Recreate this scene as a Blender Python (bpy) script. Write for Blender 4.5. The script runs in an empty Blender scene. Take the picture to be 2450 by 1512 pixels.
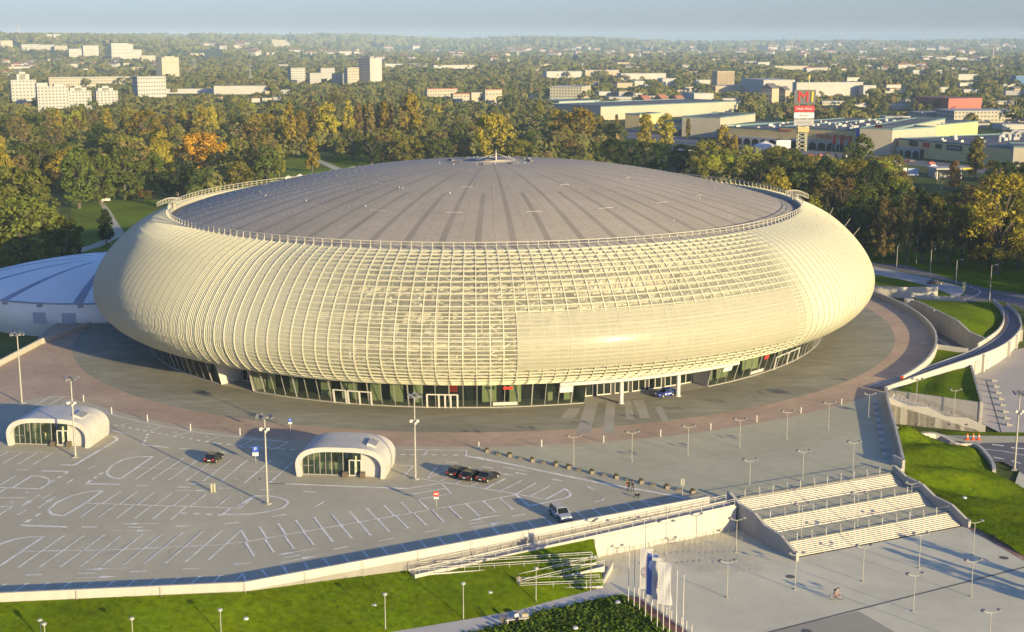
import bpy, bmesh, math, random
from mathutils import Vector, Matrix
from mathutils.geometry import tessellate_polygon
random.seed(11)
rad = math.radians
SC = bpy.context.scene
COL = SC.collection
# ---------------------------------------------------------------- camera model: eye 65 m above the arena forecourt (z = 0)
EYE = 65.0
FOC = 3300.0
PITCH = math.atan(660 / FOC)
LOW = -3.6          # level of the lower plaza
GND = -3.8          # level of the surrounding land
REG = {'A': (0, 780, .34398), 'B': (600, 780, .34398), 'C': (1200, 780, .34398), 'D': (1860, 780, .34398),
       'E': (0, 1180, .285714), 'F': (600, 1180, .285714), 'G': (1200, 1180, .285714), 'H': (1860, 1180, .285714),
       'I': (2160, 700, .19841), 'J': (1860, 180, .285714), 'K': (0, 0, .52245), 'L': (1280, 0, .52245),
       'M': (0, 350, .33065), 'N': (700, 350, .33065), 'O': (1300, 350, .33065), 'Q': (1900, 350, .33066)}
def PX(reg, x, y):
    if reg is None:
        return x, y
    a, b, s = REG[reg]
    return (a + x * s) / 1.04490, (b + y * s) / 1.04490
def U(x, y, z=0.0):
    """survey a point of level z from its bearing as seen from the eye"""
    u = (x - 1225) / FOC; v = (756 - y) / FOC
    dx = u; dy = math.cos(PITCH) + v * math.sin(PITCH); dz = -math.sin(PITCH) + v * math.cos(PITCH)
    t = (z - EYE) / dz
    return Vector((dx * t, dy * t, z))
def at(reg, x, y, z=0.0):
    return U(*PX(reg, x, y), z)
def proj(p):
    x, y, z = p[0], p[1], p[2] - EYE
    f = y * math.cos(PITCH) - z * math.sin(PITCH)
    up = y * math.sin(PITCH) + z * math.cos(PITCH)
    return 1225 + FOC * x / f, 756 - FOC * up / f
# ---------------------------------------------------------------- mesh helper
class MB:
    def __init__(s):
        s.v = []; s.f = []; s.m = []
    def add(s, vs, fs, m=0):
        o = len(s.v)
        s.v += [(v[0], v[1], v[2]) for v in vs]
        s.f += [tuple(i + o for i in f) for f in fs]
        s.m += [m] * len(fs)
        return s
    def box(s, x, y, z0, sx, sy, z1, rz=0.0, m=0):
        c, n = math.cos(rz), math.sin(rz)
        q = [(-sx / 2, -sy / 2), (sx / 2, -sy / 2), (sx / 2, sy / 2), (-sx / 2, sy / 2)]
        q = [(x + a * c - b * n, y + a * n + b * c) for a, b in q]
        return s.prism(q, z0, z1, m)
    def prism(s, q, z0, z1, m=0, mt=None):
        n = len(q)
        zb = z0 if isinstance(z0, (list, tuple)) else [z0] * n
        zt = z1 if isinstance(z1, (list, tuple)) else [z1] * n
        vs = [(q[i][0], q[i][1], zb[i]) for i in range(n)] + [(q[i][0], q[i][1], zt[i]) for i in range(n)]
        area = sum(q[i][0] * q[(i + 1) % n][1] - q[(i + 1) % n][0] * q[i][1] for i in range(n))
        top = tuple(range(n, 2 * n)); bot = tuple(range(n - 1, -1, -1))
        side = [(i, (i + 1) % n, n + (i + 1) % n, n + i) for i in range(n)]
        if area < 0:
            top = top[::-1]; bot = bot[::-1]; side = [f[::-1] for f in side]
        s.add(vs, [bot] + side, m)
        o = len(s.v) - 2 * n
        s.f.append(tuple(i + o for i in top)); s.m.append(m if mt is None else mt)
        return s
    def poly(s, pts, m=0):
        n = len(pts)
        area = sum(pts[i][0] * pts[(i + 1) % n][1] - pts[(i + 1) % n][0] * pts[i][1] for i in range(n))
        if area < 0:
            pts = pts[::-1]
        return s.add(pts, [tuple(range(n))], m)
    def bar(s, p, q, w, h=None, m=0, up=(0, 0, 1)):
        p = Vector(p); q = Vector(q); h = h or w
        d = (q - p)
        if d.length < 1e-6:
            return s
        d.normalize(); up = Vector(up)
        a = d.cross(up)
        if a.length < 1e-3:
            a = d.cross(Vector((1, 0, 0)))
        a.normalize(); b = a.cross(d)
        a = a * w / 2; b = b * h / 2
        vs = [p - a - b, p + a - b, p + a + b, p - a + b, q - a - b, q + a - b, q + a + b, q - a + b]
        return s.add(vs, [(0, 1, 5, 4), (1, 2, 6, 5), (2, 3, 7, 6), (3, 0, 4, 7), (3, 2, 1, 0), (4, 5, 6, 7)], m)
    def tube(s, pts, r, n=6, m=0, cap=True):
        pts = [Vector(p) for p in pts]; k = len(pts)
        rs = r if isinstance(r, (list, tuple)) else [r] * k
        vs = []; ref = None
        for i in range(k):
            d = (pts[min(i + 1, k - 1)] - pts[max(i - 1, 0)])
            d = d.normalized() if d.length > 1e-9 else Vector((0, 0, 1))
            a = d.cross(Vector((0, 0, 1))) if ref is None else ref - d * ref.dot(d)
            if a.length < 1e-3:
                a = d.cross(Vector((1, 0, 0)))
            a.normalize(); ref = a; b = d.cross(a)
            for j in range(n):
                t = 2 * math.pi * j / n
                vs.append(pts[i] + (a * math.cos(t) + b * math.sin(t)) * rs[i])
        fs = [(i * n + j, i * n + (j + 1) % n, (i + 1) * n + (j + 1) % n, (i + 1) * n + j) for i in range(k - 1) for j in range(n)]
        if cap:
            fs += [tuple(range(n - 1, -1, -1)), tuple(range((k - 1) * n, k * n))]
        return s.add(vs, fs, m)
    def lathe(s, prof, n=16, c=(0, 0, 0), m=0, a0=0.0, a1=2 * math.pi):
        full = abs(a1 - a0 - 2 * math.pi) < 1e-6
        k = n if full else n + 1
        vs = []
        for r, z in prof:
            for j in range(k):
                t = a0 + (a1 - a0) * j / n
                vs.append((c[0] + r * math.cos(t), c[1] + r * math.sin(t), c[2] + z))
        fs = []
        for i in range(len(prof) - 1):
            for j in range(n):
                j2 = (j + 1) % k
                fs.append((i * k + j, i * k + j2, (i + 1) * k + j2, (i + 1) * k + j))
        return s.add(vs, fs, m)
    def sphere(s, c, r, n=10, k=6, m=0, sz=1.0):
        prof = [(r * math.sin(math.pi * i / k), -r * sz * math.cos(math.pi * i / k)) for i in range(k + 1)]
        return s.lathe(prof, n, c, m)
    def strip(s, L, Rr, m=0):
        n = len(L)
        return s.add(list(L) + list(Rr), [(i, i + 1, n + i + 1, n + i) for i in range(n - 1)], m)
    def wall(s, pts, zb, zt, th, m=0, cap=None):
        """a wall of thickness th along the plan line pts (to its left side), bottoms zb and tops zt (number or list)"""
        n = len(pts)
        zb = zb if isinstance(zb, (list, tuple)) else [zb] * n
        zt = zt if isinstance(zt, (list, tuple)) else [zt] * n
        P2 = [Vector((p[0], p[1])) for p in pts]
        out = []
        for i in range(n):
            d = (P2[min(i + 1, n - 1)] - P2[max(i - 1, 0)]).normalized()
            out.append(P2[i] + Vector((-d.y, d.x)) * th)
        vs = []
        for i in range(n):
            vs += [(P2[i].x, P2[i].y, zb[i]), (P2[i].x, P2[i].y, zt[i]), (out[i].x, out[i].y, zt[i]), (out[i].x, out[i].y, zb[i])]
        fs = []
        o = len(s.v)
        for i in range(n - 1):
            a = i * 4; b = a + 4
            fs += [(a, b, b + 1, a + 1), (a + 2, a + 1, b + 1, b + 2), (a + 3, a + 2, b + 2, b + 3)]
        fs += [(0, 1, 2, 3), (n * 4 - 1, n * 4 - 2, n * 4 - 3, n * 4 - 4)]
        return s.add(vs, fs, m)
    def build(s, name, mats, parent=None, world=False, smooth=False, loc=None, rz=0.0):
        me = bpy.data.meshes.new(name)
        me.from_pydata(s.v, [], s.f)
        if not isinstance(mats, (list, tuple)):
            mats = [mats]
        for mt in mats:
            me.materials.append(mt)
        if len(mats) > 1:
            me.polygons.foreach_set('material_index', s.m)
        if smooth:
            me.polygons.foreach_set('use_smooth', [True] * len(s.f))
        me.update()
        o = bpy.data.objects.new(name, me)
        COL.objects.link(o)
        if parent is not None:
            o.parent = parent
            if world:
                o.location = -parent.location
        if loc is not None:
            o.location = loc; o.rotation_euler = (0, 0, rz)
        return o
def autosmooth(o, deg=35):
    me = o.data
    me.polygons.foreach_set('use_smooth', [True] * len(me.polygons))
    bm = bmesh.new(); bm.from_mesh(me)
    for e in bm.edges:
        if len(e.link_faces) == 2 and e.calc_face_angle(0) > rad(deg):
            e.smooth = False
    bm.to_mesh(me); bm.free()
    return o
def tag(o, label=None, cat=None, group=None, kind=None):
    if label: o['label'] = label
    if cat: o['category'] = cat
    if group: o['group'] = group
    if kind: o['kind'] = kind
    return o
def thing(name, label, cat, loc=(0, 0, 0), rz=0.0, group=None):
    o = bpy.data.objects.new(name, None)
    o.empty_display_size = .3
    COL.objects.link(o)
    o.location = loc; o.rotation_euler = (0, 0, rz)
    return tag(o, label, cat, group)
def dup(root, loc, rz=0.0, label=None, group=None, scale=None):
    r = root.copy(); COL.objects.link(r)
    r.location = loc; r.rotation_euler = (0, 0, rz)
    if scale: r.scale = scale
    if label: r['label'] = label
    if group: r['group'] = group
    for ch in list(root.children):
        c = ch.copy(); COL.objects.link(c); c.parent = r
        for g in list(ch.children):
            d = g.copy(); COL.objects.link(d); d.parent = c
    return r
def place(proto, used, loc, rz=0.0, label=None, group=None, scale=None):
    """the first call moves the thing itself, later ones copy it"""
    if not used:
        used.append(1)
        proto.location = loc; proto.rotation_euler = (0, 0, rz)
        if scale: proto.scale = scale
        if label: proto['label'] = label
        if group: proto['group'] = group
        return proto
    return dup(proto, loc, rz, label, group, scale)
# ---------------------------------------------------------------- materials
def nodes(name):
    m = bpy.data.materials.new(name); m.use_nodes = True
    t = m.node_tree; b = t.nodes['Principled BSDF']
    return m, t, b
def lin(c):
    return tuple(((x / 255) / 12.92 if x / 255 <= .04045 else ((x / 255 + .055) / 1.055) ** 2.4) for x in c)
def M(name, col, rough=.8, var=.12, scale=.25, spec=.25, metal=0.0, bump=0.0, fine=6.0, fvar=.06, stretch=None, alpha=None, coat=0.0, emit=None, spots=0.0, huev=0.0):
    m, t, b = nodes(name)
    N, Lk = t.nodes, t.links
    b.inputs['Roughness'].default_value = rough
    b.inputs['Specular IOR Level'].default_value = spec
    b.inputs['Metallic'].default_value = metal
    b.inputs['Coat Weight'].default_value = coat
    if var > 0 or fvar > 0:
        g = N.new('ShaderNodeNewGeometry')
        vec = g.outputs['Position']
        if stretch:
            mp = N.new('ShaderNodeMapping'); mp.inputs['Scale'].default_value = stretch
            Lk.new(vec, mp.inputs['Vector']); vec = mp.outputs['Vector']
        def layer(sc, det):
            n = N.new('ShaderNodeTexNoise'); n.inputs['Scale'].default_value = sc; n.inputs['Detail'].default_value = det
            Lk.new(vec, n.inputs['Vector']); return n
        n1 = layer(scale, 4); n2 = layer(fine, 2)
        def rng(n, v):
            r = N.new('ShaderNodeMapRange'); r.inputs['From Min'].default_value = .3; r.inputs['From Max'].default_value = .7
            r.inputs['To Min'].default_value = 1 - v; r.inputs['To Max'].default_value = 1 + v
            Lk.new(n.outputs['Fac'], r.inputs['Value']); return r
        r1 = rng(n1, var); r2 = rng(n2, fvar)
        mu = N.new('ShaderNodeMath'); mu.operation = 'MULTIPLY'
        Lk.new(r1.outputs[0], mu.inputs[0]); Lk.new(r2.outputs[0], mu.inputs[1])
        if spots:
            n3 = N.new('ShaderNodeTexNoise'); n3.inputs['Scale'].default_value = .55; n3.inputs['Detail'].default_value = 5; n3.inputs['Roughness'].default_value = .7; Lk.new(g.outputs['Position'], n3.inputs['Vector'])
            r3 = N.new('ShaderNodeMapRange'); r3.inputs['From Min'].default_value = .56; r3.inputs['From Max'].default_value = .72; r3.inputs['To Min'].default_value = 1; r3.inputs['To Max'].default_value = 1 - spots; Lk.new(n3.outputs['Fac'], r3.inputs['Value'])
            m2 = N.new('ShaderNodeMath'); m2.operation = 'MULTIPLY'; Lk.new(mu.outputs[0], m2.inputs[0]); Lk.new(r3.outputs[0], m2.inputs[1]); mu = m2
        hs = N.new('ShaderNodeHueSaturation'); hs.inputs['Color'].default_value = (*col, 1)
        if huev:
            n4 = layer(scale * 2.3, 3); r4 = N.new('ShaderNodeMapRange'); r4.inputs['From Min'].default_value = .35; r4.inputs['From Max'].default_value = .68; r4.inputs['To Min'].default_value = .5; r4.inputs['To Max'].default_value = .5 - huev
            Lk.new(n4.outputs['Fac'], r4.inputs['Value']); Lk.new(r4.outputs[0], hs.inputs['Hue'])
        Lk.new(mu.outputs[0], hs.inputs['Value']); Lk.new(hs.outputs['Color'], b.inputs['Base Color'])
        if bump:
            bp = N.new('ShaderNodeBump'); bp.inputs['Strength'].default_value = bump; bp.inputs['Distance'].default_value = .1
            Lk.new(n2.outputs['Fac'], bp.inputs['Height']); Lk.new(bp.outputs['Normal'], b.inputs['Normal'])
    else:
        b.inputs['Base Color'].default_value = (*col, 1)
    if alpha is not None:
        b.inputs['Alpha'].default_value = alpha
    if emit:
        b.inputs['Emission Color'].default_value = (*col, 1); b.inputs['Emission Strength'].default_value = emit
    return m
# ================================================================ the arena
AC = Vector((-5.0, 320.6)); AA, AB, APHI = 75.5, 70.7, rad(61.0)
def ell(t, off=0.0):
    x, y = AA * math.cos(t), AB * math.sin(t)
    nx, ny = math.cos(t) / AA, math.sin(t) / AB
    l = math.hypot(nx, ny); nx /= l; ny /= l
    x += nx * off; y += ny * off
    c, s = math.cos(APHI), math.sin(APHI)
    return Vector((AC.x + x * c - y * s, AC.y + x * s + y * c)), Vector((nx * c - ny * s, nx * s + ny * c))
def arc_params(n, off=0.0):
    K = 4000; acc = [0.0]; prev = ell(0, off)[0]
    for i in range(1, K + 1):
        p = ell(2 * math.pi * i / K, off)[0]; acc.append(acc[-1] + (p - prev).length); prev = p
    out = []; j = 0
    for i in range(n):
        d = acc[-1] * i / n
        while acc[j + 1] < d: j += 1
        out.append(2 * math.pi * (j + (d - acc[j]) / (acc[j + 1] - acc[j])) / K)
    return out
PROF = [(0.4, 28.2), (4.0, 26.9), (7.8, 24.9), (12.0, 21.2), (15.2, 17.0), (16.5, 13.3), (16.0, 10.0), (13.4, 6.9), (9.6, 5.2), (6.4, 4.6)]
def prof_resample(n):
    """Catmull-Rom through PROF, n+1 points by arc length"""
    pts = []
    P = [PROF[0]] + PROF + [PROF[-1]]
    for i in range(1, len(P) - 2):
        for k in range(20):
            u = k / 20
            q = []
            for d in (0, 1):
                a, b, c, e = P[i - 1][d], P[i][d], P[i + 1][d], P[i + 2][d]
                q.append(.5 * (2 * b + (c - a) * u + (2 * a - 5 * b + 4 * c - e) * u * u + (3 * b - a - 3 * c + e) * u ** 3))
            pts.append(tuple(q))
    pts.append(PROF[-1])
    acc = [0]
    for i in range(1, len(pts)): acc.append(acc[-1] + math.dist(pts[i], pts[i - 1]))
    out = []; j = 0
    for i in range(n + 1):
        d = acc[-1] * i / n
        while j < len(acc) - 2 and acc[j + 1] < d: j += 1
        u = (d - acc[j]) / (acc[j + 1] - acc[j])
        out.append((pts[j][0] + (pts[j + 1][0] - pts[j][0]) * u, pts[j][1] + (pts[j + 1][1] - pts[j][1]) * u))
    return out
def prof_at(pl, u):
    x = min(max(u, 0), 1) * (len(pl) - 1); i = min(int(x), len(pl) - 2); f = x - i
    return (pl[i][0] + (pl[i + 1][0] - pl[i][0]) * f, pl[i][1] + (pl[i + 1][1] - pl[i][1]) * f)
PL = prof_resample(60)
def prof_n(u, inset=0.0):
    a = prof_at(PL, u - .01); b = prof_at(PL, u + .01); p = prof_at(PL, u)
    d = Vector((b[0] - a[0], b[1] - a[1])).normalized()
    n = Vector((-d.y, d.x))           # outward normal in the (off, z) plane
    return Vector((p[0] - n.x * inset, p[1] - n.y * inset)), n, d

NR = 240
TS = arc_params(NR)
RIBS = [ell(t) for t in TS]
def shell_pt(i, u, inset=0.0):
    p, n = RIBS[i % NR]
    q, nn, d = prof_n(u, inset)
    return Vector((p.x + n.x * q.x, p.y + n.y * q.x, q.y))
def ring_pt(t, off, z):
    p, _ = ell(t, off)
    return Vector((p.x, p.y, z))
def find_t(px, off, z):
    """parameter of the near side of an offset ring seen under the bearing px"""
    best = None
    for i in range(2400):
        t = 2 * math.pi * i / 2400
        p, n = ell(t, off)
        if n.y < .25 or (n.x > 0 and p.x > 50):
            if n.dot(Vector((p.x, p.y)).normalized()) > .05:
                continue
            e = abs(proj((p.x, p.y, z))[0] - px)
            if best is None or e < best[0]: best = (e, t)
    return best[1]
m_lat = M('lattice_paint', (.49, .475, .345), rough=.45, var=.05, scale=.05, spec=.4)
m_lat2 = M('truss_paint', (.47, .44, .335), rough=.5, var=.06, spec=.3)
m_roof = M('roof_membrane', (.335, .296, .228), rough=.85, var=.10, scale=.05, fine=.6, fvar=.06)
m_roof_d = M('roof_strip', (.245, .216, .17), rough=.85, var=.10, scale=.1)
m_rim = M('rim_paint', (.46, .435, .335), rough=.5, var=.05)
m_gut = M('gutter_metal', (.12, .12, .12), rough=.6)
m_white = M('white_paint', (.50, .48, .42), rough=.5, var=.05, scale=.15)
m_inner = M('inner_wall_panels', (.52, .485, .40), rough=.8, var=.22, scale=.22, fine=1.2, fvar=.15)
m_slab = M('slab_concrete', (.34, .32, .27), rough=.8)
m_darkp = M('dark_panel', (.035, .037, .04), rough=.4)
m_blue = M('blue_panel', (.12, .2, .36), rough=.4)
m_red = M('red_paint', (.55, .045, .03), rough=.5, var=.05)
m_alu = M('aluminium', (.36, .35, .31), rough=.35, metal=.3, var=.04)
m_green = M('pale_green_plaster', (.50, .53, .30), rough=.8)
def glass_mat(name, col, tr, rough=.06):
    m, t, b = nodes(name)
    b.inputs['Base Color'].default_value = (*col, 1); b.inputs['Roughness'].default_value = rough
    b.inputs['Specular IOR Level'].default_value = .5
    mx = t.nodes.new('ShaderNodeMixShader'); tb = t.nodes.new('ShaderNodeBsdfTransparent')
    tb.inputs['Color'].default_value = (.8, .88, .8, 1)
    mx.inputs[0].default_value = tr
    t.links.new(b.outputs[0], mx.inputs[1]); t.links.new(tb.outputs[0], mx.inputs[2])
    t.links.new(mx.outputs[0], t.nodes['Material Output'].inputs['Surface'])
    return m
m_glass = glass_mat('dark_glass', (.012, .018, .016), .55)
m_screen, t_, b_ = nodes('screen_mesh')
b_.inputs['Base Color'].default_value = (.47, .45, .33, 1); b_.inputs['Roughness'].default_value = .22
b_.inputs['Specular IOR Level'].default_value = .12
mx_ = t_.nodes.new('ShaderNodeMixShader'); tb_ = t_.nodes.new('ShaderNodeBsdfTransparent'); mx_.inputs[0].default_value = .50
t_.links.new(b_.outputs[0], mx_.inputs[1]); t_.links.new(tb_.outputs[0], mx_.inputs[2])
t_.links.new(mx_.outputs[0], t_.nodes['Material Output'].inputs['Surface'])

arena = thing('arena', 'huge round arena with a cream lattice shell and shallow grey domed roof', 'arena', (AC.x, AC.y, 0))
# ---- outer lattice: upright ribs and rings
US = [k / 30 for k in range(31)]
lat = MB()
for i in range(NR):
    p, n = RIBS[i]; tan = Vector((-n.y, n.x, 0))
    n3 = Vector((n.x, n.y, 0)); vs = []
    w = .09
    for u in US:
        q, nn, d = prof_n(u)
        o = Vector((p.x + n.x * q.x, p.y + n.y * q.x, q.y)); dn = n3 * nn.x + Vector((0, 0, nn.y))
        vs += [o - tan * w, o + tan * w, o + tan * w - dn * .40, o - tan * w - dn * .40]
    fs = []
    for k in range(len(US) - 1):
        a = 4 * k; b = a + 4
        fs += [(a, a + 1, b + 1, b), (a + 1, a + 2, b + 2, b + 1), (a + 2, a + 3, b + 3, b + 2), (a + 3, a, b, b + 3)]
    lat.add(vs, fs)
def ring(mb, off_z_inner, off_z_outer, hw, dvec):
    vs = []
    for i in range(NR):
        p, n = RIBS[i]; e = SINK[i]
        for (o, z) in off_z_outer:
            o -= dvec[1].x * e; z -= dvec[1].y * e
            vs.append((p.x + n.x * o, p.y + n.y * o, z))
    k = len(off_z_outer)
    fs = []
    for i in range(NR):
        j = (i + 1) % NR
        for a in range(k):
            b = (a + 1) % k
            fs.append((i * k + a, j * k + a, j * k + b, i * k + b))
    mb.add(vs, fs)
def ss_(a, b, x):
    x = max(0, min(1, (x - a) / (b - a))); return x * x * (3 - 2 * x)
SINK = []          # where the cladding is dense the rings lie behind it
for i in range(NR):
    x0 = proj(shell_pt(i, .5))[0]
    SINK.append(.24 if RIBS[i][1].y > .05 else .24 * max(1 - ss_(400, 720, x0), ss_(1900, 1980, x0)))
RU = [.02, .055, .09, .125, .16, .195, .23, .265, .30, .335, .37, .405, .435, .455, .475, .495, .515, .535, .555, .575, .595, .615, .635, .655, .675, .695, .72, .745, .77, .80, .83, .86, .90, .94, .985]
for r, u in enumerate(RU):
    q, nn, d = prof_n(u)
    hw = .075 if u < .42 else .06
    dp = .30
    a = q + nn * .02
    cs = [(a.x - d.x * hw, a.y - d.y * hw), (a.x + d.x * hw, a.y + d.y * hw), (a.x + d.x * hw - nn.x * dp, a.y + d.y * hw - nn.y * dp), (a.x - d.x * hw - nn.x * dp, a.y - d.y * hw - nn.y * dp)]
    ring(lat, None, cs, hw, (d, nn))
lat.build('facade_lattice', m_lat, arena, True)
# ---- translucent cladding mesh stretched just under the ribs; its weave is dense at the ends and open over the foyer front
m_skin, t_, b_ = nodes('cladding_mesh'); N, Lk = t_.nodes, t_.links
b_.inputs['Base Color'].default_value = (.52, .505, .37, 1); b_.inputs['Roughness'].default_value = .5; b_.inputs['Specular IOR Level'].default_value = .3
at_ = N.new('ShaderNodeAttribute'); at_.attribute_name = 'weave'; tb_ = N.new('ShaderNodeBsdfTransparent'); mx_ = N.new('ShaderNodeMixShader')
Lk.new(at_.outputs['Fac'], mx_.inputs[0]); Lk.new(tb_.outputs[0], mx_.inputs[1]); Lk.new(b_.outputs[0], mx_.inputs[2]); Lk.new(mx_.outputs[0], N['Material Output'].inputs['Surface'])
sk = MB(); US2 = [k / 40 for k in range(41)]; wv = []
def ss_(a, b, x):
    x = max(0, min(1, (x - a) / (b - a))); return x * x * (3 - 2 * x)
for i in range(NR):
    p, n = RIBS[i]; x0 = proj(shell_pt(i, .5))[0]; frontal = n.y < .05
    for u in US2:
        if not frontal: w = .92
        else:
            lft = 1 - ss_(420, 1040 - 120 * ss_(.55, .8, u), x0); rgt = ss_(1880, 1960, x0) * .75 + .2 * ss_(1500, 1880, x0)
            w = .66 * max(lft, rgt) + .25
            w = min(.93, w + .22 * ss_(.78, .92, u) + .18 * (1 - ss_(.0, .10, u)) * (1 if x0 < 1000 else .3))
        q = shell_pt(i, u, .15); sk.v.append(tuple(q)); wv.append(w)
K_ = len(US2)
sk.f = [(i * K_ + k, ((i + 1) % NR) * K_ + k, ((i + 1) % NR) * K_ + k + 1, i * K_ + k + 1) for i in range(NR) for k in range(K_ - 1)]; sk.m = [0] * len(sk.f)
o = sk.build('facade_mesh', m_skin, arena, True, smooth=True)
o.data.attributes.new('weave', 'FLOAT', 'POINT').data.foreach_set('value', wv)
fin = MB(); NF = NR * 5; tf = arc_params(NF); UF = [k / 24 for k in range(25)]
for i in range(NF):
    if i % 5 == 0: continue
    p, n = ell(tf[i]); qx = proj((p.x + n.x * 15, p.y + n.y * 15, 13))[0]; front = n.y < .05
    if not ((front and qx < 820) or (n.x < -.6)): continue
    w2 = .18 if (not front or qx < 360) else .18 - .17 * ss_(360, 720, qx) ** .8
    vs = []; tan = Vector((-n.y, n.x))
    for u in UF:
        q, nn, d = prof_n(u); a = q - nn * (.15 - w2); b = q - nn * .17
        vs += [(p.x + n.x * a.x, p.y + n.y * a.x, a.y), (p.x + n.x * b.x, p.y + n.y * b.x, b.y)]
    fin.add(vs, [(2 * k, 2 * k + 2, 2 * k + 3, 2 * k + 1) for k in range(24)])
fin.build('facade_fins', m_lat, arena, True)
# ---- inner truss layer with zigzag webs
tr = MB()
for i in range(0, NR, 2):
    tr.tube([shell_pt(i, .04 + .92 * k / 14, 2.1) for k in range(15)], .11, 4, cap=False)
TRU = [.05, .13, .21, .29, .37, .45, .53, .61, .69, .77, .85, .93]
for u in TRU:
    pts = [shell_pt(i, u, 2.1) for i in range(NR)] + [shell_pt(0, u, 2.1)]
    tr.tube(pts, .12, 4, cap=False)
for k, u in enumerate(TRU):
    for i in range(NR):
        o = i % 2 == 0
        tr.bar(shell_pt(i, u, .4 if o else 2.1), shell_pt(i + 1, u, 2.1 if o else .4), .11)
for b0 in range(0, NR, 20):      # bracing bays
    for k in range(6):
        tr.bar(shell_pt(b0, .08 + .14 * k, 1.2), shell_pt(b0 + 4, .22 + .14 * k, 1.2), .2)
        tr.bar(shell_pt(b0 + 4, .08 + .14 * k, 1.2), shell_pt(b0, .22 + .14 * k, 1.2), .2)
tr.build('facade_truss', m_lat2, arena, True)
# ---- inner wall and floors
NS = 120
tt = [2 * math.pi * i / NS for i in range(NS + 1)]
iw = MB()
for z0, z1 in ((4.5, 9.2), (9.2, 14.2), (14.2, 19.2), (19.2, 27.5)):
    iw.strip([ring_pt(t, 1.0, z0) for t in tt], [ring_pt(t, 1.0, z1) for t in tt])
rng = random.Random(5)
for i in range(150):          # darker door, window and duct panels standing proud of the wall
    t = rng.uniform(0, 2 * math.pi); dt = rng.uniform(.012, .03); z = rng.choice((5.0, 9.6, 14.6, 19.6, 22.6)); h = rng.choice((1.6, 2.4, 3.0))
    iw.strip([ring_pt(t + dt * k, 1.15, z) for k in (0, 1)], [ring_pt(t + dt * k, 1.15, z + h) for k in (0, 1)], 1 if rng.random() < .9 else 2)
iw.build('inner_wall', [m_inner, m_darkp, m_blue], arena, True)
for z, o in ((9.2, 12.6), (14.2, 13.2), (19.2, 10.2), (23.2, 6.5)):
    sl = MB()
    for dz in (0, .35):
        sl.strip([ring_pt(t, 1.0, z - dz) for t in tt], [ring_pt(t, o, z - dz) for t in tt])
    sl.strip([ring_pt(t, o, z - .35) for t in tt], [ring_pt(t, o, z) for t in tt])
    for i in range(NS):       # columns and equipment on the floor edge
        if i % 2 == 0:
            sl.bar(ring_pt(tt[i], o - 1.2, z), ring_pt(tt[i], o - 1.2, z + 4.0 if z < 20 else z + 1.2), .3)
    sl.build('floor_slab', m_slab, arena, True)
eq = MB()
for i in range(90):
    t = rng.uniform(-math.pi * .95, -.05); z = rng.choice((9.2, 14.2, 14.2, 19.2)); o = rng.uniform(5, 9)
    p, n = ell(t + APHI * 0, o)
    eq.box(p.x, p.y, z + .01, rng.uniform(1, 3), rng.uniform(.8, 1.6), z + rng.uniform(.8, 2.2), rng.uniform(0, 3))
eq.build('plant_equipment', m_white, arena, True)['kind'] = 'stuff'
und = MB()                    # soffit closing the underside of the shell
und.strip([ring_pt(t, 2.0, 4.62) for t in tt], [ring_pt(t, 6.6, 4.5) for t in tt])
und.build('soffit', m_lat, arena, True)
# ---- media screen skin laid on the lattice
i0 = min((i for i in range(NR) if RIBS[i][1].y < .2), key=lambda i: abs(proj(shell_pt(i, .55))[0] - 1246))
i1 = min((i for i in range(NR) if RIBS[i][1].y < .35 and RIBS[i][1].x > 0), key=lambda i: abs(proj(shell_pt(i, .5))[0] - 1897))
def u_for_y(i, y):
    return min((k / 200 for k in range(10, 190)), key=lambda u: abs(proj(shell_pt(i, u))[1] - y))
ua0, ua1 = u_for_y(i0, 748), u_for_y(i0, 893)
ub0, ub1 = u_for_y(i1, 692), u_for_y(i1, 800)
print('SCREEN', i0, i1, ua0, ua1, ub0, ub1)
scn = MB(); K = 16
n_i = i1 - i0
us0 = (ua0 + ub0) / 2; us1 = (ua1 + ub1) / 2
vs = [shell_pt(i0 + a, us0 + (us1 - us0) * k / K, -.14) for a in range(n_i + 1) for k in range(K + 1)]
fs = [(a * (K + 1) + k, (a + 1) * (K + 1) + k, (a + 1) * (K + 1) + k + 1, a * (K + 1) + k + 1) for a in range(n_i) for k in range(K)]
scn.add(vs, fs)
sj = MB()
for a in range(0, n_i + 1, 4): sj.tube([shell_pt(i0 + a, us0 + (us1 - us0) * k / 8, -.15) for k in range(9)], .03, 4, cap=False)
for k in range(5): sj.tube([shell_pt(i0 + a, us0 + (us1 - us0) * k / 4, -.15) for a in range(n_i + 1)], .03, 4, cap=False)
sj.build('screen_joints', m_lat, arena, True)
o = scn.build('facade_screen', m_screen, arena, True, smooth=True); o['label'] = 'smooth translucent mesh screen stretched over the lower front of the shell'
# ---- roof
NA = 32 * 20
ZR0, ZAP = 27.3, 37.75
def roof_pt(t, rho):
    p, n = ell(t, -1.3)
    return Vector((AC.x + (p.x - AC.x) * rho, AC.y + (p.y - AC.y) * rho, ZR0 + (ZAP - ZR0) * (1 - rho * rho)))
rf = MB()
rt = arc_params(NA, -1.3)
RH = [.02, .10, .18, .26, .34, .42, .50, .56, .62, .70, .78, .86, .93, 1.0]
vs = [roof_pt(t, r) for r in RH for t in rt]
rf.add(vs, [])
for k in range(len(RH) - 1):
    for j in range(NA):
        s = j % 20
        md = 1 if (s in (0, 1) and k >= 1) or (s in (10, 11) and RH[k] >= .55) else 0
        rf.f.append((k * NA + j, k * NA + (j + 1) % NA, (k + 1) * NA + (j + 1) % NA, (k + 1) * NA + j)); rf.m.append(md)
rf.f.append(tuple(range(NA))); rf.m.append(0)
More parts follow.
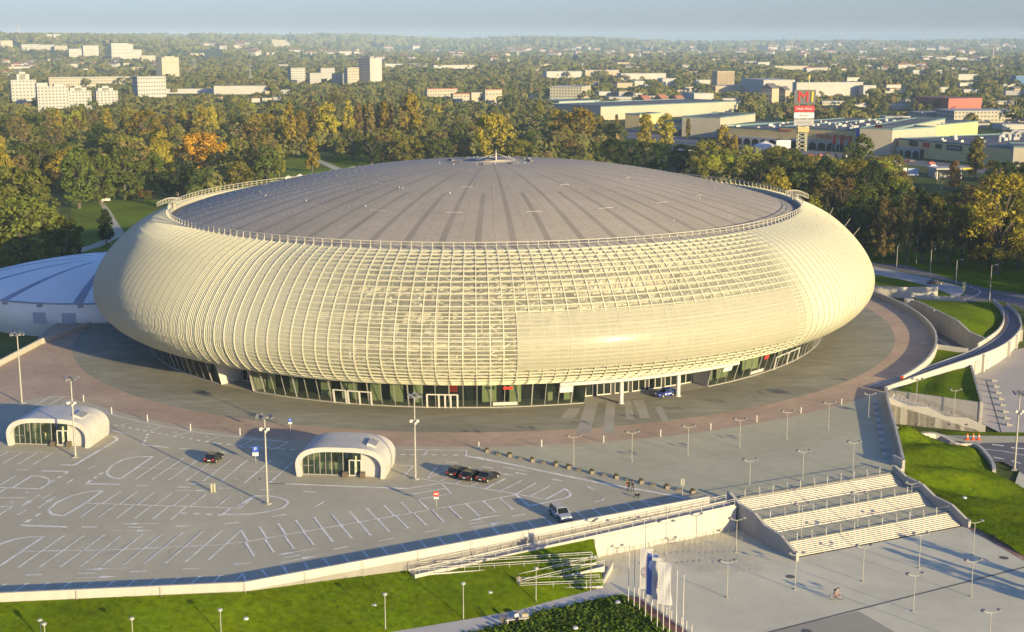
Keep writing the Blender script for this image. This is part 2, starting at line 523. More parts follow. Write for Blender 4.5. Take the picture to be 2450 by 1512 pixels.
for t in range(64):            # dotted seam lines between the strips
    j = t * 10 + 6
    for k in range(26):
        rho = .42 + k * .0215
        a = roof_pt(rt[j % NA], rho)
        rf.box(a.x, a.y, a.z - .02, .28, .28, a.z + .06, 0, 1)
rf.build('roof', [m_roof, m_roof_d], arena, True, smooth=True)
for (rho, step, name) in ((.74, 1, 'safety_rail'), (.50, 2, 'safety_rail')):
    for t in range(0, 64, step):
        j = t * 10
        if t % 3 != 0: continue
        sr = MB()
        a = roof_pt(rt[(j - 2) % NA], rho); b = roof_pt(rt[(j + 4) % NA], rho)
        up = Vector((0, 0, .18))
        sr.bar(a + up, b + up, .045); sr.bar(a, a + up, .045); sr.bar(b, b + up, .045)
        if (a.y < AC.y + 25): sr.build(name, m_white, arena, True)
rng = random.Random(9)
vent0 = None
for i in range(30):
    t = rng.uniform(0, 2 * math.pi); rho = rng.choice((.12, .14, .17, .3, .55, .72, .85)) * rng.uniform(.95, 1.05)
    a = roof_pt(t, rho)
    vb = MB(); vb.tube([(0, 0, -.1), (0, 0, .35)], .12, 6); vb.lathe([(.22, .35), (.22, .50), (.05, .58)], 8)
    o = vb.build('roof_vent', m_white, arena); o.location = a - arena.location; o.scale = (.5, .5, .6)
for t0 in (.5, 1.2, 2.0, 2.7, 3.6, 4.3, 5.1, 5.8):     # low vent hoods near the crown
    a = roof_pt(t0, .13)
    o = MB().box(0, 0, 0, 2.2, .7, .35, t0).build('vent_hood', m_gut, arena); o.location = a - arena.location
a = roof_pt(0, .0); a = Vector((AC.x + 1.3, AC.y, ZAP))
ms = MB(); ms.tube([a + Vector((0, 0, -.3)), a + Vector((0, 0, 1.3))], .14, 8); ms.lathe([(.10, 0), (.08, 1.0), (.03, 1.1)], 8, (a.x, a.y, a.z + 1.3)) 
for dx, dy in ((4.5, .5), (-4.5, .5), (0, 4)):
    ms.bar(a + Vector((0, 0, 1.5)), a + Vector((dx, dy, .05)), .06)
ms.build('mast', m_white, arena, True)
# ---- roof edge
gt = MB()
gt.strip([ring_pt(t, -1.35, 27.28) for t in tt], [ring_pt(t, -.1, 27.1) for t in tt])
gt.build('gutter', m_gut, arena, True)
rim = MB()
fine = TS + [TS[0]]
def curb(mb, o0, z0, o1, z1):
    mb.strip([ring_pt(t, o0, z0) for t in fine], [ring_pt(t, o1, z1) for t in fine])
curb(rim, -.1, 27.0, -.1, 28.0); curb(rim, -.1, 28.0, .35, 28.0); curb(rim, .35, 28.0, 1.0, 27.55); curb(rim, 1.0, 27.55, 1.25, 27.1)
rim.build('roof_edge', m_rim, arena, True)
rr = MB()
for z, w in ((28.75, .045), (29.3, .075)):
    rr.tube([ring_pt(t, .15, z) for t in fine], w, 4, cap=False)
for i in range(NR):
    rr.bar(ring_pt(TS[i], .15, 27.9), ring_pt(TS[i], .15, 29.3), .10)
    b = ring_pt(TS[i], .8, 27.9); rr.bar(b, ring_pt(TS[i], .15, 28.5), .09)
rr.build('roof_railing', m_rim, arena, True)
# ---- ground floor glazing, leaning outwards
def gl(t, f, d=0.0):
    return ring_pt(t, 5.4 + 1.5 * f + d, .22 + 4.5 * f)
NG = 200
tg = arc_params(NG, 6.0); tgc = tg + [2 * math.pi]
tE0 = find_t(1400, 6.2, 1.0); tE1 = find_t(1700, 6.2, 1.0)       # the main entrance recess
tL0 = find_t(524, 6.2, 1.0); tL1 = find_t(600, 6.2, 1.0)        # the side entrance recess
print('ENTR', tE0, tE1, tL0, tL1)
inrec = lambda t: (tE0 % 6.2832 < t % 6.2832 < tE1 % 6.2832) or (tL0 % 6.2832 < t % 6.2832 < tL1 % 6.2832)
gw = MB(); gm = MB(); base = MB(); runs = []
def flush():
    global gw, gm, base
    if gw.v:
        gw.build('glass_wall', m_glass, arena, True); gm.build('glazing_bars', m_alu, arena, True); base.build('plinth', m_slab, arena, True)
    gw = MB(); gm = MB(); base = MB()
for i in range(NG):
    a, b = tgc[i], tgc[i + 1]
    if not inrec((a + b) / 2):
        gw.strip([gl(a, 0), gl(b, 0)], [gl(a, 1), gl(b, 1)])
        base.strip([ring_pt(a, 5.75, 0), ring_pt(b, 5.75, 0)], [ring_pt(a, 5.75, .14), ring_pt(b, 5.75, .14)])
        base.strip([ring_pt(a, 5.3, .14), ring_pt(b, 5.3, .14)], [ring_pt(a, 5.75, .14), ring_pt(b, 5.75, .14)])
        gm.bar(gl(a, 0, .06), gl(a, 1, .06), .10 if i % 3 else .20)
        gm.bar(gl(a, .97, .05), gl(b, .97, .05), .14)
    else: flush()
flush()
fl = MB()
fl.strip([ring_pt(t, -4, .03) for t in tt], [ring_pt(t, 5.5, .03) for t in tt])
fl.strip([ring_pt(t, .5, 0) for t in tt], [ring_pt(t, .5, 4.5) for t in tt], 1)
rng = random.Random(3)
for i in range(64):          # lobby walls and columns seen through the glass
    t = (rng.uniform(math.pi * .9, math.pi * 2.1) - APHI) % 6.28319; dt = rng.uniform(.012, .035)
    if inrec(t) or inrec(t + dt): continue
    fl.strip([ring_pt(t, 2.4, .05), ring_pt(t + dt, 2.4, .05)], [ring_pt(t, 2.6, 4.4), ring_pt(t + dt, 2.6, 4.4)], 2)
fl.build('lobby', [m_slab, m_darkp, m_green], arena, True)
# entrance recesses: side walls, back wall with doors
def entrance(t0, t1, nd, off_in):
    rec = MB()
    k = 12; ts_ = [t0 + (t1 - t0) * j / k for j in range(k + 1)]
    rec.strip([ring_pt(t, off_in, .05) for t in ts_], [ring_pt(t, off_in, 4.5) for t in ts_], 1)
    rec.strip([ring_pt(t, off_in - .4, 4.48) for t in ts_], [ring_pt(t, 7.0, 4.48) for t in ts_], 0)
    for t in (t0, t1):
        a, b = ring_pt(t, off_in, 0), ring_pt(t, 5.6, 0)
        rec.add([a, b, ring_pt(t, 6.9, 4.5), ring_pt(t, off_in, 4.5)], [(0, 1, 2, 3)], 2)
    rec.build('entrance_recess', [m_slab, m_darkp, m_white], arena, True)
    for j in range(nd):
        a = t0 + (t1 - t0) * (j + .12) / nd; b = t0 + (t1 - t0) * (j + .88) / nd
        d = MB(); q = off_in + .12; pa, pb = ring_pt(a, q, 0), ring_pt(b, q, 0)
        mid = (pa + pb) / 2; up = lambda p, z: Vector((p.x, p.y, z))
        for p in (pa, mid, pb):
            d.bar(up(p, .03), up(p, 2.9), .22 if p is not mid else .14, .14)
        d.bar(up(pa, 2.9), up(pb, 2.9), .2); d.bar(up(pa, .12), up(pb, .12), .16, .2)
        d.add([up(pa, .2), up(pb, .2), up(pb, 2.85), up(pa, 2.85)], [(0, 1, 2, 3)], 1)
        d.build('entrance_door', [m_white, m_glass], arena, True)
entrance(tE0, tE1, 7, 1.2)
entrance(tL0, tL1, 2, .8)
for x0, n in ((815, 1), (862, 2), (1050, 2), (1080, 1), (1880, 2)):
    t0 = find_t(x0 - 14 * n, 5.8, 1); t1 = find_t(x0 + 14 * n, 5.8, 1)
    d = MB(); up = lambda p, z: Vector((p.x, p.y, z))
    for j in range(n + 1):
        t = t0 + (t1 - t0) * j / n
        d.bar(ring_pt(t, 5.75, .02), ring_pt(t, 6.25, 2.6), .30, .2)
    d.bar(ring_pt(t0, 6.3, 2.6), ring_pt(t1, 6.3, 2.6), .2)
    d.build('side_door', m_white, arena, True)
can = MB()
tc0 = find_t(1338, 8.6, 4.5); tc1 = find_t(1764, 8.6, 4.5); tk = [tc0 + (tc1 - tc0) * j / 24 for j in range(25)]
can.strip([ring_pt(t, 9.3, 4.45) for t in tk], [ring_pt(t, 9.3, 5.0) for t in tk])
can.strip([ring_pt(t, 6.4, 5.0) for t in tk], [ring_pt(t, 9.3, 5.0) for t in tk])
can.strip([ring_pt(t, 6.4, 4.35) for t in tk], [ring_pt(t, 9.3, 4.35) for t in tk])
for t in (tc0, tc1):
    can.add([ring_pt(t, 6.4, 4.35), ring_pt(t, 9.3, 4.35), ring_pt(t, 9.3, 5.0), ring_pt(t, 6.4, 5.0)], [(0, 1, 2, 3)])
can.build('canopy', m_white, arena, True)
for x in (1485, 1621):
    t = find_t(x, 8.0, .5); p = ring_pt(t, 8.0, 0)
    c = MB(); c.tube([(0, 0, 0), (0, 0, 4.35)], .42, 14); c.lathe([(.62, 0), (.62, .12), (.52, .16)], 14)
    o = autosmooth(c.build('entrance_column', m_white, arena)); o.location = p - arena.location
# white signs with a red ring emblem on the glazing and red lettering strips
def glass_panel(x, w, f0, f1, m, d=.2, name='wall_sign', emblem=False):
    t = find_t(x, 6.3, 2.5); p, n = ell(t, 6.3); tan = Vector((-n.y, n.x, 0))
    a = gl(t, f0, d); b = gl(t, f1, d); up = (b - a).normalized(); nn = tan.cross(up).normalized()
    if nn.dot(Vector((n.x, n.y, 0))) < 0: nn = -nn
    g = MB()
    g.add([a - tan * w / 2, a + tan * w / 2, b + tan * w / 2, b - tan * w / 2] + [v - nn * .08 for v in (a - tan * w / 2, a + tan * w / 2, b + tan * w / 2, b - tan * w / 2)],
          [(0, 1, 2, 3), (7, 6, 5, 4), (0, 4, 5, 1), (1, 5, 6, 2), (2, 6, 7, 3), (3, 7, 4, 0)])
    o = g.build(name, m, arena, True)
    if emblem:
        e = MB(); c = (a + b) / 2 + nn * .02; k = 20
        for r0, r1 in ((.50, .64), (.0, .22)):
            e.add([c + (tan * math.cos(2 * math.pi * j / k) + up * math.sin(2 * math.pi * j / k)) * r for r in (r0 + .001, r1) for j in range(k)],
                  [(j, (j + 1) % k, k + (j + 1) % k, k + j) for j in range(k)])
        eo = e.build('emblem', m_sgn, o); eo.location = -arena.location
    return o
m_sgn = M('emblem_red', (.7, .22, .15), rough=.5, var=0, fvar=0)
m_sgw = M('sign_white', (.60, .58, .54), rough=.5, var=.02)
glass_panel(1354, 2.4, .50, .92, m_sgw, emblem=True); glass_panel(1739, 2.4, .52, .92, m_sgw, emblem=True)
glass_panel(1084, 1.6, .62, .95, m_red, -.5, 'red_banner'); glass_panel(1216, 1.7, .74, .86, m_red, .12, 'red_lettering_strip'); glass_panel(1832, 1.4, .62, .8, m_red, .12, 'red_lettering_strip')
glass_panel(1209, 4.4, .03, .17, m_white, .12, 'counter_strip'); glass_panel(1818, 4.4, .03, .17, m_white, .12, 'counter_strip')
rd = MB(); a = find_t(1512, 1.5, 3.6); b = find_t(1585, 1.5, 3.6); kk = [a + (b - a) * j / 6 for j in range(7)]
rd.strip([ring_pt(t, 1.5, 3.35) for t in kk], [ring_pt(t, 1.5, 3.9) for t in kk]); rd.build('red_fascia', m_red, arena, True)
# maintenance gantries on the roof edge
for side, (xa, xb) in (('l', (378, 432)), ('r', (1872, 1922))):
    tb = [t for t in TS]
    ts_ = sorted(tb, key=lambda t: abs(proj(ring_pt(t, .5, 29))[0] - (405 if side == 'l' else 1905)) + (0 if (ell(t)[1].y > -.1) else 400))
    t0 = ts_[0]
    g = MB(); p, n = ell(t0, 0)
    L = 5.5
    for d in (-.5, .5):
        tan = Vector((-n.y, n.x, 0)) * d * 1.4
        pts = [ring_pt(t0, -1.6 + 5.0 * k / 8, 29.0 + .5 * math.sin(math.pi * k / 8) - .10 * k) + tan for k in range(9)]
        g.tube(pts, .08, 4); g.tube([q + Vector((0, 0, .9)) for q in pts], .08, 4)
        for q in pts: g.bar(q, q + Vector((0, 0, .9)), .08)
        g.bar(pts[2], pts[2] - Vector((0, 0, 1.8)), .16); g.bar(pts[4], pts[4] - Vector((0, 0, 2.6)), .16)
    for k in range(9):
        a = ring_pt(t0, -1.6 + 5.0 * k / 8, 29.0 + .5 * math.sin(math.pi * k / 8) - .10 * k); tan = Vector((-n.y, n.x, 0)) * .7
        g.bar(a - tan, a + tan, .14)
    o = g.build('maintenance_gantry', m_rim)
    tag(o, 'curved white ladder gantry on the %s edge of the arena roof' % ('left' if side == 'l' else 'right'), 'gantry', 'gantries on the arena roof edge')
for x, y, dx in ((285, 600, -2.6), (1978, 530, 1.2), (2012, 556, 1.9), (2034, 573, 2.1)):
    best = min(((i, k / 40) for i in range(NR) for k in range(4, 24) if RIBS[i][1].y < .45), key=lambda a: (proj(shell_pt(*a))[0] - x) ** 2 + (proj(shell_pt(*a))[1] - y) ** 2)
    p = shell_pt(*best); r_ = MB(); r_.tube([p, p + Vector((dx, -.5, 3.0))], [.07, .05], 5); r_.build('rod', m_rim, arena, True)
# ================================================================ ground, paving, markings
def onplan(a, b, px, py):
    """point of the vertical plane through a, b seen at bearing (px, py)"""
    d = U(px, py, 0) - Vector((0, 0, EYE))
    ax, ay, bx, by = a[0], a[1], b[0], b[1]
    nx, ny = by - ay, -(bx - ax)
    t = (ax * nx + ay * ny) / (d.x * nx + d.y * ny)
    return Vector((d.x * t, d.y * t, EYE + d.z * t))
def struct(name, mb, mats, smooth=False, **k):
    return tag(mb.build(name, mats, smooth=smooth, **k), kind='structure')
m_grass = M('grass', (.088, .140, .003), rough=.95, var=.28, scale=.09, fine=1.2, fvar=.22, spec=.02, bump=.6, huev=.018)
m_grass_far = M('meadow', (.085, .105, .025), rough=.95, var=.40, scale=.012, fine=.12, fvar=.3, spec=.05)
m_conc = M('light_concrete_paving', (.435, .41, .27), rough=.85, spots=.10, var=.09, scale=.06, fine=.5, fvar=.05)
m_park = M('parking_concrete', (.435, .392, .265), rough=.85, spots=.14, var=.11, scale=.035, fine=.35, fvar=.05, stretch=(1, .6, 1))
m_dark = M('dark_ring_paving', (.265, .252, .178), rough=.8, spots=.15, var=.20, scale=.05, fine=.3, fvar=.14, stretch=(.7, 1.6, 1))
m_redp = M('red_brown_paving', (.42, .305, .205), rough=.85, var=.14, scale=.07, fine=.5, fvar=.08)
m_asph = M('asphalt', (.15, .14, .14), rough=.85, var=.14, scale=.1)
m_ramp = M('ramp_asphalt', (.20, .165, .15), rough=.85, var=.12, scale=.1)
m_line = M('road_paint', (.72, .69, .59), rough=.7, var=.20, scale=.5, fine=3, fvar=.22)
m_lineb = M('faint_paint', (.60, .55, .45), rough=.7, var=.12, scale=.6)
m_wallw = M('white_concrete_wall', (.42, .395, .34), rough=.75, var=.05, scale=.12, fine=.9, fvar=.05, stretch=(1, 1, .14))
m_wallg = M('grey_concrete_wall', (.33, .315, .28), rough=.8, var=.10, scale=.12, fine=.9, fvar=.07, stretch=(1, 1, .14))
m_step = M('step_stone', (.47, .44, .37), rough=.75, var=.06, scale=.3)
m_tread = M('tread_stone', (.40, .37, .29), rough=.8, var=.08, scale=.4)
m_plz = M('lower_plaza_paving', (.58, .535, .375), rough=.85, spots=.08, var=.08, scale=.06, fine=.4, fvar=.05)
m_steel = M('galvanised_steel', (.46, .45, .42), rough=.45, metal=.4, var=.05)
m_brick = M('brick_strip', (.20, .09, .07), rough=.85, var=.2, scale=1.0)
m_joint = M('drain_channel', (.12, .11, .10), rough=.8)
# ---- the land: one sheet to the horizon, with rising ground on the far left and low ridges on the horizon
def land_z(x, y):
    z = GND
    if y > 1800:
        a = max(0, min(1, (y - 3000) / 2600)); a = a * a * (3 - 2 * a)
        z += 84 * a * max(0, min(1, (-x - 560) / 1500))
    if y > 8000:
        f = min(1, (y - 8000) / 3000)
        z += f * (34 + 26 * math.sin(x / 1900.0 + 1) + 18 * math.sin(x / 730.0 + 2) + 8 * math.sin(x / 310.0)) * (1.0 if x > -1500 else .75)
    return z
g = MB()
ys = [60, 120, 200, 300, 420, 560, 750, 1000, 1400, 1800, 2200, 2700, 3300, 4000, 4800, 5800, 7000, 8000, 8600, 9200, 9800, 10400, 11200, 12500, 14500]
nx = 60
for y in ys:
    wd = 260 + y * .62
    for i in range(nx + 1):
        x = -wd + 2 * wd * i / nx
        g.v.append((x, y, land_z(x, y)))
g.f = [(r * (nx + 1) + i, r * (nx + 1) + i + 1, (r + 1) * (nx + 1) + i + 1, (r + 1) * (nx + 1) + i) for r in range(len(ys) - 1) for i in range(nx)]
g.m = [0] * len(g.f)
struct('ground', g, m_grass_far, smooth=True)
# ---- raised forecourt
W0, W1, W2 = U(0, 1419, 1.1), U(585, 1393, 1.1), U(1698, 1188, 1.1)
WL = W0 + (W0 - W1).normalized() * 40
S0, S1 = U(1745, 1196), U(2139, 1131)
E0 = U(*PX('D', 1075, 1098)); E1, E2, E3 = [at('D', a, b, 1.3) for a, b in ((1152, 1078), (1090, 820), (1037, 640))]
RW = U(2121, 908)                      # near end of the ring wall
tR = min((2 * math.pi * i / 3600 for i in range(3600)), key=lambda t: (ell(t, 30)[0] - RW.xy).length)
LWa, LWb, LWc = U(218, 768, 1.2), U(100, 810, 1.2), U(0, 862, 1.2)
LWd = LWc + (LWc - LWb).normalized() * 60
tL = min((2 * math.pi * i / 3600 for i in range(3600)), key=lambda t: (ell(t, 20)[0] - LWa.xy).length)
if tL < tR: tL += 2 * math.pi
backs = []
for k in range(41):
    t = tR + (tL - tR) * k / 40
    backs.append(ell(t, 30 + (20 - 30) * max(0, (k - 25) / 15))[0])
PLAT = [WL, W0, W1, W2, S0, S1, E1, E2, E3] + backs + [LWb, LWc, LWd, Vector((-190, 200)), ]
PLAT = [Vector((p[0], p[1])) for p in PLAT]
pl = MB(); pl.prism(PLAT, GND - 1, 0.0, 1, 0)
struct('forecourt', pl, [m_park, m_wallw])
# ---- paving zones round the arena, thin sheets one above the other
def annulus(mb, o0, o1, t0, t1, z, n=160, m=0):
    ts_ = [t0 + (t1 - t0) * i / n for i in range(n + 1)]
    mb.strip([ring_pt(t, o1, z) for t in ts_], [ring_pt(t, o0, z) for t in ts_], m)
dk = MB(); annulus(dk, 5.7, 21.5, 0, 2 * math.pi, .008); struct('dark_paving', dk, m_dark)
rp = MB(); annulus(rp, 21.5, 29.9, tL - 2 * math.pi - .05, tR + .02, .006)
annulus(rp, 21.5, 29.7, tR + .02, tR + (tL - tR) * .62, .006)
struct('red_paving', rp, m_redp)
rl = MB()
rl.poly([Vector((p[0], p[1], .004)) for p in (U(205, 962), U(122, 947), U(60, 958), U(0, 964), U(-150, 1000), LWd, LWc, LWb, LWa, ring_pt(tL, 19.5, 0)) + tuple(ring_pt(tL + (find_t(205, 25, 0) % 6.2832 + (6.2832 if find_t(205, 25, 0) % 6.2832 < tL else 0) - tL) * k / 12, 23.5, 0) for k in range(1, 13))])
struct('red_paving', rl, m_redp)
pz = MB()      # the plaza east of the planter row, a little greyer than the car park
pz.poly([Vector((p[0], p[1], .005)) for p in (U(1128, 1072), U(1640, 1182), U(1700, 1189), S0, S1, E0, E2, E3, U(2080, 940), U(1900, 990), U(1700, 1031), U(1500, 1061), U(1300, 1073))])
struct('plaza', pz, m_conc)
es = MB()
for x0, x1, x2, x3, y0, y1 in ((860, 770, 700, 800, 655, 880), (985, 920, 890, 970, 650, 880), (1095, 1052, 1062, 1120, 640, 780), (1190, 1110, 1165, 1235, 640, 770), (730, 640, 585, 690, 700, 770), (1320, 1270, 1330, 1380, 690, 800)):
    es.poly([at('C', x1, y0, .012), at('C', x0, y0, .012), at('C', x3, y1, .012), at('C', x2, y1, .012)])
struct('entrance_paving', es, M('pale_strip_paving', (.36, .34, .28), rough=.8, var=.12, scale=.2))
# ---- painted lines
mk = MB(); ZL = .016
NLN = [0]
def ln(reg, pts, w=.16, dash=None, m=0, closed=False):
    NLN[0] += 1; zz = ZL + .0016 * (NLN[0] % 24); w *= 1.5
    P3 = [at(reg, x, y, zz) for x, y in pts]
    if closed: P3.append(P3[0])
    for kk, (a, b) in enumerate(zip(P3, P3[1:])):
        a = a + Vector((0, 0, .0007 * (kk % 2))); b = b + Vector((0, 0, .0007 * (kk % 2)))
        d = (b - a); L = d.length
        if L < .05: continue
        d /= L; n = Vector((-d.y, d.x, 0)) * w / 2
        if dash:
            s = 0.0
            while s < L - .1:
                e = min(s + dash[0], L); p, q = a + d * s, a + d * e
                mk.add([p - n, q - n, q + n, p + n], [(0, 1, 2, 3)], m); s += dash[0] + dash[1]
        else:
            a2, b2 = a, b
            mk.add([a2 - n, b2 - n, b2 + n, a2 + n], [(0, 1, 2, 3)], m)
def arrow(reg, a, b, head=1.7):
    """painted lane arrow from a to its tip b"""
    NLN[0] += 1; zz = ZL + .0016 * (NLN[0] % 24)
    A, B = at(reg, *a, zz), at(reg, *b, zz); d = (B - A).normalized(); n = Vector((-d.y, d.x, 0))
    c = B - d * head
    mk.add([A - n * .1, c - n * .1, c + n * .1, A + n * .1], [(0, 1, 2, 3)]); mk.add([c - n * .42, B, c + n * .42], [(0, 1, 2)])
def lines(reg, segs, w=.16, **k):
    for s in segs: ln(reg, [(s[0], s[1]), (s[2], s[3])], w, **k)
def wheelchair(reg, x, y):
    c = at(reg, x, y, ZL); k = 14
    mk.add([c + Vector((math.cos(a), math.sin(a), 0)) * r for r in (.38, .52) for a in [4.2 * i / k - .4 for i in range(k)]], [(i, i + 1, k + i + 1, k + i) for i in range(k - 1)], 1)
    mk.add([c + Vector(v) for v in ((-.08, .1, 0), (.08, .1, 0), (.06, .95, 0), (-.1, .95, 0))], [(0, 1, 2, 3)], 1)
    mk.add([c + Vector(v) for v in ((.0, .1, 0), (.0, .25, 0), (.7, -.25, 0), (.6, -.4, 0))], [(3, 2, 1, 0)], 1)
    mk.add([c + Vector((-.02 + .16 * math.cos(a), 1.15 + .16 * math.sin(a), 0)) for a in [2 * math.pi * i / 8 for i in range(8)]], [tuple(range(8))], 1)
ln('A', [(1110, 1050), (1000, 1052), (900, 1070), (820, 1110), (775, 1160), (790, 1190), (830, 1207), (880, 1210), (1110, 1050)], .26)
lines('A', [(1225, 1055, 985, 1215), (1340, 1058, 1105, 1217), (1455, 1063, 1225, 1222), (1560, 1066, 1350, 1228), (1683, 1070, 1475, 1230), (1803, 1073, 1605, 1232), (1968, 1078, 1775, 1242), (2060, 1152, 1950, 1245)])
ln('A', [(1005, 1130), (2035, 1162)], .14, m=1); ln('A', [(1950, 1245), (2070, 1248)], .2)
ln('A', [(745, 1298), (640, 1305), (520, 1335), (410, 1385), (350, 1440), (380, 1470), (460, 1482), (620, 1390), (745, 1298)], .26)
lines('A', [(880, 1300, 745, 1390), (1000, 1303, 870, 1397), (1125, 1308, 1000, 1400), (1250, 1315, 1125, 1405), (1375, 1320, 1255, 1410), (1500, 1322, 1380, 1413), (1680, 1330, 1570, 1420), (1850, 1340, 1745, 1425)])
ln('A', [(600, 1388), (1745, 1425)], .18)
lines('A', [(720, 1395, 585, 1490), (845, 1400, 715, 1490), (970, 1405, 850, 1498), (1100, 1408, 980, 1500), (1225, 1412, 1110, 1505), (1350, 1415, 1240, 1512)])
ln('A', [(635, 1240), (755, 1160)], .35, dash=(1.1, .9)); ln('A', [(620, 1247), (870, 1252)], .38); ln('A', [(990, 1260), (1085, 1260)], .2)
arrow('A', (1560, 1248), (1345, 1248)); arrow('A', (1275, 1297), (1510, 1297)); ln('A', [(1285, 1272), (1385, 1272)], .2); ln('A', [(1585, 1280), (1685, 1280)], .2)
ln('A', [(95, 1275), (230, 1190), (300, 1195), (350, 1212), (362, 1228), (350, 1250), (290, 1285), (0, 1275)], .24)
lines('A', [(-60, 1290, 115, 1190), (-60, 1350, 195, 1350), (90, 1415, -60, 1505), (90, 1415, -60, 1412), (45, 1280, -40, 1330)], .2)
ln('A', [(115, 1147), (205, 1147)], .2); ln('A', [(300, 1153), (495, 1160)], .36); ln('A', [(495, 1162), (370, 1235)], .35, dash=(1.1, .9))
lines('A', [(480, 1248, 530, 1215), (310, 1353, 370, 1325), (130, 1473, 190, 1440), (635, 1145, 690, 1115)], .2)
arrow('A', (290, 1328), (150, 1415), 2.6); arrow('A', (275, 1425), (410, 1335), 2.6)
lines('A', [(-30, 1060, 60, 1018), (20, 1100, 160, 1020), (130, 1105, 270, 1022), (240, 1108, 375, 1028)])
ln('A', [(-30, 1010), (465, 1022)], .14, m=1); ln('A', [(440, 1110), (540, 1112), (850, 930), (848, 912), (820, 905)], .36)
ln('A', [(830, 820), (1200, 890), (1580, 955), (2035, 990)], .34, dash=(.8, .9)); ln('A', [(700, 690), (800, 740), (1000, 793), (1385, 868), (1700, 905), (2035, 938)], .3, m=1)
lines('A', [(870, 822, 1000, 795), (1055, 868, 1175, 832), (1265, 908, 1380, 870), (1490, 942, 1600, 905), (1740, 975, 1830, 932), (370, 612, 230, 690), (460, 618, 350, 675), (510, 640, 440, 682), (370, 612, 510, 615)])
ln('A', [(820, 862), (925, 885)], .34); ln('A', [(1075, 885), (1040, 965)], .34, dash=(1, .8)); ln('A', [(1040, 965), (1220, 985)], .34); lines('A', [(1300, 993, 1385, 995), (1560, 1017, 1650, 1017)], .2)
for x, y in ((1705, 1215), (1885, 1215), (1560, 1350), (1740, 1355), (480, 915), (1070, 835), (1270, 880), (1490, 910), (1730, 945), (180, 1315), (70, 1385)): wheelchair('A', x, y)
ln('E', [(-100, 680), (0, 630), (120, 590), (250, 568), (385, 562), (0, 820)], .26)
def tcap(reg, segs, w=.16):
    for x0, y0, x1, y1 in segs:
        ln(reg, [(x0, y0), (x1, y1)], w)
        for x, y in ((x0, y0), (x1, y1)): ln(reg, [(x - 17, y + 2), (x + 17, y - 2)], .18)
tcap('E', [(555, 560, 165, 830), (730, 560, 350, 828), (905, 555, 535, 825), (1050, 562, 715, 820), (1250, 545, 905, 812), (1420, 540, 1090, 805), (1595, 532, 1265, 798), (1770, 522, 1455, 790), (1940, 515, 1630, 780), (2110, 510, 1825, 768)])
ln('E', [(190, 693), (905, 683), (1080, 675), (1900, 638), (2150, 610)], .16); lines('E', [(2110, 510, 2170, 605), (2150, 610, 2220, 730)])
lines('E', [(715, 480, 850, 480), (1535, 473, 1670, 470), (1960, 455, 2095, 440), (2040, 810, 2190, 795), (1595, 848, 1740, 842), (1135, 872, 1285, 865), (220, 900, 370, 897), (680, 885, 830, 884), (1115, 482, 1250, 482)], .24)
ln('E', [(180, 465), (590, 480)], .38)
for a, b in (((1385, 450), (1060, 452)), ((990, 512), (1340, 512)), ((1105, 838), (735, 852)), ((670, 928), (1030, 912))): arrow('E', a, b, 2.2)
ln('E', [(225, 440), (400, 330)], .35, dash=(1.2, 1.4)); ln('E', [(160, 372), (230, 332)], .2)
ln('E', [(1585, 358), (1945, 375)], .34, dash=(.9, .9)); ln('E', [(2010, 318), (1950, 371), (2190, 368), (2350, 345), (2450, 320)], .3)
def halfcap(reg, segs):
    for x0, y0, x1, y1 in segs:
        ln(reg, [(x0, y0), (x1, y1)], .16)
        x, y = (x0, y0) if y0 < y1 else (x1, y1)
        ln(reg, [(x - 20, y + 2), (x + 20, y - 2)], .18)
halfcap('E', [(-30, 1018, 45, 980), (85, 1071, 235, 975), (280, 1070, 420, 972), (475, 1066, 610, 967), (668, 1056, 800, 962), (865, 1049, 990, 957), (1060, 1040, 1180, 947), (1255, 1028, 1370, 935), (1450, 1019, 1560, 925), (1640, 1008, 1745, 915), (1830, 997, 1930, 905), (2025, 982, 2125, 890), (2125, 890, 2165, 985)])
ln('F', [(0, 617), (2420, 200)], .16)
tcap('F', [(10, 510, 70, 605), (170, 482, 235, 578), (335, 452, 400, 548), (490, 425, 560, 520), (650, 398, 720, 490), (805, 372, 880, 462), (960, 345, 1040, 435), (1110, 318, 1195, 408), (1262, 292, 1348, 382), (1412, 266, 1495, 355)], .2)
tcap('F', [(50, 620, 120, 730), (220, 590, 295, 700), (390, 560, 470, 668), (560, 530, 645, 637), (725, 500, 810, 605), (885, 470, 975, 575), (1045, 440, 1140, 550), (1205, 412, 1305, 520), (1365, 385, 1470, 490), (1520, 358, 1625, 460), (1680, 330, 1780, 432), (1830, 307, 1935, 405), (1980, 280, 2090, 378), (2130, 253, 2235, 350), (2275, 230, 2385, 325)], .2)
ln('F', [(1650, 328), (1560, 240), (1850, 188), (1760, 97), (1460, 145)], .2); ln('F', [(1460, 145), (255, 97)], .36); ln('F', [(1510, 192), (1800, 143)], .2)
ln('F', [(-20, 300), (120, 210), (250, 208), (350, 225), (410, 250), (420, 268), (380, 310), (250, 345), (100, 367), (0, 370)], .3)
lines('F', [(280, 390, 405, 370), (660, 303, 735, 260), (550, 167, 660, 178), (180, 153, 290, 153), (810, 675, 945, 650), (1220, 600, 1350, 575), (1615, 525, 1745, 502), (2375, 388, 2450, 375), (385, 750, 525, 727), (2000, 455, 2120, 435), (-60, 805, 90, 795)], .22)
for a, b in (((660, 668), (315, 728)), ((355, 793), (690, 728)), ((2270, 378), (1980, 430)), ((2025, 483), (2320, 433))): arrow('F', a, b, 2.2)
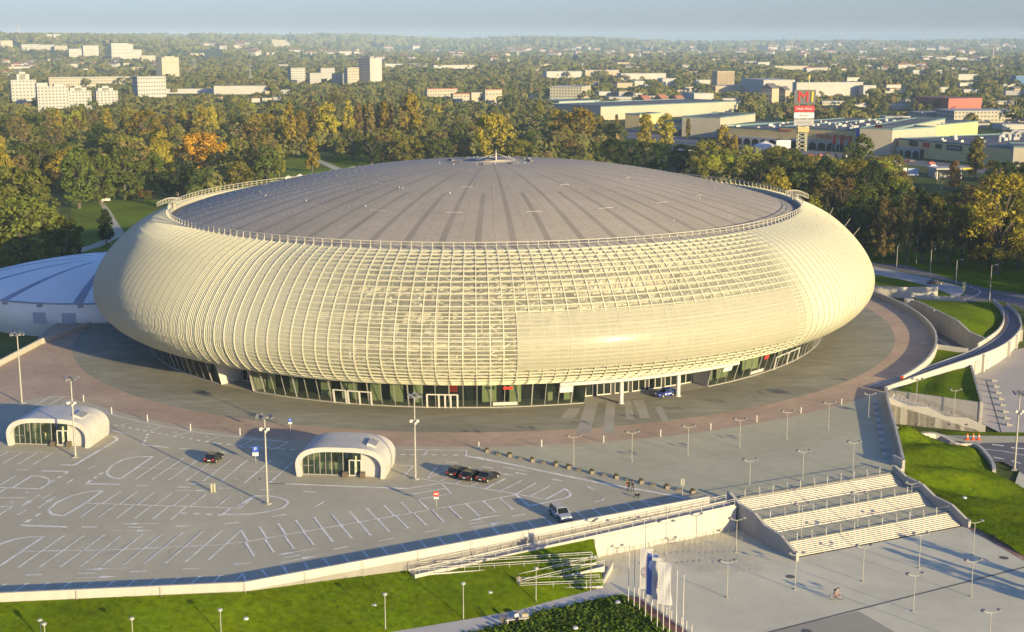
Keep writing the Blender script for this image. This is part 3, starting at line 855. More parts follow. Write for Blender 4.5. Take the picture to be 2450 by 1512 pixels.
halfcap('F', [(20, 890, 66, 975), (195, 858, 253, 938), (375, 825, 433, 908), (560, 792, 618, 875), (735, 760, 797, 842), (905, 728, 970, 808), (1080, 695, 1146, 775), (1245, 663, 1316, 747), (1410, 632, 1481, 715), (1575, 602, 1650, 680), (1740, 573, 1812, 652), (1900, 545, 1971, 625), (2060, 515, 2131, 592), (2215, 488, 2286, 560), (2370, 460, 2441, 535)])
halfcap('G', [(105, 487, 180, 563), (270, 457, 341, 533), (415, 430, 497, 505), (560, 400, 647, 473), (850, 348, 937, 423), (990, 322, 1082, 393), (1130, 298, 1228, 368), (1275, 272, 1368, 340), (1415, 247, 1508, 315)])
lines('G', [(1415, 247, 1580, 278), (50, 145, 225, 57), (175, 165, 360, 77), (310, 190, 490, 98), (440, 210, 615, 120), (25, 257, 140, 350), (175, 230, 290, 325)], .18)
ln('G', [(575, 238), (745, 145), (785, 180), (792, 205), (740, 230), (430, 297), (310, 195)], .28); ln('G', [(0, 137), (575, 238)], .16); ln('G', [(0, 257), (310, 195)], .16)
ln('G', [(-40, -132), (590, 0), (1000, 85), (1600, 190), (1800, 230)], .40)
lines('G', [(310, 5, 410, 22), (625, 65, 720, 80), (930, 122, 1000, 155), (690, 308, 750, 300), (270, 385, 395, 370), (-10, 402, 165, 380)], .24); ln('G', [(1000, 260), (1070, 245), (1085, 228)], .24); arrow('G', (-60, 495), (215, 435), 2.2)
arrow('C', (345, 1155), (150, 1122), 2.2); arrow('C', (75, 1160), (265, 1192), 2.2); lines('C', [(15, 1122, 90, 1135), (265, 1168, 340, 1182), (520, 1213, 600, 1228)], .24)
ln('B', [(1640, 1045), (2060, 1123)], .40); ln('B', [(1180, 1000), (1645, 1003), (1640, 1045)], .2); ln('B', [(1165, 1035), (1620, 1040)], .3, dash=(.8, .9))
lines('B', [(1335, 1040, 1365, 1005), (1160, 1115, 1260, 1115), (1185, 1195, 1260, 1120), (1360, 1205, 1430, 1130), (1370, 1205, 1510, 1140), (1460, 1228, 1560, 1165), (1570, 1248, 1660, 1195), (1680, 1265, 1790, 1205), (1785, 1280, 1925, 1210), (1890, 1300, 2045, 1222), (2005, 1325, 2145, 1240), (1300, 1210, 2005, 1320), (1500, 1090, 1580, 1095), (1760, 1122, 1835, 1135), (1220, 1075, 1300, 1078)], .17)
ln('B', [(0, 980), (410, 1000)], .34, dash=(.8, .9)); ln('B', [(0, 920), (380, 945)], .3, m=1)
lines('B', [(270, 990, 345, 945), (0, 975, 85, 930), (35, 1240, 225, 1080), (215, 1245, 385, 1090), (-30, 1135, 55, 1075)])
for x, y in ((215, 965), (290, 1100), (135, 1220)): wheelchair('B', x, y)
struct('parking_markings', mk, [m_line, m_lineb])
# slip marks of tyres
tm = MB()
for cx, cy, r, a0, a1 in ((770, 660, 3.4, .3, 2.6), (740, 645, 2.4, 3.4, 5.2), (900, 655, 2.6, 4.6, 6.6), (1610, 690, 1.8, 2, 3.8), (2010, 660, 2.0, 5, 6.6)):
    c = at('E', cx, cy, .02); k = 24
    tm.add([c + Vector((math.cos(a), math.sin(a), 0)) * q for q in (r, r + .14) for a in [a0 + (a1 - a0) * i / k for i in range(k + 1)]], [(i, i + 1, k + 2 + i, k + 1 + i) for i in range(k)])
struct('tyre_marks', tm, M('tyre_rubber_marks', (.355, .32, .25), var=.12, scale=1))
# ---- parapet walls
pw = MB(); pw.wall([W2, W1, WL], [GND, GND, GND], [1.1, 1.1, 1.1], -.35)
pw.v = [tuple(v) for v in pw.v]
pwo = tag(pw.build('parapet_wall', m_wallw), 'long white parapet wall along the edge of the car park above the grass', 'wall')
m_jt = M('wall_joint', (.25, .235, .20), var=.1)
for u_, a_, b_ in [(u / 9, W1, W2) for u in range(1, 9)] + [(.0, W1, W2)] + [(u / 7, W1, WL) for u in range(1, 7)]:
    p = a_ + (b_ - a_) * u_; n_ = Vector((b_.y - a_.y, -(b_.x - a_.x), 0)).normalized(); n_ = n_ if n_.y < 0 else -n_; p = p + n_ * .36
    MB().box(p.x, p.y, -2.4, .06, .03, 1.1, math.atan2(b_.y - a_.y, b_.x - a_.x)).build('joint', m_jt, pwo)
lw = MB(); lw.wall([LWd, LWc, LWb, LWa], GND, [1.2, 1.2, 1.2, 1.0], .4)
tag(lw.build('parapet_wall', m_wallw), 'white wall between the red paving and the small white hall', 'wall')
rwp = [ell(tR + (tL - tR) * k / 60, 30)[0] for k in range(0, 34)]
rw = MB(); rw.wall(rwp, GND, 1.25, -.45); 
rwo = tag(rw.build('ring_wall', m_wallw), 'curved white wall round the dark paving right of the arena', 'wall')
n0 = ell(tR, 30)[1]; p0 = rwp[0]; dd = (rwp[0] - rwp[1]).normalized()
ow = MB(); c = p0 + n0 * .22 + dd * .08; ow.box(c.x, c.y, .05, .55, .16, 1.2, math.atan2(n0.y, n0.x)); ow.build('warning_panel', M('orange_panel', (.75, .12, .02), var=.05), rwo)
kb = MB()
for o in (28.6, 28.1):
    tsk = [tR + (tL - tR) * k / 60 for k in range(0, 34)]
    kb.strip([ring_pt(t, o + .18, .06) for t in tsk], [ring_pt(t, o - .0, .06) for t in tsk]) if o > 28.3 else None
struct('kerb', kb, m_wallw)
ew = MB(); ew.wall([E1, E2, E3, Vector((*U(2118, 941, 0).xy, 0))], GND, [1.35, 1.35, 1.35, 1.2], -.4)
ewo = tag(ew.build('parapet_wall', m_wallw), 'straight white wall behind the row of bench blocks at the plaza edge', 'wall')
ec = MB(); a = Vector((E1.x, E1.y)); b = Vector((E0.x, E0.y)); ec.wall([b, a], -.5, 1.35, .4); ec.build('wall_return', m_wallw, ewo)
# ---- broad steps in three flights
FL = [((1750, 1201.8), (2138, 1132), (1782.8, 1233), (2160, 1160), 0), ((1810, 1256.5), (2201, 1178.5), (1841.6, 1288), (2231, 1208.6), -1.2), ((1870, 1311), (2265.5, 1225), (1885, 1348), (2298, 1259), -2.4)]
st = thing('steps', 'broad pale stone steps in three flights down to the lower plaza', 'steps', (U(2000, 1290, LOW)), 0)
prev = None
dirS = (S1 - S0).normalized(); dS = Vector((dirS.y, -dirS.x, 0))      # horizontal direction down the steps
SA = S0 + dirS * .4; SB = S1 - dirS * .1
sides = []
offs = [(0.0, 2.6), (6.3, 8.9), (12.6, 15.2)]
for k, (o0, o1) in enumerate(offs):
    z0 = -1.2 * k; mb = MB(); n = 8
    fl_ = []
    for i in range(n):
        a0 = o0 + (o1 - o0) * i / n; a1 = o0 + (o1 - o0) * (i + 1) / n; zz = z0 - .15 * (i + 1)
        A, B = SA + dS * a0, SB + dS * a0; C, D = SB + dS * a1, SA + dS * a1
        up = z0 - .15 * i
        mb.add([(A.x, A.y, zz), (B.x, B.y, zz), (B.x, B.y, up), (A.x, A.y, up)], [(0, 1, 2, 3)], 0)
        mb.add([(D.x, D.y, zz), (C.x, C.y, zz), (B.x, B.y, zz), (A.x, A.y, zz)], [(0, 1, 2, 3)], 1)
    mb.build('step_flight', [m_step, m_tread], st, True)
    if k < 2:
        A, B = SA + dS * o1, SB + dS * o1; o2 = offs[k + 1][0]; C, D = SB + dS * o2, SA + dS * o2; zz = z0 - 1.2
        MB().add([(D.x, D.y, zz), (C.x, C.y, zz), (B.x, B.y, zz), (A.x, A.y, zz)], [(0, 1, 2, 3)]).build('landing', m_conc, st, True)
    # railing along the top of each flight
    rl_ = MB(); A, B = SA + dS * (o0 - .25), SB + dS * (o0 - .25); L = (B - A).length
    zt = z0
    rl_.bar((A.x, A.y, zt + .95), (B.x, B.y, zt + .95), .05, m=1); rl_.bar((A.x, A.y, zt + .1), (B.x, B.y, zt + .1), .08, m=1)
    q = 13
    for i in range(q):
        p = A + (B - A) * i / (q - 1); rl_.bar((p.x, p.y, zt), (p.x, p.y, zt + 1.15), .09)
    rl_.build('hand_rail', [m_steel, m_gut], st, True)
    for i in range(1, 6):
        hr = MB(); p = SA + (SB - SA) * i / 6
        a = p + dS * o0; b = p + dS * o1
        hr.bar((a.x, a.y, z0 + .85), (b.x, b.y, z0 - .35), .04); hr.bar((a.x, a.y, z0), (a.x, a.y, z0 + .85), .04); hr.bar((b.x, b.y, z0 - 1.2), (b.x, b.y, z0 - .35), .04)
        hr.build('stair_rail', m_steel, st, True)
def stair_wall(base, sgn, label):
    zs = [(-.5, 1.1), (0, 1.1), (2.6, .2), (6.3, 0), (8.9, -1.0), (12.6, -1.2), (15.6, -2.4), (16.2, -2.4)]
    pts = [base + dS * o for o, z in zs]
    w = MB(); w.wall(pts, LOW - .5, [z for o, z in zs], .45 * sgn)
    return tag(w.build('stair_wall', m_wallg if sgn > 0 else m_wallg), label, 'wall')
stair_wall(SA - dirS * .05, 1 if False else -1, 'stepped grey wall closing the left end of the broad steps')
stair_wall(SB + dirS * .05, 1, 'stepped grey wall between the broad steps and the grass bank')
# ---- lower plaza and path
lp = MB()
lp.poly([Vector((p[0], p[1], LOW)) for p in (U(1400, 1300, LOW), W2 + Vector((2, .5, 0)), S0, S1, U(2420, 1180, LOW), U(2480, 1010, LOW), U(2330, 880, LOW), U(2900, 820, LOW), U(3000, 1200, LOW), U(3000, 1700, LOW), U(900, 1700, LOW), U(900, 1500, LOW))])
struct('lower_plaza', lp, m_plz)
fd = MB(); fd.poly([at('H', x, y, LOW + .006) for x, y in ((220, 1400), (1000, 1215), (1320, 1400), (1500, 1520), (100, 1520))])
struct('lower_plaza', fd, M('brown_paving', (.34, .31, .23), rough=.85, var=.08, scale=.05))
dc = MB(); 
for reg, a, b, w in (('H', (200, 1405), (2600, 795), .28), ('D', (1760, 500), (1870, 882), .25)):
    A, B = at(reg, *a, LOW + .014), at(reg, *b, LOW + .014); d = (B - A).normalized(); n = Vector((-d.y, d.x, 0)) * w / 2
    dc.add([A - n, B - n, B + n, A + n], [(0, 1, 2, 3)])
struct('drain_channel', dc, m_joint)
for x, y in ((408, 915), (2275, 750), (548, 1392)):
    o = MB().lathe([(.0, .02), (.55, .02), (.62, .0)], 16).build('manhole_cover', m_joint); o.location = at('H', x, y, LOW + .016)
    tag(o, {408: 'round dark manhole cover near the foot of the stepped grey wall', 2275: 'round dark manhole cover near the brick strip and grass bank', 548: 'dark manhole cover on the brown paving'}[x], 'manhole cover')
pa = MB(); pa.poly([U(x, y, LOW + .03) for x, y in ((880, 1530), (943, 1510.7), (1148, 1476.5), (1244, 1458), (1446, 1404), (1476, 1422), (1400, 1440), (1300, 1462), (1200, 1497), (1121, 1512), (1050, 1540))])
struct('path', pa, M('path_paving', (.50, .46, .39), rough=.85, var=.08, scale=.2))
lawn = MB(); lawn.poly([U(x, y, LOW + .05) for x, y in ((1121, 1513), (1200, 1497), (1300, 1462), (1400, 1440), (1476, 1423), (1503, 1427), (1586, 1498), (1640, 1545), (1000, 1560))])
struct('lawn', lawn, m_grass)
bs = MB(); bs.poly([at('G', x, y, LOW + .04) for x, y in ((1290, 1085), (1370, 1088), (1850, 1420), (1700, 1450))]); struct('brick_strip', bs, m_brick)
bs2 = MB(); bs2.poly([at('H', x, y, LOW + .03) for x, y in ((1940, 480), (1985, 478), (2480, 740), (2480, 790), (2390, 740))]); struct('brick_strip', bs2, M('red_gravel', (.36, .2, .14), var=.3, scale=1.2))
# grass bank below the parapet wall
def lerp(a, b, t): return a + (b - a) * t
upx = [(-120, 1447, 0), (0, 1441.5, -.05), (300, 1428, -.05), (585, 1414, -.1), (800, 1387, -.7), (979, 1362, -1.35), (1200, 1330, -1.0), (1398, 1292, -.85)]
R1o = None
up = []
for x, y, z in upx:
    q = onplan(WL, W1, x, 1430) if x <= 585 else onplan(W1, W2, x, 1300)
    nrm = Vector((W1.y - WL.y, -(W1.x - WL.x), 0)).normalized() if x <= 585 else Vector((W2.y - W1.y, -(W2.x - W1.x), 0)).normalized()
    if nrm.y > 0: nrm = -nrm
    o = .0 if x < 950 else (2.3 if x > 1000 else .0)
    up.append(Vector((q.x, q.y, z)) + nrm * o)
lo = []
L3, L2, L1 = U(1446, 1404, LOW), U(1244, 1460, LOW), U(943, 1511, LOW)
dl = (L1 - L2).normalized()
lo = [L1 + dl * 62, L1 + dl * 50, L1 + dl * 34, L1 + dl * 18, L1 + dl * 6, L1 + (L2 - L1) * .25, L2, L3]
gb = MB(); NU, NV = 70, 14
def sample(pl_, t):
    x = t * (len(pl_) - 1); i = min(int(x), len(pl_) - 2); return lerp(pl_[i], pl_[i + 1], x - i)
rng = random.Random(4)
for i in range(NU + 1):
    a, b = sample(up, i / NU), sample(lo, i / NU)
    for j in range(NV + 1):
        v = j / NV; p = lerp(a, b, v)
        if 0 < j < NV: p.z += .22 * math.sin(math.pi * v) + rng.uniform(-.05, .05)
        gb.v.append(tuple(p))
gb.f = [(i * (NV + 1) + j, i * (NV + 1) + j + 1, (i + 1) * (NV + 1) + j + 1, (i + 1) * (NV + 1) + j) for i in range(NU) for j in range(NV)]; gb.m = [0] * len(gb.f)
struct('grass_bank', gb, m_grass, smooth=True)
# lower front lawn continuing to the left of the path
ll = MB(); ll.poly([(L1 + dl * 62).xy.to_3d() + Vector((0, 0, LOW + .02)), (L1 + dl * -1).xy.to_3d() + Vector((0, 0, LOW + .02)), Vector((-10, 130, LOW + .02)), Vector((-120, 130, LOW + .02))])
struct('lawn', ll, m_grass)
# ---- accessible ramp beside the wall and its switchbacks
dW = (W2 - W1).normalized(); nW = Vector((dW.y, -dW.x, 0)); nW = nW if nW.y < 0 else -nW
def ramp(label, a, b, wdt, zc=None, rails=(1, 1)):
    """a, b: centre line ends (Vector with z)"""
    r = thing('ramp', label, 'ramp', (a + b) / 2, 0, 'switchback ramps by the parapet wall')
    d = (b - a); d2 = Vector((d.x, d.y, 0)).normalized(); n = Vector((-d2.y, d2.x, 0)) * wdt / 2
    mb = MB(); mb.prism([(a - n)[:2], (b - n)[:2], (b + n)[:2], (a + n)[:2]], [a.z - .55, b.z - .55, b.z - .55, a.z - .55], [a.z, b.z, b.z, a.z], 0, 1)
    mb.build('ramp_slab', [m_wallw, M('ramp_paving', (.40, .37, .32), var=.08)], r, True)
    for s, on in ((-1, rails[0]), (1, rails[1])):
        kerb = MB(); A = a + n * s * .98; B = b + n * s * .98
        kerb.bar(A + Vector((0, 0, .10)), B + Vector((0, 0, .10)), .14, .2); kerb.build('ramp_kerb', m_wallw, r, True)
        if not on: continue
        rl = MB(); L = (B - A).length; k = max(2, int(L / 1.9))
        for zz, w in ((1.0, .07), (.72, .05)): rl.bar(A + Vector((0, 0, zz)), B + Vector((0, 0, zz)), w)
        for i in range(k + 1):
            p = A + (B - A) * i / k; rl.bar(p, p + Vector((0, 0, 1.0)), .065)
        rl.build('railing', m_steel, r, True)
    return r
r1a = onplan(W1, W2, 975, 1320) + nW * 1.25; r1a.z = -1.3
r1b = Vector((S0.x, S0.y, 0)) - dW * .6; r1b = onplan(W1, W2, 1735, 1190) + nW * 1.25; r1b.z = -.02
ramp('long upper ramp with steel railings right under the parapet wall', r1a, r1b, 2.1)
ramp('second ramp with railings, falling from left to right below the longest one', at('F', 1560, 880, -1.45), at('G', 1000, 785, -2.15), 1.9)
ramp('third ramp with railings, running down left to the landing with a person', at('G', 1060, 815, -2.2), at('G', 340, 985, -2.9), 1.9)
ramp('lowest short ramp with railings leading to the path', at('G', 330, 1015, -2.95), at('G', 1060, 985, LOW + .1), 1.8)
lwl = MB()            # white wall that carries the upper ramp above the bicycle stands
q0 = onplan(W1, W2, 1398, 1292) + nW * 2.4; q1 = onplan(W1, W2, 1737, 1215) + nW * 2.4
lwl.wall([q0, q1], LOW - .3, [-.95, -.06], .25); tag(lwl.build('retaining_wall', m_wallw), 'white retaining wall carrying the upper ramp behind the bicycle stands', 'wall')
wing = MB(); A, B = at('G', 1150, 845, LOW), at('G', 1072, 972, LOW); wing.wall([A, B], LOW - .2, [LOW + 1.0, LOW + .5], .25)
tag(wing.build('wing_wall', m_wallw), 'short white wing wall at the lower end of the ramps', 'wall')
cw = MB(); A = q0; B = at('G', 1012, 738, LOW); cw.wall([B, A], LOW - .2, [LOW + 1.3, -.9], .25); tag(cw.build('wing_wall', m_wallw), 'sloping white wall closing the grass wedge under the upper ramp', 'wall')
# ================================================================ small hall on the left
SH = Vector((-102.6, 353.6, GND)); 
hall = thing('small_hall', 'small white domed hall with dark roof seams behind the left end of the arena', 'hall', SH)
m_hallw = M('hall_wall_panels', (.78, .74, .66), rough=.6, var=.06, scale=.1)
m_hallr = M('hall_roof', (.82, .78, .70), rough=.6, var=.05, scale=.08)
m_seam = M('roof_seam', (.30, .31, .34), rough=.7)
hz = 4.7 - GND
hp = [(35.5, 0), (36.9, 2.5), (37.6, 5.0), (37.6, 6.8), (37.2, hz)]
b = MB().lathe(hp, 96).build('wall', m_hallw, hall, smooth=True)
r = MB(); RA = 5.2
prof = [(37.0 * k / 14, hz + .05 + RA * (1 - (k / 14) ** 2)) for k in range(14, 0, -1)]
r.lathe(prof, 192)
for i in range(len(r.f)):
    if (i % 192) % 16 in (0, 1) and i // 192 < 11: r.m[i] = 1
r.poly([(37 / 14 * math.cos(a), 37 / 14 * math.sin(a), prof[-1][1]) for a in [2 * math.pi * i / 24 for i in range(24)]])
r.build('roof', [m_hallr, m_seam], hall, smooth=True)
e = MB(); e.lathe([(37.0, hz + .05), (37.5, hz + .05), (37.5, hz - .25), (37.1, hz - .25)], 96); e.build('roof_edge', m_seam, hall)
for a in [2 * math.pi * i / 24 + .05 for i in range(24)]:
    if math.sin(a) < .3:
        o = MB().box(0, 0, -.3, .6, 1.1, .35).build('roof_lamp', m_seam, hall); o.location = (37.7 * math.cos(a), 37.7 * math.sin(a), hz - .6); o.rotation_euler = (0, 0, a)
def hall_angle(x):
    return min((2 * math.pi * i / 720 for i in range(720) if math.sin(2 * math.pi * i / 720) < .2), key=lambda a: abs(proj((SH.x + 37.6 * math.cos(a), SH.y + 37.6 * math.sin(a), 3))[0] - x))
for x in (94, 163):
    a0, a1 = hall_angle(x - 16), hall_angle(x + 16); k = 5
    w = MB(); aa = [a0 + (a1 - a0) * i / k for i in range(k + 1)]
    w.strip([(37.68 * math.cos(a), 37.68 * math.sin(a), 3.7) for a in aa], [(37.7 * math.cos(a), 37.7 * math.sin(a), 6.3) for a in aa]); w.build('window', M('hall_window', (.36, .39, .42), rough=.3, var=.03), hall)
# ================================================================ kiosks
m_shell = M('kiosk_shell', (.46, .44, .385), rough=.55, var=.07, scale=.35, fine=1.5, fvar=.05, spots=.05)
m_kgl = glass_mat('kiosk_glass', (.02, .035, .03), .25)
def kiosk(fl, fr, label):
    fl, fr = Vector(fl), Vector(fr); d = (fr - fl); W = d.length; a = math.atan2(d.y, d.x); c = (fl + fr) / 2
    k = thing('kiosk', label, 'kiosk', (c.x, c.y, 0), a, 'white arched kiosks on the car park')
    hw = W / 2; D = 8.2; Hk = 4.75
    def arch(s, n=40):
        out = []
        for i in range(n + 1):
            t = math.pi * i / n; ct, st_ = math.cos(t), math.sin(t); e = 2 / 3.5
            x = math.copysign(abs(ct) ** e, ct) * (hw + .25 - s); z = abs(st_) ** e * (Hk - s)
            x *= .955 + .045 * min(1, z / 2.2)
            out.append((x, z))
        return out
    A, B = arch(0), arch(.72); n = len(A); m = MB()
    fcz = lambda z: -.35 - .10 * (z - 1)
    vs = [(x, 0, z) for x, z in A] + [(x, 0, z) for x, z in B] + [(x, D, z) for x, z in A] + [(x, D, z) for x, z in B]
    fs = []
    for i in range(n - 1):
        fs += [(i, n + i, n + i + 1, i + 1), (i, i + 1, 2 * n + i + 1, 2 * n + i), (n + i, 3 * n + i, 3 * n + i + 1, n + i + 1), (2 * n + i, 2 * n + i + 1, 3 * n + i + 1, 3 * n + i)]
    m.add(vs, fs)
    autosmooth(m.build('shell', m_shell, k), 40)
    sm = MB(); C = arch(-.02); 
    sm.strip([(x, D * .5 - .05, z) for x, z in C], [(x, D * .5 + .06, z) for x, z in C]); sm.build('shell_joint', M('joint', (.4, .39, .35)), k)
    def zin(x):
        z = max((z for xx, z in B if abs(xx - x) < .35), default=.5); return z - .05
    y = 1.1; x0, xd, xs, x1 = -hw + .75, 1.15, 2.95, hw - .85
    ph = MB(); nn = 14
    ph.add([(xs, y, 0), (x1, y, 0)] + [(x1 - (x1 - xs) * i / nn, y, zin(x1 - (x1 - xs) * i / nn)) for i in range(nn + 1)], [tuple(range(nn + 3))]); ph.build('front_panel', M('kiosk_panel', (.45, .42, .37), var=.05), k)
    gl_ = MB(); gl_.add([(x0, y + .02, .1), (xs, y + .02, .1)] + [(xs - (xs - x0) * i / nn, y + .02, zin(xs - (xs - x0) * i / nn)) for i in range(nn + 1)], [tuple(range(nn + 3))]); gl_.build('front_glass', m_kgl, k)
    fr_ = MB()
    for i in range(9):
        x = x0 + (xd - .05 - x0) * i / 8; fr_.bar((x, y - .03, .05), (x, y - .03, zin(x)), .10 if i % 2 else .07)
    fr_.bar((x0, y - .03, .1), (xs, y - .03, .1), .14); fr_.bar((x0, y - .03, zin(x0) * .55), (x0 + 1.6, y - .03, zin(x0) * .55), .05)
    fr_.build('front_frame', m_alu, k)
    dr = MB()
    for x in (xd, (xd + xs) / 2, xs): dr.bar((x, y - .06, .02), (x, y - .06, 2.5), .13)
    dr.bar((xd, y - .06, 2.5), (xs, y - .06, 2.5), .15); dr.bar((xd, y - .06, .1), (xs, y - .06, .1), .15)
    do = dr.build('door', m_white, k); hd = MB().bar(((xd + xs) / 2 + .15, y - .16, 1.0), ((xd + xs) / 2 + .15, y - .16, 1.5), .06); hd.build('handle', m_alu, do)
    MB().box((xd + xs) / 2, y + .05, 2.9, .5, .04, 3.2).build('notice', m_sgw, k)
    inn = MB(); inn.add([(x0, D - .6, 0), (x1, D - .6, 0)] + [(x1 - (x1 - x0) * i / 20, D - .6, zin(x1 - (x1 - x0) * i / 20)) for i in range(21)], [tuple(range(23))])
    inn.box(-2.5, 4.4, .0, 4.5, .7, 1.1); inn.box(2.2, 3.2, 0, .2, 4.4, 3.2)
    inn.build('counter', m_green, k)
    rv = MB(); q = 4.4; zz = zin(q) + .62; an = -.42
    bx = MB().box(0, 0, -.25, 1.5, 3.0, .35); o = bx.build('roof_vent', m_shell, k); o.location = (q, 3.4, zz + .05); o.rotation_euler = (0, .40, 0)
    gr = MB().box(0, 0, .36, 1.1, 2.6, .42).build('vent_grille', M('grille', (.20, .21, .22)), o)
    for x in (xd - .55, xs + .35):
        p = MB().prism([(x - .35, y - .9), (x + .35, y - .9), (x + .35, y - .2), (x - .35, y - .2)], 0, .85); 
        pb = MB(); pb.box(0, 0, 0, .72, .72, .8); pb.box(0, 0, .8, .6, .6, .86, 0, 1)
        po = pb.build('bin', [m_dkwood, m_gut]); po.location = k.matrix_basis @ Vector((x, y - .6, 0)); po.rotation_euler = (0, 0, a)
        tag(po, 'dark box bin %s the door of the %s kiosk' % ('left of' if x < xd else 'right of', 'farther left' if 'left' in label else 'middle'), 'bin', 'box bins by the kiosk doors')
    return k
m_dkwood = M('dark_wood', (.12, .095, .06), rough=.8)
kiosk(U(18, 1066), U(214, 1072.4), 'white arched kiosk with a glass front, left one near the frame edge')
kiosk(U(709, 1140), U(921.5, 1146.5), 'white arched kiosk with a glass front, the one in the middle of the car park')
# ================================================================ lamps
m_pole = M('pole_paint', (.36, .345, .29), rough=.45, var=.04, metal=.2)
m_head = M('lamp_head', (.16, .16, .16), rough=.4, var=.04)
m_lens = M('lamp_lens', (.48, .48, .45), rough=.2, var=0, fvar=0)
def tall_pole():
    t = thing('floodlight_pole', 'x', 'floodlight pole', group='tall floodlight poles on the car park')
    p = MB(); p.tube([(0, 0, 0), (0, 0, 6.4), (0, 0, 12.8)], [.17, .14, .09], 10); p.lathe([(.0, .001), (.6, .001), (.6, .12), (.3, .2)], 4); p.build('pole', m_pole, t)
    c = MB(); c.bar((-1.0, 0, 12.75), (1.0, 0, 12.75), .12); c.bar((0, -.7, 12.65), (0, .7, 12.65), .12); c.build('crossbar', m_pole, t)
    for x, y, a in ((-1.05, -.1, .5), (1.05, -.1, -.5), (0, -.75, 0), (-.5, .6, .3), (.5, .6, -.3)):
        h = MB(); h.box(0, 0, -.1, .42, .85, .12); ho = h.build('floodlight', m_head, t); ho.location = (x, y, 12.95); ho.rotation_euler = (.35, a, 0)
        l = MB().box(0, 0, -.13, .36, .75, -.105); l.build('lens', m_lens, ho)
    return t
tp = tall_pole(); us = []
for (reg, x, y, lab, rz) in (('A', 160, 665, 'tall floodlight pole beside the far left kiosk, nearest the white wall', .3), ('A', 550, 1055, 'tall floodlight pole standing before the left kiosk front', .9), ('A', 1945, 1395, 'tall floodlight pole on the rounded island in the middle of the car park', .1), ('B', 1275, 1215, 'tall floodlight pole right of the middle kiosk', 1.6)):
    place(tp, us, at(reg, x, y), rz, lab)
t2 = place(tp, us, at('D', 1965, 1150, LOW), .4, 'tall floodlight pole on the lower grass beside the asphalt road', None)
for reg, x, y, h, w in (('A', 550, 1055, 9.0, 'left kiosk'), ('A', 1945, 1395, 11.2, 'rounded island'), ('B', 1275, 1215, 9.2, 'middle kiosk'), ('D', 1965, 1150, 10.0, 'asphalt road')):
    p = at(reg, x, y, 0 if reg != 'D' else LOW)
    m = MB(); m.bar((-.45, 0, 0), (.45, 0, 0), .09)
    for q in (-.5, .5): m.box(q, -.18, -.2, .38, .55, .22)
    m.sphere((.15, -.35, -.35), .22, 8, 5)
    o = m.build('spotlight_cluster', m_white); o.location = p + Vector((0, -.12, h)); tag(o, 'white spotlight cluster clamped partway up the floodlight pole by the ' + w, 'spotlights', 'spotlights on the floodlight poles')
def lamp2():
    t = thing('plaza_lamp', 'x', 'lamp', group='two-headed lamps on the upper plaza')
    p = MB(); p.tube([(0, 0, 0), (0, 0, 4.6)], [.06, .045], 8); p.lathe([(.24, 0), (.24, .05), (.1, .08)], 10); p.build('pole', m_pole, t)
    a = MB(); a.tube([(-.95, 0, 4.85), (-.5, 0, 4.62), (0, 0, 4.55), (.5, 0, 4.62), (.95, 0, 4.85)], .045, 6); a.build('arm', m_pole, t)
    for s in (-1, 1):
        h = MB(); h.lathe([(.02, .14), (.22, .12), (.34, .0), (.30, -.05)], 12); ho = h.build('lamp_head', m_head, t, smooth=True); ho.location = (.95 * s, 0, 4.9); ho.rotation_euler = (0, .22 * s, 0)
        l = MB(); l.sphere((0, 0, -.06), .19, 10, 6, 0, .55); l.build('lens', m_lens, ho, smooth=True)
    return t
l2 = lamp2(); us = []
orow = ['leftmost', 'second from the left', 'third from the left', 'fourth from the left', 'fifth from the left', 'sixth from the left', 'last, beside the bench blocks,']
for i, (reg, x, y) in enumerate((('C', 680, 1118), ('C', 1103, 1085), ('C', 1510, 1040), ('C', 1886, 985), ('D', 310, 925), ('D', 612, 857), ('D', 903, 787))):
    place(l2, us, at(reg, x, y), .1, 'two-headed plaza lamp, %s in the row nearer the arena' % orow[i])
for i, (reg, x, y) in enumerate((('C', 1957, 1303), ('D', 425, 1232), ('D', 790, 1163))):
    place(l2, us, at(reg, x, y), .1, 'two-headed plaza lamp, %s in the row along the top of the steps' % ('left', 'middle', 'right')[i])
for i, (x, y) in enumerate(((500, 570), (990, 465), (1455, 370))):
    place(l2, us, at('H', x, y, -2.4), .1, 'two-headed lamp on the lower landing of the steps, %s' % ('nearest the left wall', 'in the middle', 'nearest the right wall')[i], 'two-headed lamps on the steps')
LQ = [('H', 445, 1025, 'in front of the foot of the left stepped wall'), ('H', 1037, 957, 'before the middle of the lowest flight'), ('H', 1530, 840, 'before the right part of the lowest flight'), ('H', 2003, 725, 'beside the red gravel strip and grass bank'), ('H', 1480, 1217, 'touching the dark drain line, left one'), ('H', 1985, 1088, 'right of the cyclist, close to the drain line'), ('H', 2140, 1560, 'at the bottom edge, only its top showing'), ('G', 1055, 725, 'at the lower end of the grass wedge'), ('G', 1625, 730, 'among the bicycle stands before the white wall'), ('G', 2240, 700, 'beside the left stepped wall and the bicycle stands'), ('G', 2160, 1095, 'right of the flagpoles on the open paving')]
for reg, x, y, lab in LQ:
    place(l2, us, at(reg, x, y, LOW), .1, 'two-headed lamp on the lower plaza, ' + lab, 'two-headed lamps on the lower plaza')
for x, y, z, lab in ((1250, 670, -1.5, 'upper'), (1525, 750, -2.5, 'lower')):
    o = place(l2, us, at('D', x, y, z), .1, 'three-headed lamp on the sunken stair, the %s one' % lab, 'lamps on the sunken stair')
    h = o.children[2].copy(); COL.objects.link(h); h.location = (0, -.1, 4.75)
    h.parent = o
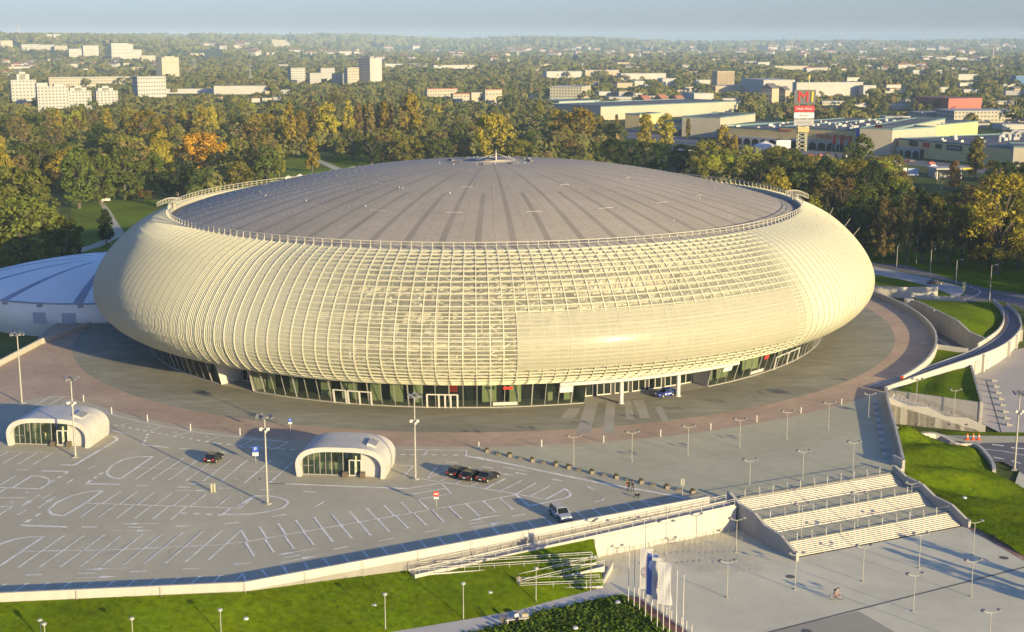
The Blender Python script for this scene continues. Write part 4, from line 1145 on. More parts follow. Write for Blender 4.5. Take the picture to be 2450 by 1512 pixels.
def lamp1():
    t = thing('path_lamp', 'x', 'lamp', group='single-headed lamps along the grass bank')
    p = MB(); p.tube([(0, 0, -1), (0, 0, 4.5)], [.07, .05], 8); p.build('pole', m_pole, t)
    h = MB(); h.lathe([(.02, .2), (.26, .14), (.34, .0), (.3, -.04)], 12); ho = h.build('lamp_head', m_pole, t, smooth=True); ho.location = (0, -.05, 4.55)
    l = MB(); l.sphere((0, 0, -.04), .26, 10, 6, 0, .6); l.build('lens', m_lens, ho, smooth=True)
    return t
l1 = lamp1(); us = []
for i, (P_, lab) in enumerate((((102, 1496 + 78), 'first from the left, at the bottom edge'), (PX('E', 410, 1660), 'second from the left'), (PX('E', 1172, 1610), 'third from the left'), (PX('E', 1940, 1530), 'fourth from the left'), (PX('F', 1273, 1385), 'fifth, beside the start of the path'), (PX('F', 1955, 1285), 'sixth, left of the ramp landing'), (PX('G', 490, 1145), 'below the lowest ramp by the path'), (PX('G', 968, 1035), 'at the lowest ramp end'))):
    place(l1, us, U(P_[0], P_[1], -3.55), 0, 'single-headed lamp on the grass bank, ' + lab)
# road lamps beyond the ring wall
def road_lamp():
    t = thing('street_lamp', 'x', 'street lamp', group='street lamps along the back road')
    p = MB(); p.tube([(0, 0, 0), (0, 0, 9.6)], [.13, .08], 8); p.build('pole', m_wallg, t)
    h = MB(); h.tube([(0, 0, 9.5), (0, -.9, 9.8)], .05, 6); h.box(0, -1.2, 9.72, .35, .8, 9.9); h.build('lamp_head', m_head, t)
    return t
rlp = road_lamp(); us = []
for i, (x, y) in enumerate(((1028, 1040), (1283, 1072), (1475, 1165), (1735, 1212), (2180, 1250), (1180, 935))):
    place(rlp, us, at('Q', x, y, GND), .4 * i, 'slim street lamp by the back road, %s' % ('nearest the arena shell', 'right behind the parked black car', 'on the pale pavement tip', 'tallest looking one at the junction', 'at the right frame edge', 'on the dark lawn side')[i])
# ================================================================ marker posts, planters, signs, benches
def post():
    t = MB(); t.tube([(0, 0, 0), (0, 0, 1.15)], .10, 8); t.lathe([(.10, 1.15), (.07, 1.22), (.0, 1.24)], 8); return t.build('marker_post', m_white)
po = post(); us = []
PP = [('A', 608, 650), ('A', 812, 740), ('A', 1072, 795), ('A', 1385, 862), ('A', 1745, 895), ('B', 1735, 995), ('C', 447, 980), ('C', 898, 950), ('C', 1312, 905), ('C', 1676, 858), ('C', 2011, 800), ('D', 413, 738), ('D', 708, 675)]
ordn = ['first', 'second', 'third', 'fourth', 'fifth', 'sixth', 'seventh', 'eighth', 'ninth', 'tenth', 'eleventh', 'twelfth', 'thirteenth']
for i, (reg, x, y) in enumerate(PP):
    o = place(po, us, at(reg, x, y), 0, 'short white marker post on the outer edge of the red paving, %s from the left' % ordn[i], 'marker posts on the red paving')
    o['category'] = 'post'
m_plant = M('planter_leaves', (.085, .075, .035), var=.4, scale=3, rough=.9)
m_plbox = M('planter_box', (.19, .16, .11), rough=.8)
def planter():
    t = thing('planter', 'x', 'planter', group='planters between car park and plaza')
    b = MB(); b.prism([(-.42, -.42), (.42, -.42), (.42, .42), (-.42, .42)], 0, .72); b.box(0, 0, .72, .92, .92, .80); b.build('box', m_plbox, t)
    f = MB(); rg = random.Random(2)
    for i in range(70):
        c = Vector((rg.gauss(0, .2), rg.gauss(0, .2), .8 + abs(rg.gauss(.15, .2)))); a = Vector((rg.uniform(-1, 1), rg.uniform(-1, 1), rg.uniform(-1, 1))).normalized() * .14; b2 = a.cross(Vector((rg.uniform(-1, 1), rg.uniform(-1, 1), 1))).normalized() * .12
        f.add([c - a, c + b2, c + a, c - b2], [(0, 1, 2, 3)])
    f.build('foliage', m_plant, t)
    return t
pp = planter(); us = []
for i, (reg, x, y) in enumerate((('B', 1795, 1018), ('B', 1960, 1052), ('C', 215, 1052), ('C', 380, 1088), ('C', 552, 1118), ('C', 643, 1138), ('C', 812, 1175), ('C', 990, 1210), ('C', 1170, 1245), ('C', 1357, 1283), ('C', 1545, 1318))):
    place(pp, us, at(reg, x, y), .3, 'box planter in the diagonal row beside the plaza, %s from its upper left end' % ordn[i], None, (.75, .75, .62))
def stub():
    b = MB(); b.prism([(-.35, -.2), (.35, -.2), (.35, .2), (-.35, .2)], 0, .3); b.prism([(-.3, -.16), (.3, -.16), (.3, .16), (-.3, .16)], .3, .34); return b.build('low_block', m_plbox)
sb = stub(); us = []
for i, (reg, x, y) in enumerate((('B', 1878, 1040), ('C', 55, 1018), ('C', 135, 1038), ('C', 295, 1070), ('C', 460, 1103), ('C', 720, 1154), ('C', 905, 1193), ('C', 1075, 1228), ('C', 1260, 1264), ('C', 1445, 1300))):
    o = place(sb, us, at(reg, x, y), -.35, 'low dark block between planters in the diagonal row, %s from its upper left end' % ordn[i], 'low blocks between the planters'); o['category'] = 'block'
# chain fence shadow line: thin cable between the planters
m_sblue = M('sign_blue', (.03, .09, .42), rough=.4, var=0, fvar=0)
m_sred = M('sign_red', (.6, .05, .04), rough=.4, var=0, fvar=0)
def text_mesh(body, size, mat, name, parent, loc, rot, extrude=.01):
    cu = bpy.data.curves.new(name, 'FONT'); cu.body = body; cu.size = size; cu.align_x = 'CENTER'; cu.align_y = 'CENTER'; cu.extrude = extrude
    o = bpy.data.objects.new(name, cu); COL.objects.link(o)
    dg = bpy.context.evaluated_depsgraph_get(); me = bpy.data.meshes.new_from_object(o.evaluated_get(dg))
    bpy.data.objects.remove(o); o2 = bpy.data.objects.new(name, me); me.materials.clear(); me.materials.append(mat); COL.objects.link(o2)
    o2.parent = parent; o2.location = loc; o2.rotation_euler = rot
    return o2
def parking_sign(p, label, h=2.2, s_=1.0):
    t = thing('parking_sign', label, 'sign', p, 0, 'parking signs')
    MB().tube([(0, 0, 0), (0, 0, h)], .05, 6).build('post', m_pole, t)
    s = MB(); s.box(0, -.07, h - .1, .95, .04, h + .85, 0, 0); so_ = s.build('sign_panel', m_sblue, t); 
    text_mesh('P', .8, m_sgw, 'letter', so_, (0, -.095, h + .38), (math.pi / 2, 0, 0))
    s2 = MB().box(0, -.07, h - .72, .95, .04, h - .14, 0, 0); s2.build('plate', m_sgw, t)
    for c in t.children:
        if 'post' not in c.name: c.scale = (s_, 1, s_); c.location.z = h * (1 - s_)
parking_sign(at('A', 1860, 1098), 'blue parking sign with a white P beside the pale island, nearer one', 1.9)
parking_sign(at('B', 370, 948, 0), 'blue parking sign with a white P on the kerb before the arena glass', 3.6, .62)
t = thing('prohibition_sign', 'small red and white round sign on a pole between the parking bays', 'sign', at('F', 1718, 305))
MB().tube([(0, 0, 0), (0, 0, 1.75)], .05, 6).build('post', m_pole, t)
d = MB(); k = 20
d.lathe([(.0, 0), (.42, 0)], 20, (0, 0, 0)); do = d.build('sign_disc', m_sred, t); do.location = (0, -.08, 1.95); do.rotation_euler = (math.pi / 2, 0, 0)
b_ = MB().box(0, -.09, 0, .55, .012, .16); bo = b_.build('white_bar', m_sgw, t); bo.location = (0, -.012, 1.87)
MB().box(0, -.07, 1.2, .7, .04, 1.48).build('plate', m_sgw, t)
for reg, x, y, lab in (('G', 1770, 235, 'two-post board sign at the corner of the car park by the upper ramp'), ('A', 1550, 1308, 'twin yellow-grey post sign between the rows of bays')):
    t = thing('board_sign', lab, 'sign', at(reg, x, y))
    if reg == 'G':
        MB().tube([(0, 0, 0), (0, 0, 3.2)], .05, 6).build('post', m_pole, t)
        for q in (-.18, .18): MB().box(q, -.07, 2.0, .12, .04, 3.0).build('sign_panel', M('sign_back', (.45, .42, .32)), t)
    else:
        for q in (-.22, .22): MB().box(q, 0, 0, .22, .12, 1.3).build('post', M('post_yellow', (.45, .40, .24)), t)
bench = MB(); bench.prism([(-1.1, -.3), (1.1, -.3), (1.1, .3), (-1.1, .3)], .1, .46); bench.box(0, 0, 0, 1.9, .4, .1)
bo = bench.build('bench_block', m_wallw); us = []
A, B = at('D', 948, 665), at('D', 1020, 1050)
for i in range(9):
    p = A + (B - A) * i / 8; d = B - A
    o = place(bo, us, p, math.atan2(d.y, d.x), 'white stone bench block in the row along the plaza wall, %s counted from the arena' % ordn[i], 'bench blocks by the plaza wall'); o['category'] = 'bench'
# shrubs etc: nothing here
# ================================================================ bicycle stands
def hoop():
    h = MB(); h.tube([(-.38, 0, 0), (-.38, 0, .72), (-.28, 0, .86), (.28, 0, .86), (.38, 0, .72), (.38, 0, 0)], .028, 6); return h.build('bicycle_stand', M('dark_steel', (.22, .215, .20), rough=.5, metal=.4, var=.03))
hp_ = hoop(); us = []
rows = [((1035, 690), (1290, 640), 9, 'against the white wall, left part'), ((1420, 610), (1640, 572), 9, 'against the white wall, right part'), ((1880, 540), (1960, 525), 4, 'at the right end of the white wall'), ((1060, 730), (1545, 690), 10, 'in the row nearest the grass wedge'), ((1480, 650), (1700, 630), 7, 'behind the lamp among the stands'), ((1780, 650), (1985, 632), 7, 'in the upper middle row'), ((1975, 580), (2175, 550), 6, 'in the top row beside the dark wall'), ((2075, 640), (2285, 620), 6, 'in the second row beside the dark wall'), ((1730, 715), (1980, 690), 8, 'in the third row, middle'), ((2040, 715), (2240, 690), 7, 'in the third row, right part'), ((1160, 805), (1340, 790), 5, 'left of the flagpoles'), ((1540, 790), (1625, 780), 3, 'just right of the flags'), ((1830, 790), (2040, 770), 7, 'in the fourth row, middle'), ((2140, 790), (2355, 770), 7, 'in the fourth row, right part'), ((1225, 885), (1300, 875), 3, 'beside the first flagpole'), ((1610, 880), (1710, 870), 4, 'beside the last flag'), ((1940, 875), (2140, 855), 7, 'in the nearest row, left part'), ((2260, 870), (2470, 850), 7, 'in the nearest row, right part')]
for a, b, n, lab in rows:
    A, B = at('G', *a, LOW), at('G', *b, LOW); d = B - A; n = max(2, n - 2)
    for i in range(n):
        o = place(hp_, us, A + d * i / (n - 1), math.atan2(d.y, d.x) + .9, 'steel bicycle stand hoop on the lower plaza, ' + lab, 'bicycle stands, ' + lab); o['category'] = 'bicycle stand'
# ================================================================ flags
m_flw = M('flag_white', (.46, .455, .45), rough=.8, var=.05); m_flb = M('flag_blue', (.14, .20, .48), rough=.8, var=.05)
def flagpole(p, h):
    m = MB(); m.tube([(0, 0, 0), (0, 0, h)], [.055, .035], 8); m.sphere((0, 0, h + .04), .08, 8, 4); m.lathe([(.2, 0), (.2, .08), (.08, .1)], 10); return m.build('flagpole', m_white)
fpz = [(1298, 1148, 605), (1347, 1185, 650), (1395, 1222, 690), (1447, 1272, 728), (1498, 1318, 768), (1550, 1360, 800), (1602, 1400, 845), (1655, 1440, 890), (1712, 1480, 925), (1770, 1525, 965)]
fp = None; us = []
fp = flagpole(None, 8.6); FPP = []
for i, (x, y, yt) in enumerate(fpz):
    p = at('G', x, y, LOW); FPP.append(p)
    o = place(fp, us, p, 0, 'white flagpole beside the brick strip, %s from the ramps' % ordn[i], 'flagpoles on the lower plaza'); o['category'] = 'flagpole'
for i, col, em, lab in ((2, m_flw, 1, 'white banner flag with a ring emblem, left one on the flagpoles'), (3, m_flb, 0, 'blue banner flag hanging between two white ones'), (4, m_flw, 1, 'white banner flag with a ring emblem, right of the blue one'), (5, m_flw, 0, 'plain white banner flag, rightmost of the four')):
    p = FPP[i]; f = MB(); n, k = 14, 6; wv = 1.5
    dv = Vector((1.0, -.35, 0)).normalized()
    if i == 3: dv = Vector((.8, -.6, 0)).normalized()
    nv = Vector((-dv.y, dv.x, 0))
    vs = []
    for a in range(n + 1):
        for b in range(k + 1):
            z = 8.3 - 5.3 * a / n; s = b / k
            w = .10 * math.sin(a * .7 + b * .9 + i) * s
            vs.append(dv * (.07 + wv * s * (1 - .12 * math.sin(a * .35))) + nv * w + Vector((0, 0, z)))
    f.add(vs, [(a * (k + 1) + b, a * (k + 1) + b + 1, (a + 1) * (k + 1) + b + 1, (a + 1) * (k + 1) + b) for a in range(n) for b in range(k)])
    o = f.build('flag', col, smooth=True); o.location = p; tag(o, lab, 'flag')
    if em:
        e = MB(); c = dv * .85 + Vector((0, 0, 5.2)) - nv * .14; kk = 24
        for r0, r1, g0, g1 in ((.42, .52, .2, 5.2), (.18, .26, 3.4, 8.2)):
            e.add([c + (dv * math.cos(a) + Vector((0, 0, 1)) * math.sin(a) * 1.25) * r for r in (r0, r1) for a in [g0 + (g1 - g0) * j / kk for j in range(kk + 1)]], [(j, j + 1, kk + 2 + j, kk + 1 + j) for j in range(kk)])
        e.build('emblem', M('emblem_mauve', (.45, .25, .38), var=0), o)
lb = MB(); lb.tube([(0, 0, 0), (0, 0, .8)], .09, 8); lb.lathe([(.11, .8), (.11, .95), (.0, 1.0)], 8); lo_ = lb.build('bollard', m_steel); us = []
for i in range(12):
    A, B = at('G', 1385, 1075, LOW), at('G', 1850, 1400, LOW); p = A + (B - A) * i / 11
    o = place(lo_, us, p, 0, 'steel bollard beside the brick strip, %s from the bicycle stands' % ordn[i], 'bollards along the brick strip'); o['category'] = 'bollard'
# low ground spotlights in the grass
gs = MB(); gs.lathe([(.0, .22), (.28, .2), (.34, 0)], 10); go = gs.build('ground_light', m_lens); us = []
for reg, x, y, z, lab in (('F', 1175, 1172, -2.6, 'in the middle of the grass bank'), ('F', 2190, 1060, -2.9, 'left of the ramp landing'), ('F', 52, 1287, -1.8, 'left part of the grass bank'), ('E', 925, 1358, -2.4, 'near the bottom edge of the grass bank'), ('G', 1205, 1143, LOW + .05, 'on the shrubby lawn near the path'), ('G', 835, 1368, LOW + .05, 'at the bottom of the shrubby lawn'), ('H', 1930, 228, -1.5, 'on the green slope right of the steps')):
    o = place(go, us, at(reg, x, y, z + .25), 0, 'small pale ground light ' + lab, 'ground lights in the grass'); o['category'] = 'light'
# ================================================================ cars
m_tyre = M('tyre', (.02, .02, .02), rough=.9, var=0, fvar=0)
m_rimm = M('wheel_rim', (.55, .55, .52), rough=.3, metal=.6, var=0, fvar=0)
m_cgl = glass_mat('car_glass', (.015, .018, .02), .12, .05)
m_hl = M('headlight_glass', (.7, .7, .66), rough=.15, var=0, fvar=0)
m_tl = M('tail_light', (.5, .03, .02), rough=.25, var=0, fvar=0)
m_plate = M('number_plate', (.7, .7, .66), rough=.5, var=0, fvar=0)
m_trim = M('black_trim', (.025, .025, .025), rough=.6, var=0, fvar=0)
def paint(name, c): return M(name, c, rough=.28, var=.02, spec=.5, coat=.6, fvar=0)
def car(label, col, loc, rz, L=4.2, W=1.75, Hc=1.46, style='hatch', group=None):
    """nose towards +x"""
    t = thing('parked_car', label, 'car', loc, rz, group)
    h = L / 2; bh = .62 * Hc
    if style == 'sedan': P_ = [(-h, .42), (-h + .05, .86), (-h + .55, .93), (h - 1.25, .93), (h - .25, .78), (h, .55), (h, .30), (-h, .28)]; G = [(-h + .62, .93), (-h + 1.35, Hc), (.15, Hc), (h - 1.30, .93)]
    elif style == 'estate': P_ = [(-h, .42), (-h + .04, .98), (-h + .15, 1.02), (h - 1.15, 1.02), (h - .2, .85), (h, .6), (h, .32), (-h, .30)]; G = [(-h + .10, 1.02), (-h + .32, Hc), (.35, Hc), (h - 1.20, 1.02)]
    else: P_ = [(-h, .42), (-h + .04, .90), (-h + .16, .96), (h - 1.05, .93), (h - .2, .76), (h, .55), (h, .30), (-h, .28)]; G = [(-h + .12, .95), (-h + .55, Hc), (.1, Hc), (h - 1.10, .93)]
    n = len(P_); b = MB(); hw = W / 2
    ws = [hw - .10 if (i in (0, 4, 5)) else hw for i in range(n)]
    vs = []
    for s in (-1, 1):
        vs += [(x, s * (hw - .02 if i in (1, 2, 3) else ws[i]), z) for i, (x, z) in enumerate(P_)]
    fs = [tuple(range(n)), tuple(range(2 * n - 1, n - 1, -1))] + [(i, n + i, n + (i + 1) % n, (i + 1) % n) for i in range(n)]
    b.add(vs, fs)
    rw = hw - .20      # roof slab on its pillars
    R0, R1 = G[1][0], G[2][0]
    b.add([(R0, -rw, Hc), (R1, -rw, Hc), (R1, rw, Hc), (R0, rw, Hc), (R0 - .06, -rw - .03, Hc - .07), (R1 + .08, -rw - .03, Hc - .07), (R1 + .08, rw + .03, Hc - .07), (R0 - .06, rw + .03, Hc - .07)], [(0, 1, 2, 3), (4, 7, 6, 5), (0, 4, 5, 1), (1, 5, 6, 2), (2, 6, 7, 3), (3, 7, 4, 0)])
    for s in (-1, 1):
        lowy, topy = s * (hw - .05), s * rw
        for (x0, z0), (x1, z1) in ((G[0], G[1]), (G[3], G[2])):
            b.bar((x0, lowy, z0), (x1, topy, z1 - .02), .10, .08)
        xm = (G[1][0] + G[2][0]) / 2
        b.bar((xm - .05, lowy, .94), (xm, topy, Hc - .03), .09, .05)
    bo = autosmooth(b.build('body', col, t), 30)
    bv = bo.modifiers.new('bevel', 'BEVEL'); bv.width = .05; bv.segments = 2; bv.limit_method = 'ANGLE'
    g = MB(); gy = hw - .07; ry = rw - .01
    A, B, C, D = G
    g.add([(A[0], -gy, A[1]), (B[0], -ry, B[1] - .04), (C[0], -ry, C[1] - .04), (D[0], -gy, D[1]), (A[0], gy, A[1]), (B[0], ry, B[1] - .04), (C[0], ry, C[1] - .04), (D[0], gy, D[1])],
          [(0, 3, 2, 1), (4, 5, 6, 7), (0, 1, 5, 4), (3, 7, 6, 2)])
    g.build('windows', m_cgl, t)
    for sx in (h - .82, -h + .78):
        for s in (-1, 1):
            w = MB(); w.lathe([(.0, 0), (.21, 0), (.31, .01), (.33, .05), (.33, .19), (.0, .2)], 18)
            wo = w.build('wheel', m_tyre, t); wo.location = (sx, s * (hw + .02), .33); wo.rotation_euler = (s * math.pi / 2, 0, 0)
            r = MB(); r.lathe([(.0, -.012), (.19, -.008), (.20, .0)], 14); r.build('rim', m_rimm, wo)
            a = MB(); a.tube([(sx + .42 * math.cos(q), s * (hw + .005), .33 + .42 * math.sin(q)) for q in [math.pi * i / 10 for i in range(11)]], .05, 5); a.build('wheel_arch', m_trim, t)
    for s in (-1, 1):
        MB().box(h - .06, s * (hw - .32), .60, .12, .42, .76).build('headlight', m_hl, t)
        MB().box(-h + .04, s * (hw - .22), .68, .10, .30, .90).build('taillight', m_tl, t)
        mo = MB().box(D[0] - .25, s * (hw + .08), .95, .14, .18, 1.10).build('mirror', col, t)
    MB().box(-h - .005, 0, .55, .03, .5, .68).build('number_plate', m_plate, t)
    MB().box(h + .005, 0, .40, .03, .5, .52).build('number_plate', m_plate, t)
    MB().box(h - .02, 0, .55, .06, .7, .66).build('grille', m_trim, t)
    for s_, x in ((-1, -h), (1, h)): MB().box(x, 0, .26, .16, W - .15, .42).build('bumper', col if style != 'estate' else m_trim, t)
    return t
p_black = paint('black_car_paint', (.012, .012, .013)); p_silver = paint('silver_car_paint', (.30, .31, .33)); p_blue = paint('blue_car_paint', (.02, .055, .30))
def yaw(reg, a, b):
    d = at(reg, *b) - at(reg, *a); return math.atan2(d.y, d.x)
y0 = yaw('A', (1225, 1222), (1455, 1063))
car('black hatchback parked alone between the two kiosks', p_black, at('A', 1558, 1080), y0, 4.0)
y1 = yaw('B', (1785, 1280), (1925, 1210))
car('black hatchback, left of the three cars parked together', p_black, at('B', 1588, 1182), y1, 4.1)
car('black hatchback in the middle of the three cars parked together', p_black, at('B', 1680, 1208), y1, 4.0)
car('black saloon, right of the three cars parked together', p_black, at('B', 1802, 1218), y1, 4.4, 1.78, 1.42, 'sedan')
y2 = yaw('G', (850, 348), (920, 405))
car('silver estate car by the parapet wall of the car park', p_silver, at('G', 705, 400), y2, 4.6, 1.82, 1.62, 'estate')
bc = car('small blue car with white lettering by the main entrance', p_blue, at('C', 1345, 612), yaw('C', (1400, 608), (1295, 628)), 4.0, 1.72, 1.48, 'hatch')
for s in (-1, 1):
    mk_ = MB(); mk_.box(-.35, s * .885, .56, .95, .012, .74); mk_.box(.55, s * .885, .50, .34, .012, .80); mk_.build('door_graphic', m_sgw, bc)
car('dark car standing on the pale pavement of the back road', p_black, at('Q', 1325, 1090, GND), yaw('Q', (1260, 1090), (1380, 1085)), 4.4, 1.8, 1.45, 'sedan')
# ================================================================ people
m_skin = M('skin', (.50, .30, .20), rough=.6, var=.03)
m_hair = M('hair_brown', (.05, .03, .02), rough=.8)
def cloth(name, c): return M(name, c, rough=.9, var=.10, scale=3)
def figure(name_label, J, mats, loc, rz, group=None, hgt=1.75):
    """one continuous skinned body from joints J; clothing colours by height zones on the same surface"""
    E = [('pel', 'spi'), ('spi', 'che'), ('che', 'nec'), ('nec', 'hea'), ('hea', 'top'),
         ('che', 'shl'), ('shl', 'ell'), ('ell', 'wrl'), ('wrl', 'hal'), ('che', 'shr'), ('shr', 'elr'), ('elr', 'wrr'), ('wrr', 'har'),
         ('pel', 'hil'), ('hil', 'knl'), ('knl', 'anl'), ('anl', 'tol'), ('pel', 'hir'), ('hir', 'knr'), ('knr', 'anr'), ('anr', 'tor')]
    RD = dict(pel=.15, spi=.14, che=.155, nec=.06, hea=.10, top=.075, sh=.075, el=.05, wr=.036, ha=.04, hi=.11, kn=.068, an=.045, to=.04)
    names = list(J); me = bpy.data.meshes.new('person_body')
    me.from_pydata([J[n] for n in names], [(names.index(a), names.index(b)) for a, b in E], [])
    o = bpy.data.objects.new('body', me); COL.objects.link(o)
    sk = o.modifiers.new('skin', 'SKIN'); 
    for i, n in enumerate(names):
        r = RD.get(n, RD.get(n[:2])); v = me.skin_vertices[0].data[i]; v.radius = (r, r * (.8 if n in ('che', 'pel', 'spi') else 1)); v.use_root = (n == 'pel')
    ss = o.modifiers.new('sub', 'SUBSURF'); ss.levels = 1; ss.render_levels = 1
    dg = bpy.context.evaluated_depsgraph_get(); dg.update()
    me2 = bpy.data.meshes.new_from_object(o.evaluated_get(dg)); bpy.data.objects.remove(o)
    for m in mats: me2.materials.append(m)
    leg = [('hil', 'knl'), ('knl', 'anl'), ('hir', 'knr'), ('knr', 'anr')]
    def nearest(c):
        best = None
        for a, b in E:
            A, B = Vector(J[a]), Vector(J[b]); d = B - A; u = max(0, min(1, (c - A).dot(d) / max(d.length_squared, 1e-6))); q = (c - (A + d * u)).length
            if best is None or q < best[0]: best = (q, a, b)
        return best[1:]
    for p in me2.polygons:
        a, b = nearest(p.center); p.use_smooth = True
        if b in ('hea', 'top') or b[:2] == 'ha' or a == 'nec': p.material_index = 0
        elif (a, b) in leg or b[:2] == 'hi': p.material_index = 2
        elif b[:2] == 'to': p.material_index = 3
        elif b[:2] == 'wr' and len(mats) > 4: p.material_index = 0
        else: p.material_index = 1
    t = bpy.data.objects.new('person', me2); COL.objects.link(t); t.location = loc; t.rotation_euler = (0, 0, rz)
    tag(t, name_label, 'person', group)
    hc = Vector(J['hea']).lerp(Vector(J['top']), .55)
    h = MB(); h.lathe([(.0, .135), (.07, .12), (.112, .06), (.118, 0), (.10, -.06)], 12, m=0); ho = h.build('hair', m_hair, t, smooth=True); ho.location = hc + Vector((-.015, 0, 0))
    fc = MB(); fc.sphere((.108, 0, -.02), .02, 6, 4); 
    for s in (-1, 1): fc.sphere((.02, s * .105, -.02), .024, 6, 4)
    fo = fc.build('nose_and_ears', mats[0], t); fo.location = hc
    for s, hn, wn in (('l', 'hal', 'wrl'), ('r', 'har', 'wrr')):
        f = MB(); H_, W_ = Vector(J[hn]), Vector(J[wn]); d = (H_ - W_).normalized(); sd = d.cross(Vector((1, 0, 0))); sd = sd.normalized() if sd.length > .1 else Vector((0, 1, 0))
        for i, (q, ln_) in enumerate(((-.028, .062), (-.01, .075), (.01, .07), (.028, .055))):
            p0 = H_ + sd * q; p1 = p0 + d * ln_ * .6; p2 = p1 + (d + Vector((.5, 0, 0))).normalized() * ln_ * .5
            f.tube([p0, p1, p2], [.010, .009, .006], 5)
        p0 = H_ - d * .03 + sd * .03; f.tube([p0, p0 + sd * .03 + d * .025, p0 + sd * .035 + d * .055], [.011, .01, .007], 5)
        f.build('fingers', mats[0], t)
    return t
def stand(step=.12, arm=.1, lean=0.0):
    return dict(pel=(0, 0, .95), spi=(.01 + lean * .3, 0, 1.12), che=(lean, 0, 1.33), nec=(.01 + lean, 0, 1.48), hea=(.03 + lean, 0, 1.58), top=(.03 + lean, 0, 1.70),
                shl=(lean, .18, 1.40), ell=(-arm * .5, .25, 1.13), wrl=(arm, .24, .90), hal=(arm + .03, .235, .82), shr=(lean, -.18, 1.40), elr=(arm * .3, -.25, 1.13), wrr=(-arm * .3 + .08, -.24, .90), har=(-arm * .3 + .11, -.235, .82),
                hil=(0, .09, .90), knl=(step, .10, .50), anl=(step * .6, .10, .08), tol=(step * .6 + .16, .11, .04), hir=(0, -.09, .90), knr=(-step * .5, -.10, .50), anr=(-step * 1.6, -.10, .09), tor=(-step * 1.6 + .15, -.11, .04))
bk = cloth('black_clothes', (.015, .015, .016)); bk2 = cloth('dark_trousers', (.02, .02, .024)); sh_ = cloth('shoes', (.03, .025, .02))
m_redb = cloth('red_bag', (.20, .07, .035))
p0 = at('C', 1092, 1305)
q1 = figure('person in black with an orange-brown bag, standing left of the pair near the planters', stand(.05), [m_skin, bk, bk2, sh_], p0 + Vector((-.28, .15, 0)), -1.2)
figure('person dressed in black, right of the pair standing near the planters', stand(.14, .15), [m_skin, bk, bk2, sh_], p0 + Vector((.30, -.05, 0)), -.6)
bg = MB(); bg.box(0, 0, 0, .30, .14, .34); bg.tube([(-.1, 0, .34), (-.1, 0, .45), (.1, 0, .45), (.1, 0, .34)], .015, 5); bgo = bg.build('bag', m_redb); bgo.location = p0 + Vector((-.50, .0, .95)); tag(bgo, 'orange-brown shoulder bag on the person in black', 'bag')
def dog(loc, rz, lab):
    J = [(-.30, 0, .42), (0, 0, .43), (.24, 0, .46), (.36, 0, .58), (.42, 0, .66), (.56, 0, .63), (-.42, 0, .50), (-.55, 0, .62),
         (.22, .09, .40), (.22, .09, .22), (.24, .09, .03), (.22, -.09, .40), (.20, -.09, .22), (.26, -.09, .03),
         (-.30, .09, .38), (-.24, .09, .24), (-.36, .09, .17), (-.32, .09, .03), (-.30, -.09, .38), (-.22, -.09, .25), (-.38, -.09, .17), (-.36, -.09, .03)]
    E = [(0, 1), (1, 2), (2, 3), (3, 4), (4, 5), (0, 6), (6, 7), (2, 8), (8, 9), (9, 10), (2, 11), (11, 12), (12, 13), (0, 14), (14, 15), (15, 16), (16, 17), (0, 18), (18, 19), (19, 20), (20, 21)]
    R_ = [.11, .11, .135, .085, .085, .045, .035, .02, .06, .035, .03, .06, .035, .03, .075, .05, .03, .03, .075, .05, .03, .03]
    me = bpy.data.meshes.new('dog'); me.from_pydata(J, E, []); o = bpy.data.objects.new('dog_tmp', me); COL.objects.link(o); o.modifiers.new('s', 'SKIN')
    for i, r in enumerate(R_): me.skin_vertices[0].data[i].radius = (r, r); me.skin_vertices[0].data[i].use_root = i == 1
    s = o.modifiers.new('u', 'SUBSURF'); s.levels = s.render_levels = 1
    dg = bpy.context.evaluated_depsgraph_get(); dg.update(); me2 = bpy.data.meshes.new_from_object(o.evaluated_get(dg)); bpy.data.objects.remove(o)
    me2.materials.append(bk); d = bpy.data.objects.new('dog', me2); COL.objects.link(d); d.location = loc; d.rotation_euler = (0, 0, rz); tag(d, lab, 'dog')
    e = MB()
    for s in (-1, 1): e.add([(.40, s * .05, .72), (.44, s * .08, .72), (.41, s * .075, .81)], [(0, 1, 2), (2, 1, 0)])
    e.build('ears', bk, d)
dog(at('C', 1142, 1350), -.5, 'small black dog on the car park beside the two people in black')
# pair on the ramp landing
c_gr = cloth('grey_shirt', (.26, .25, .27)); c_pl = cloth('pale_jeans', (.30, .36, .44)); c_ch = cloth('red_jacket', (.40, .07, .04))
figure('person in a grey shirt and pale jeans standing on the ramp landing', stand(.12, .2), [m_skin, c_gr, c_pl, sh_, sh_], at('G', 340, 1015, -2.9), -1.9)
k_ = figure('child in dark clothes with red shoes beside the adult on the ramp landing', stand(.10, .1), [m_skin, bk, bk2, c_ch], at('G', 382, 1000, -2.9), -1.5); k_.scale = (.66, .66, .66)
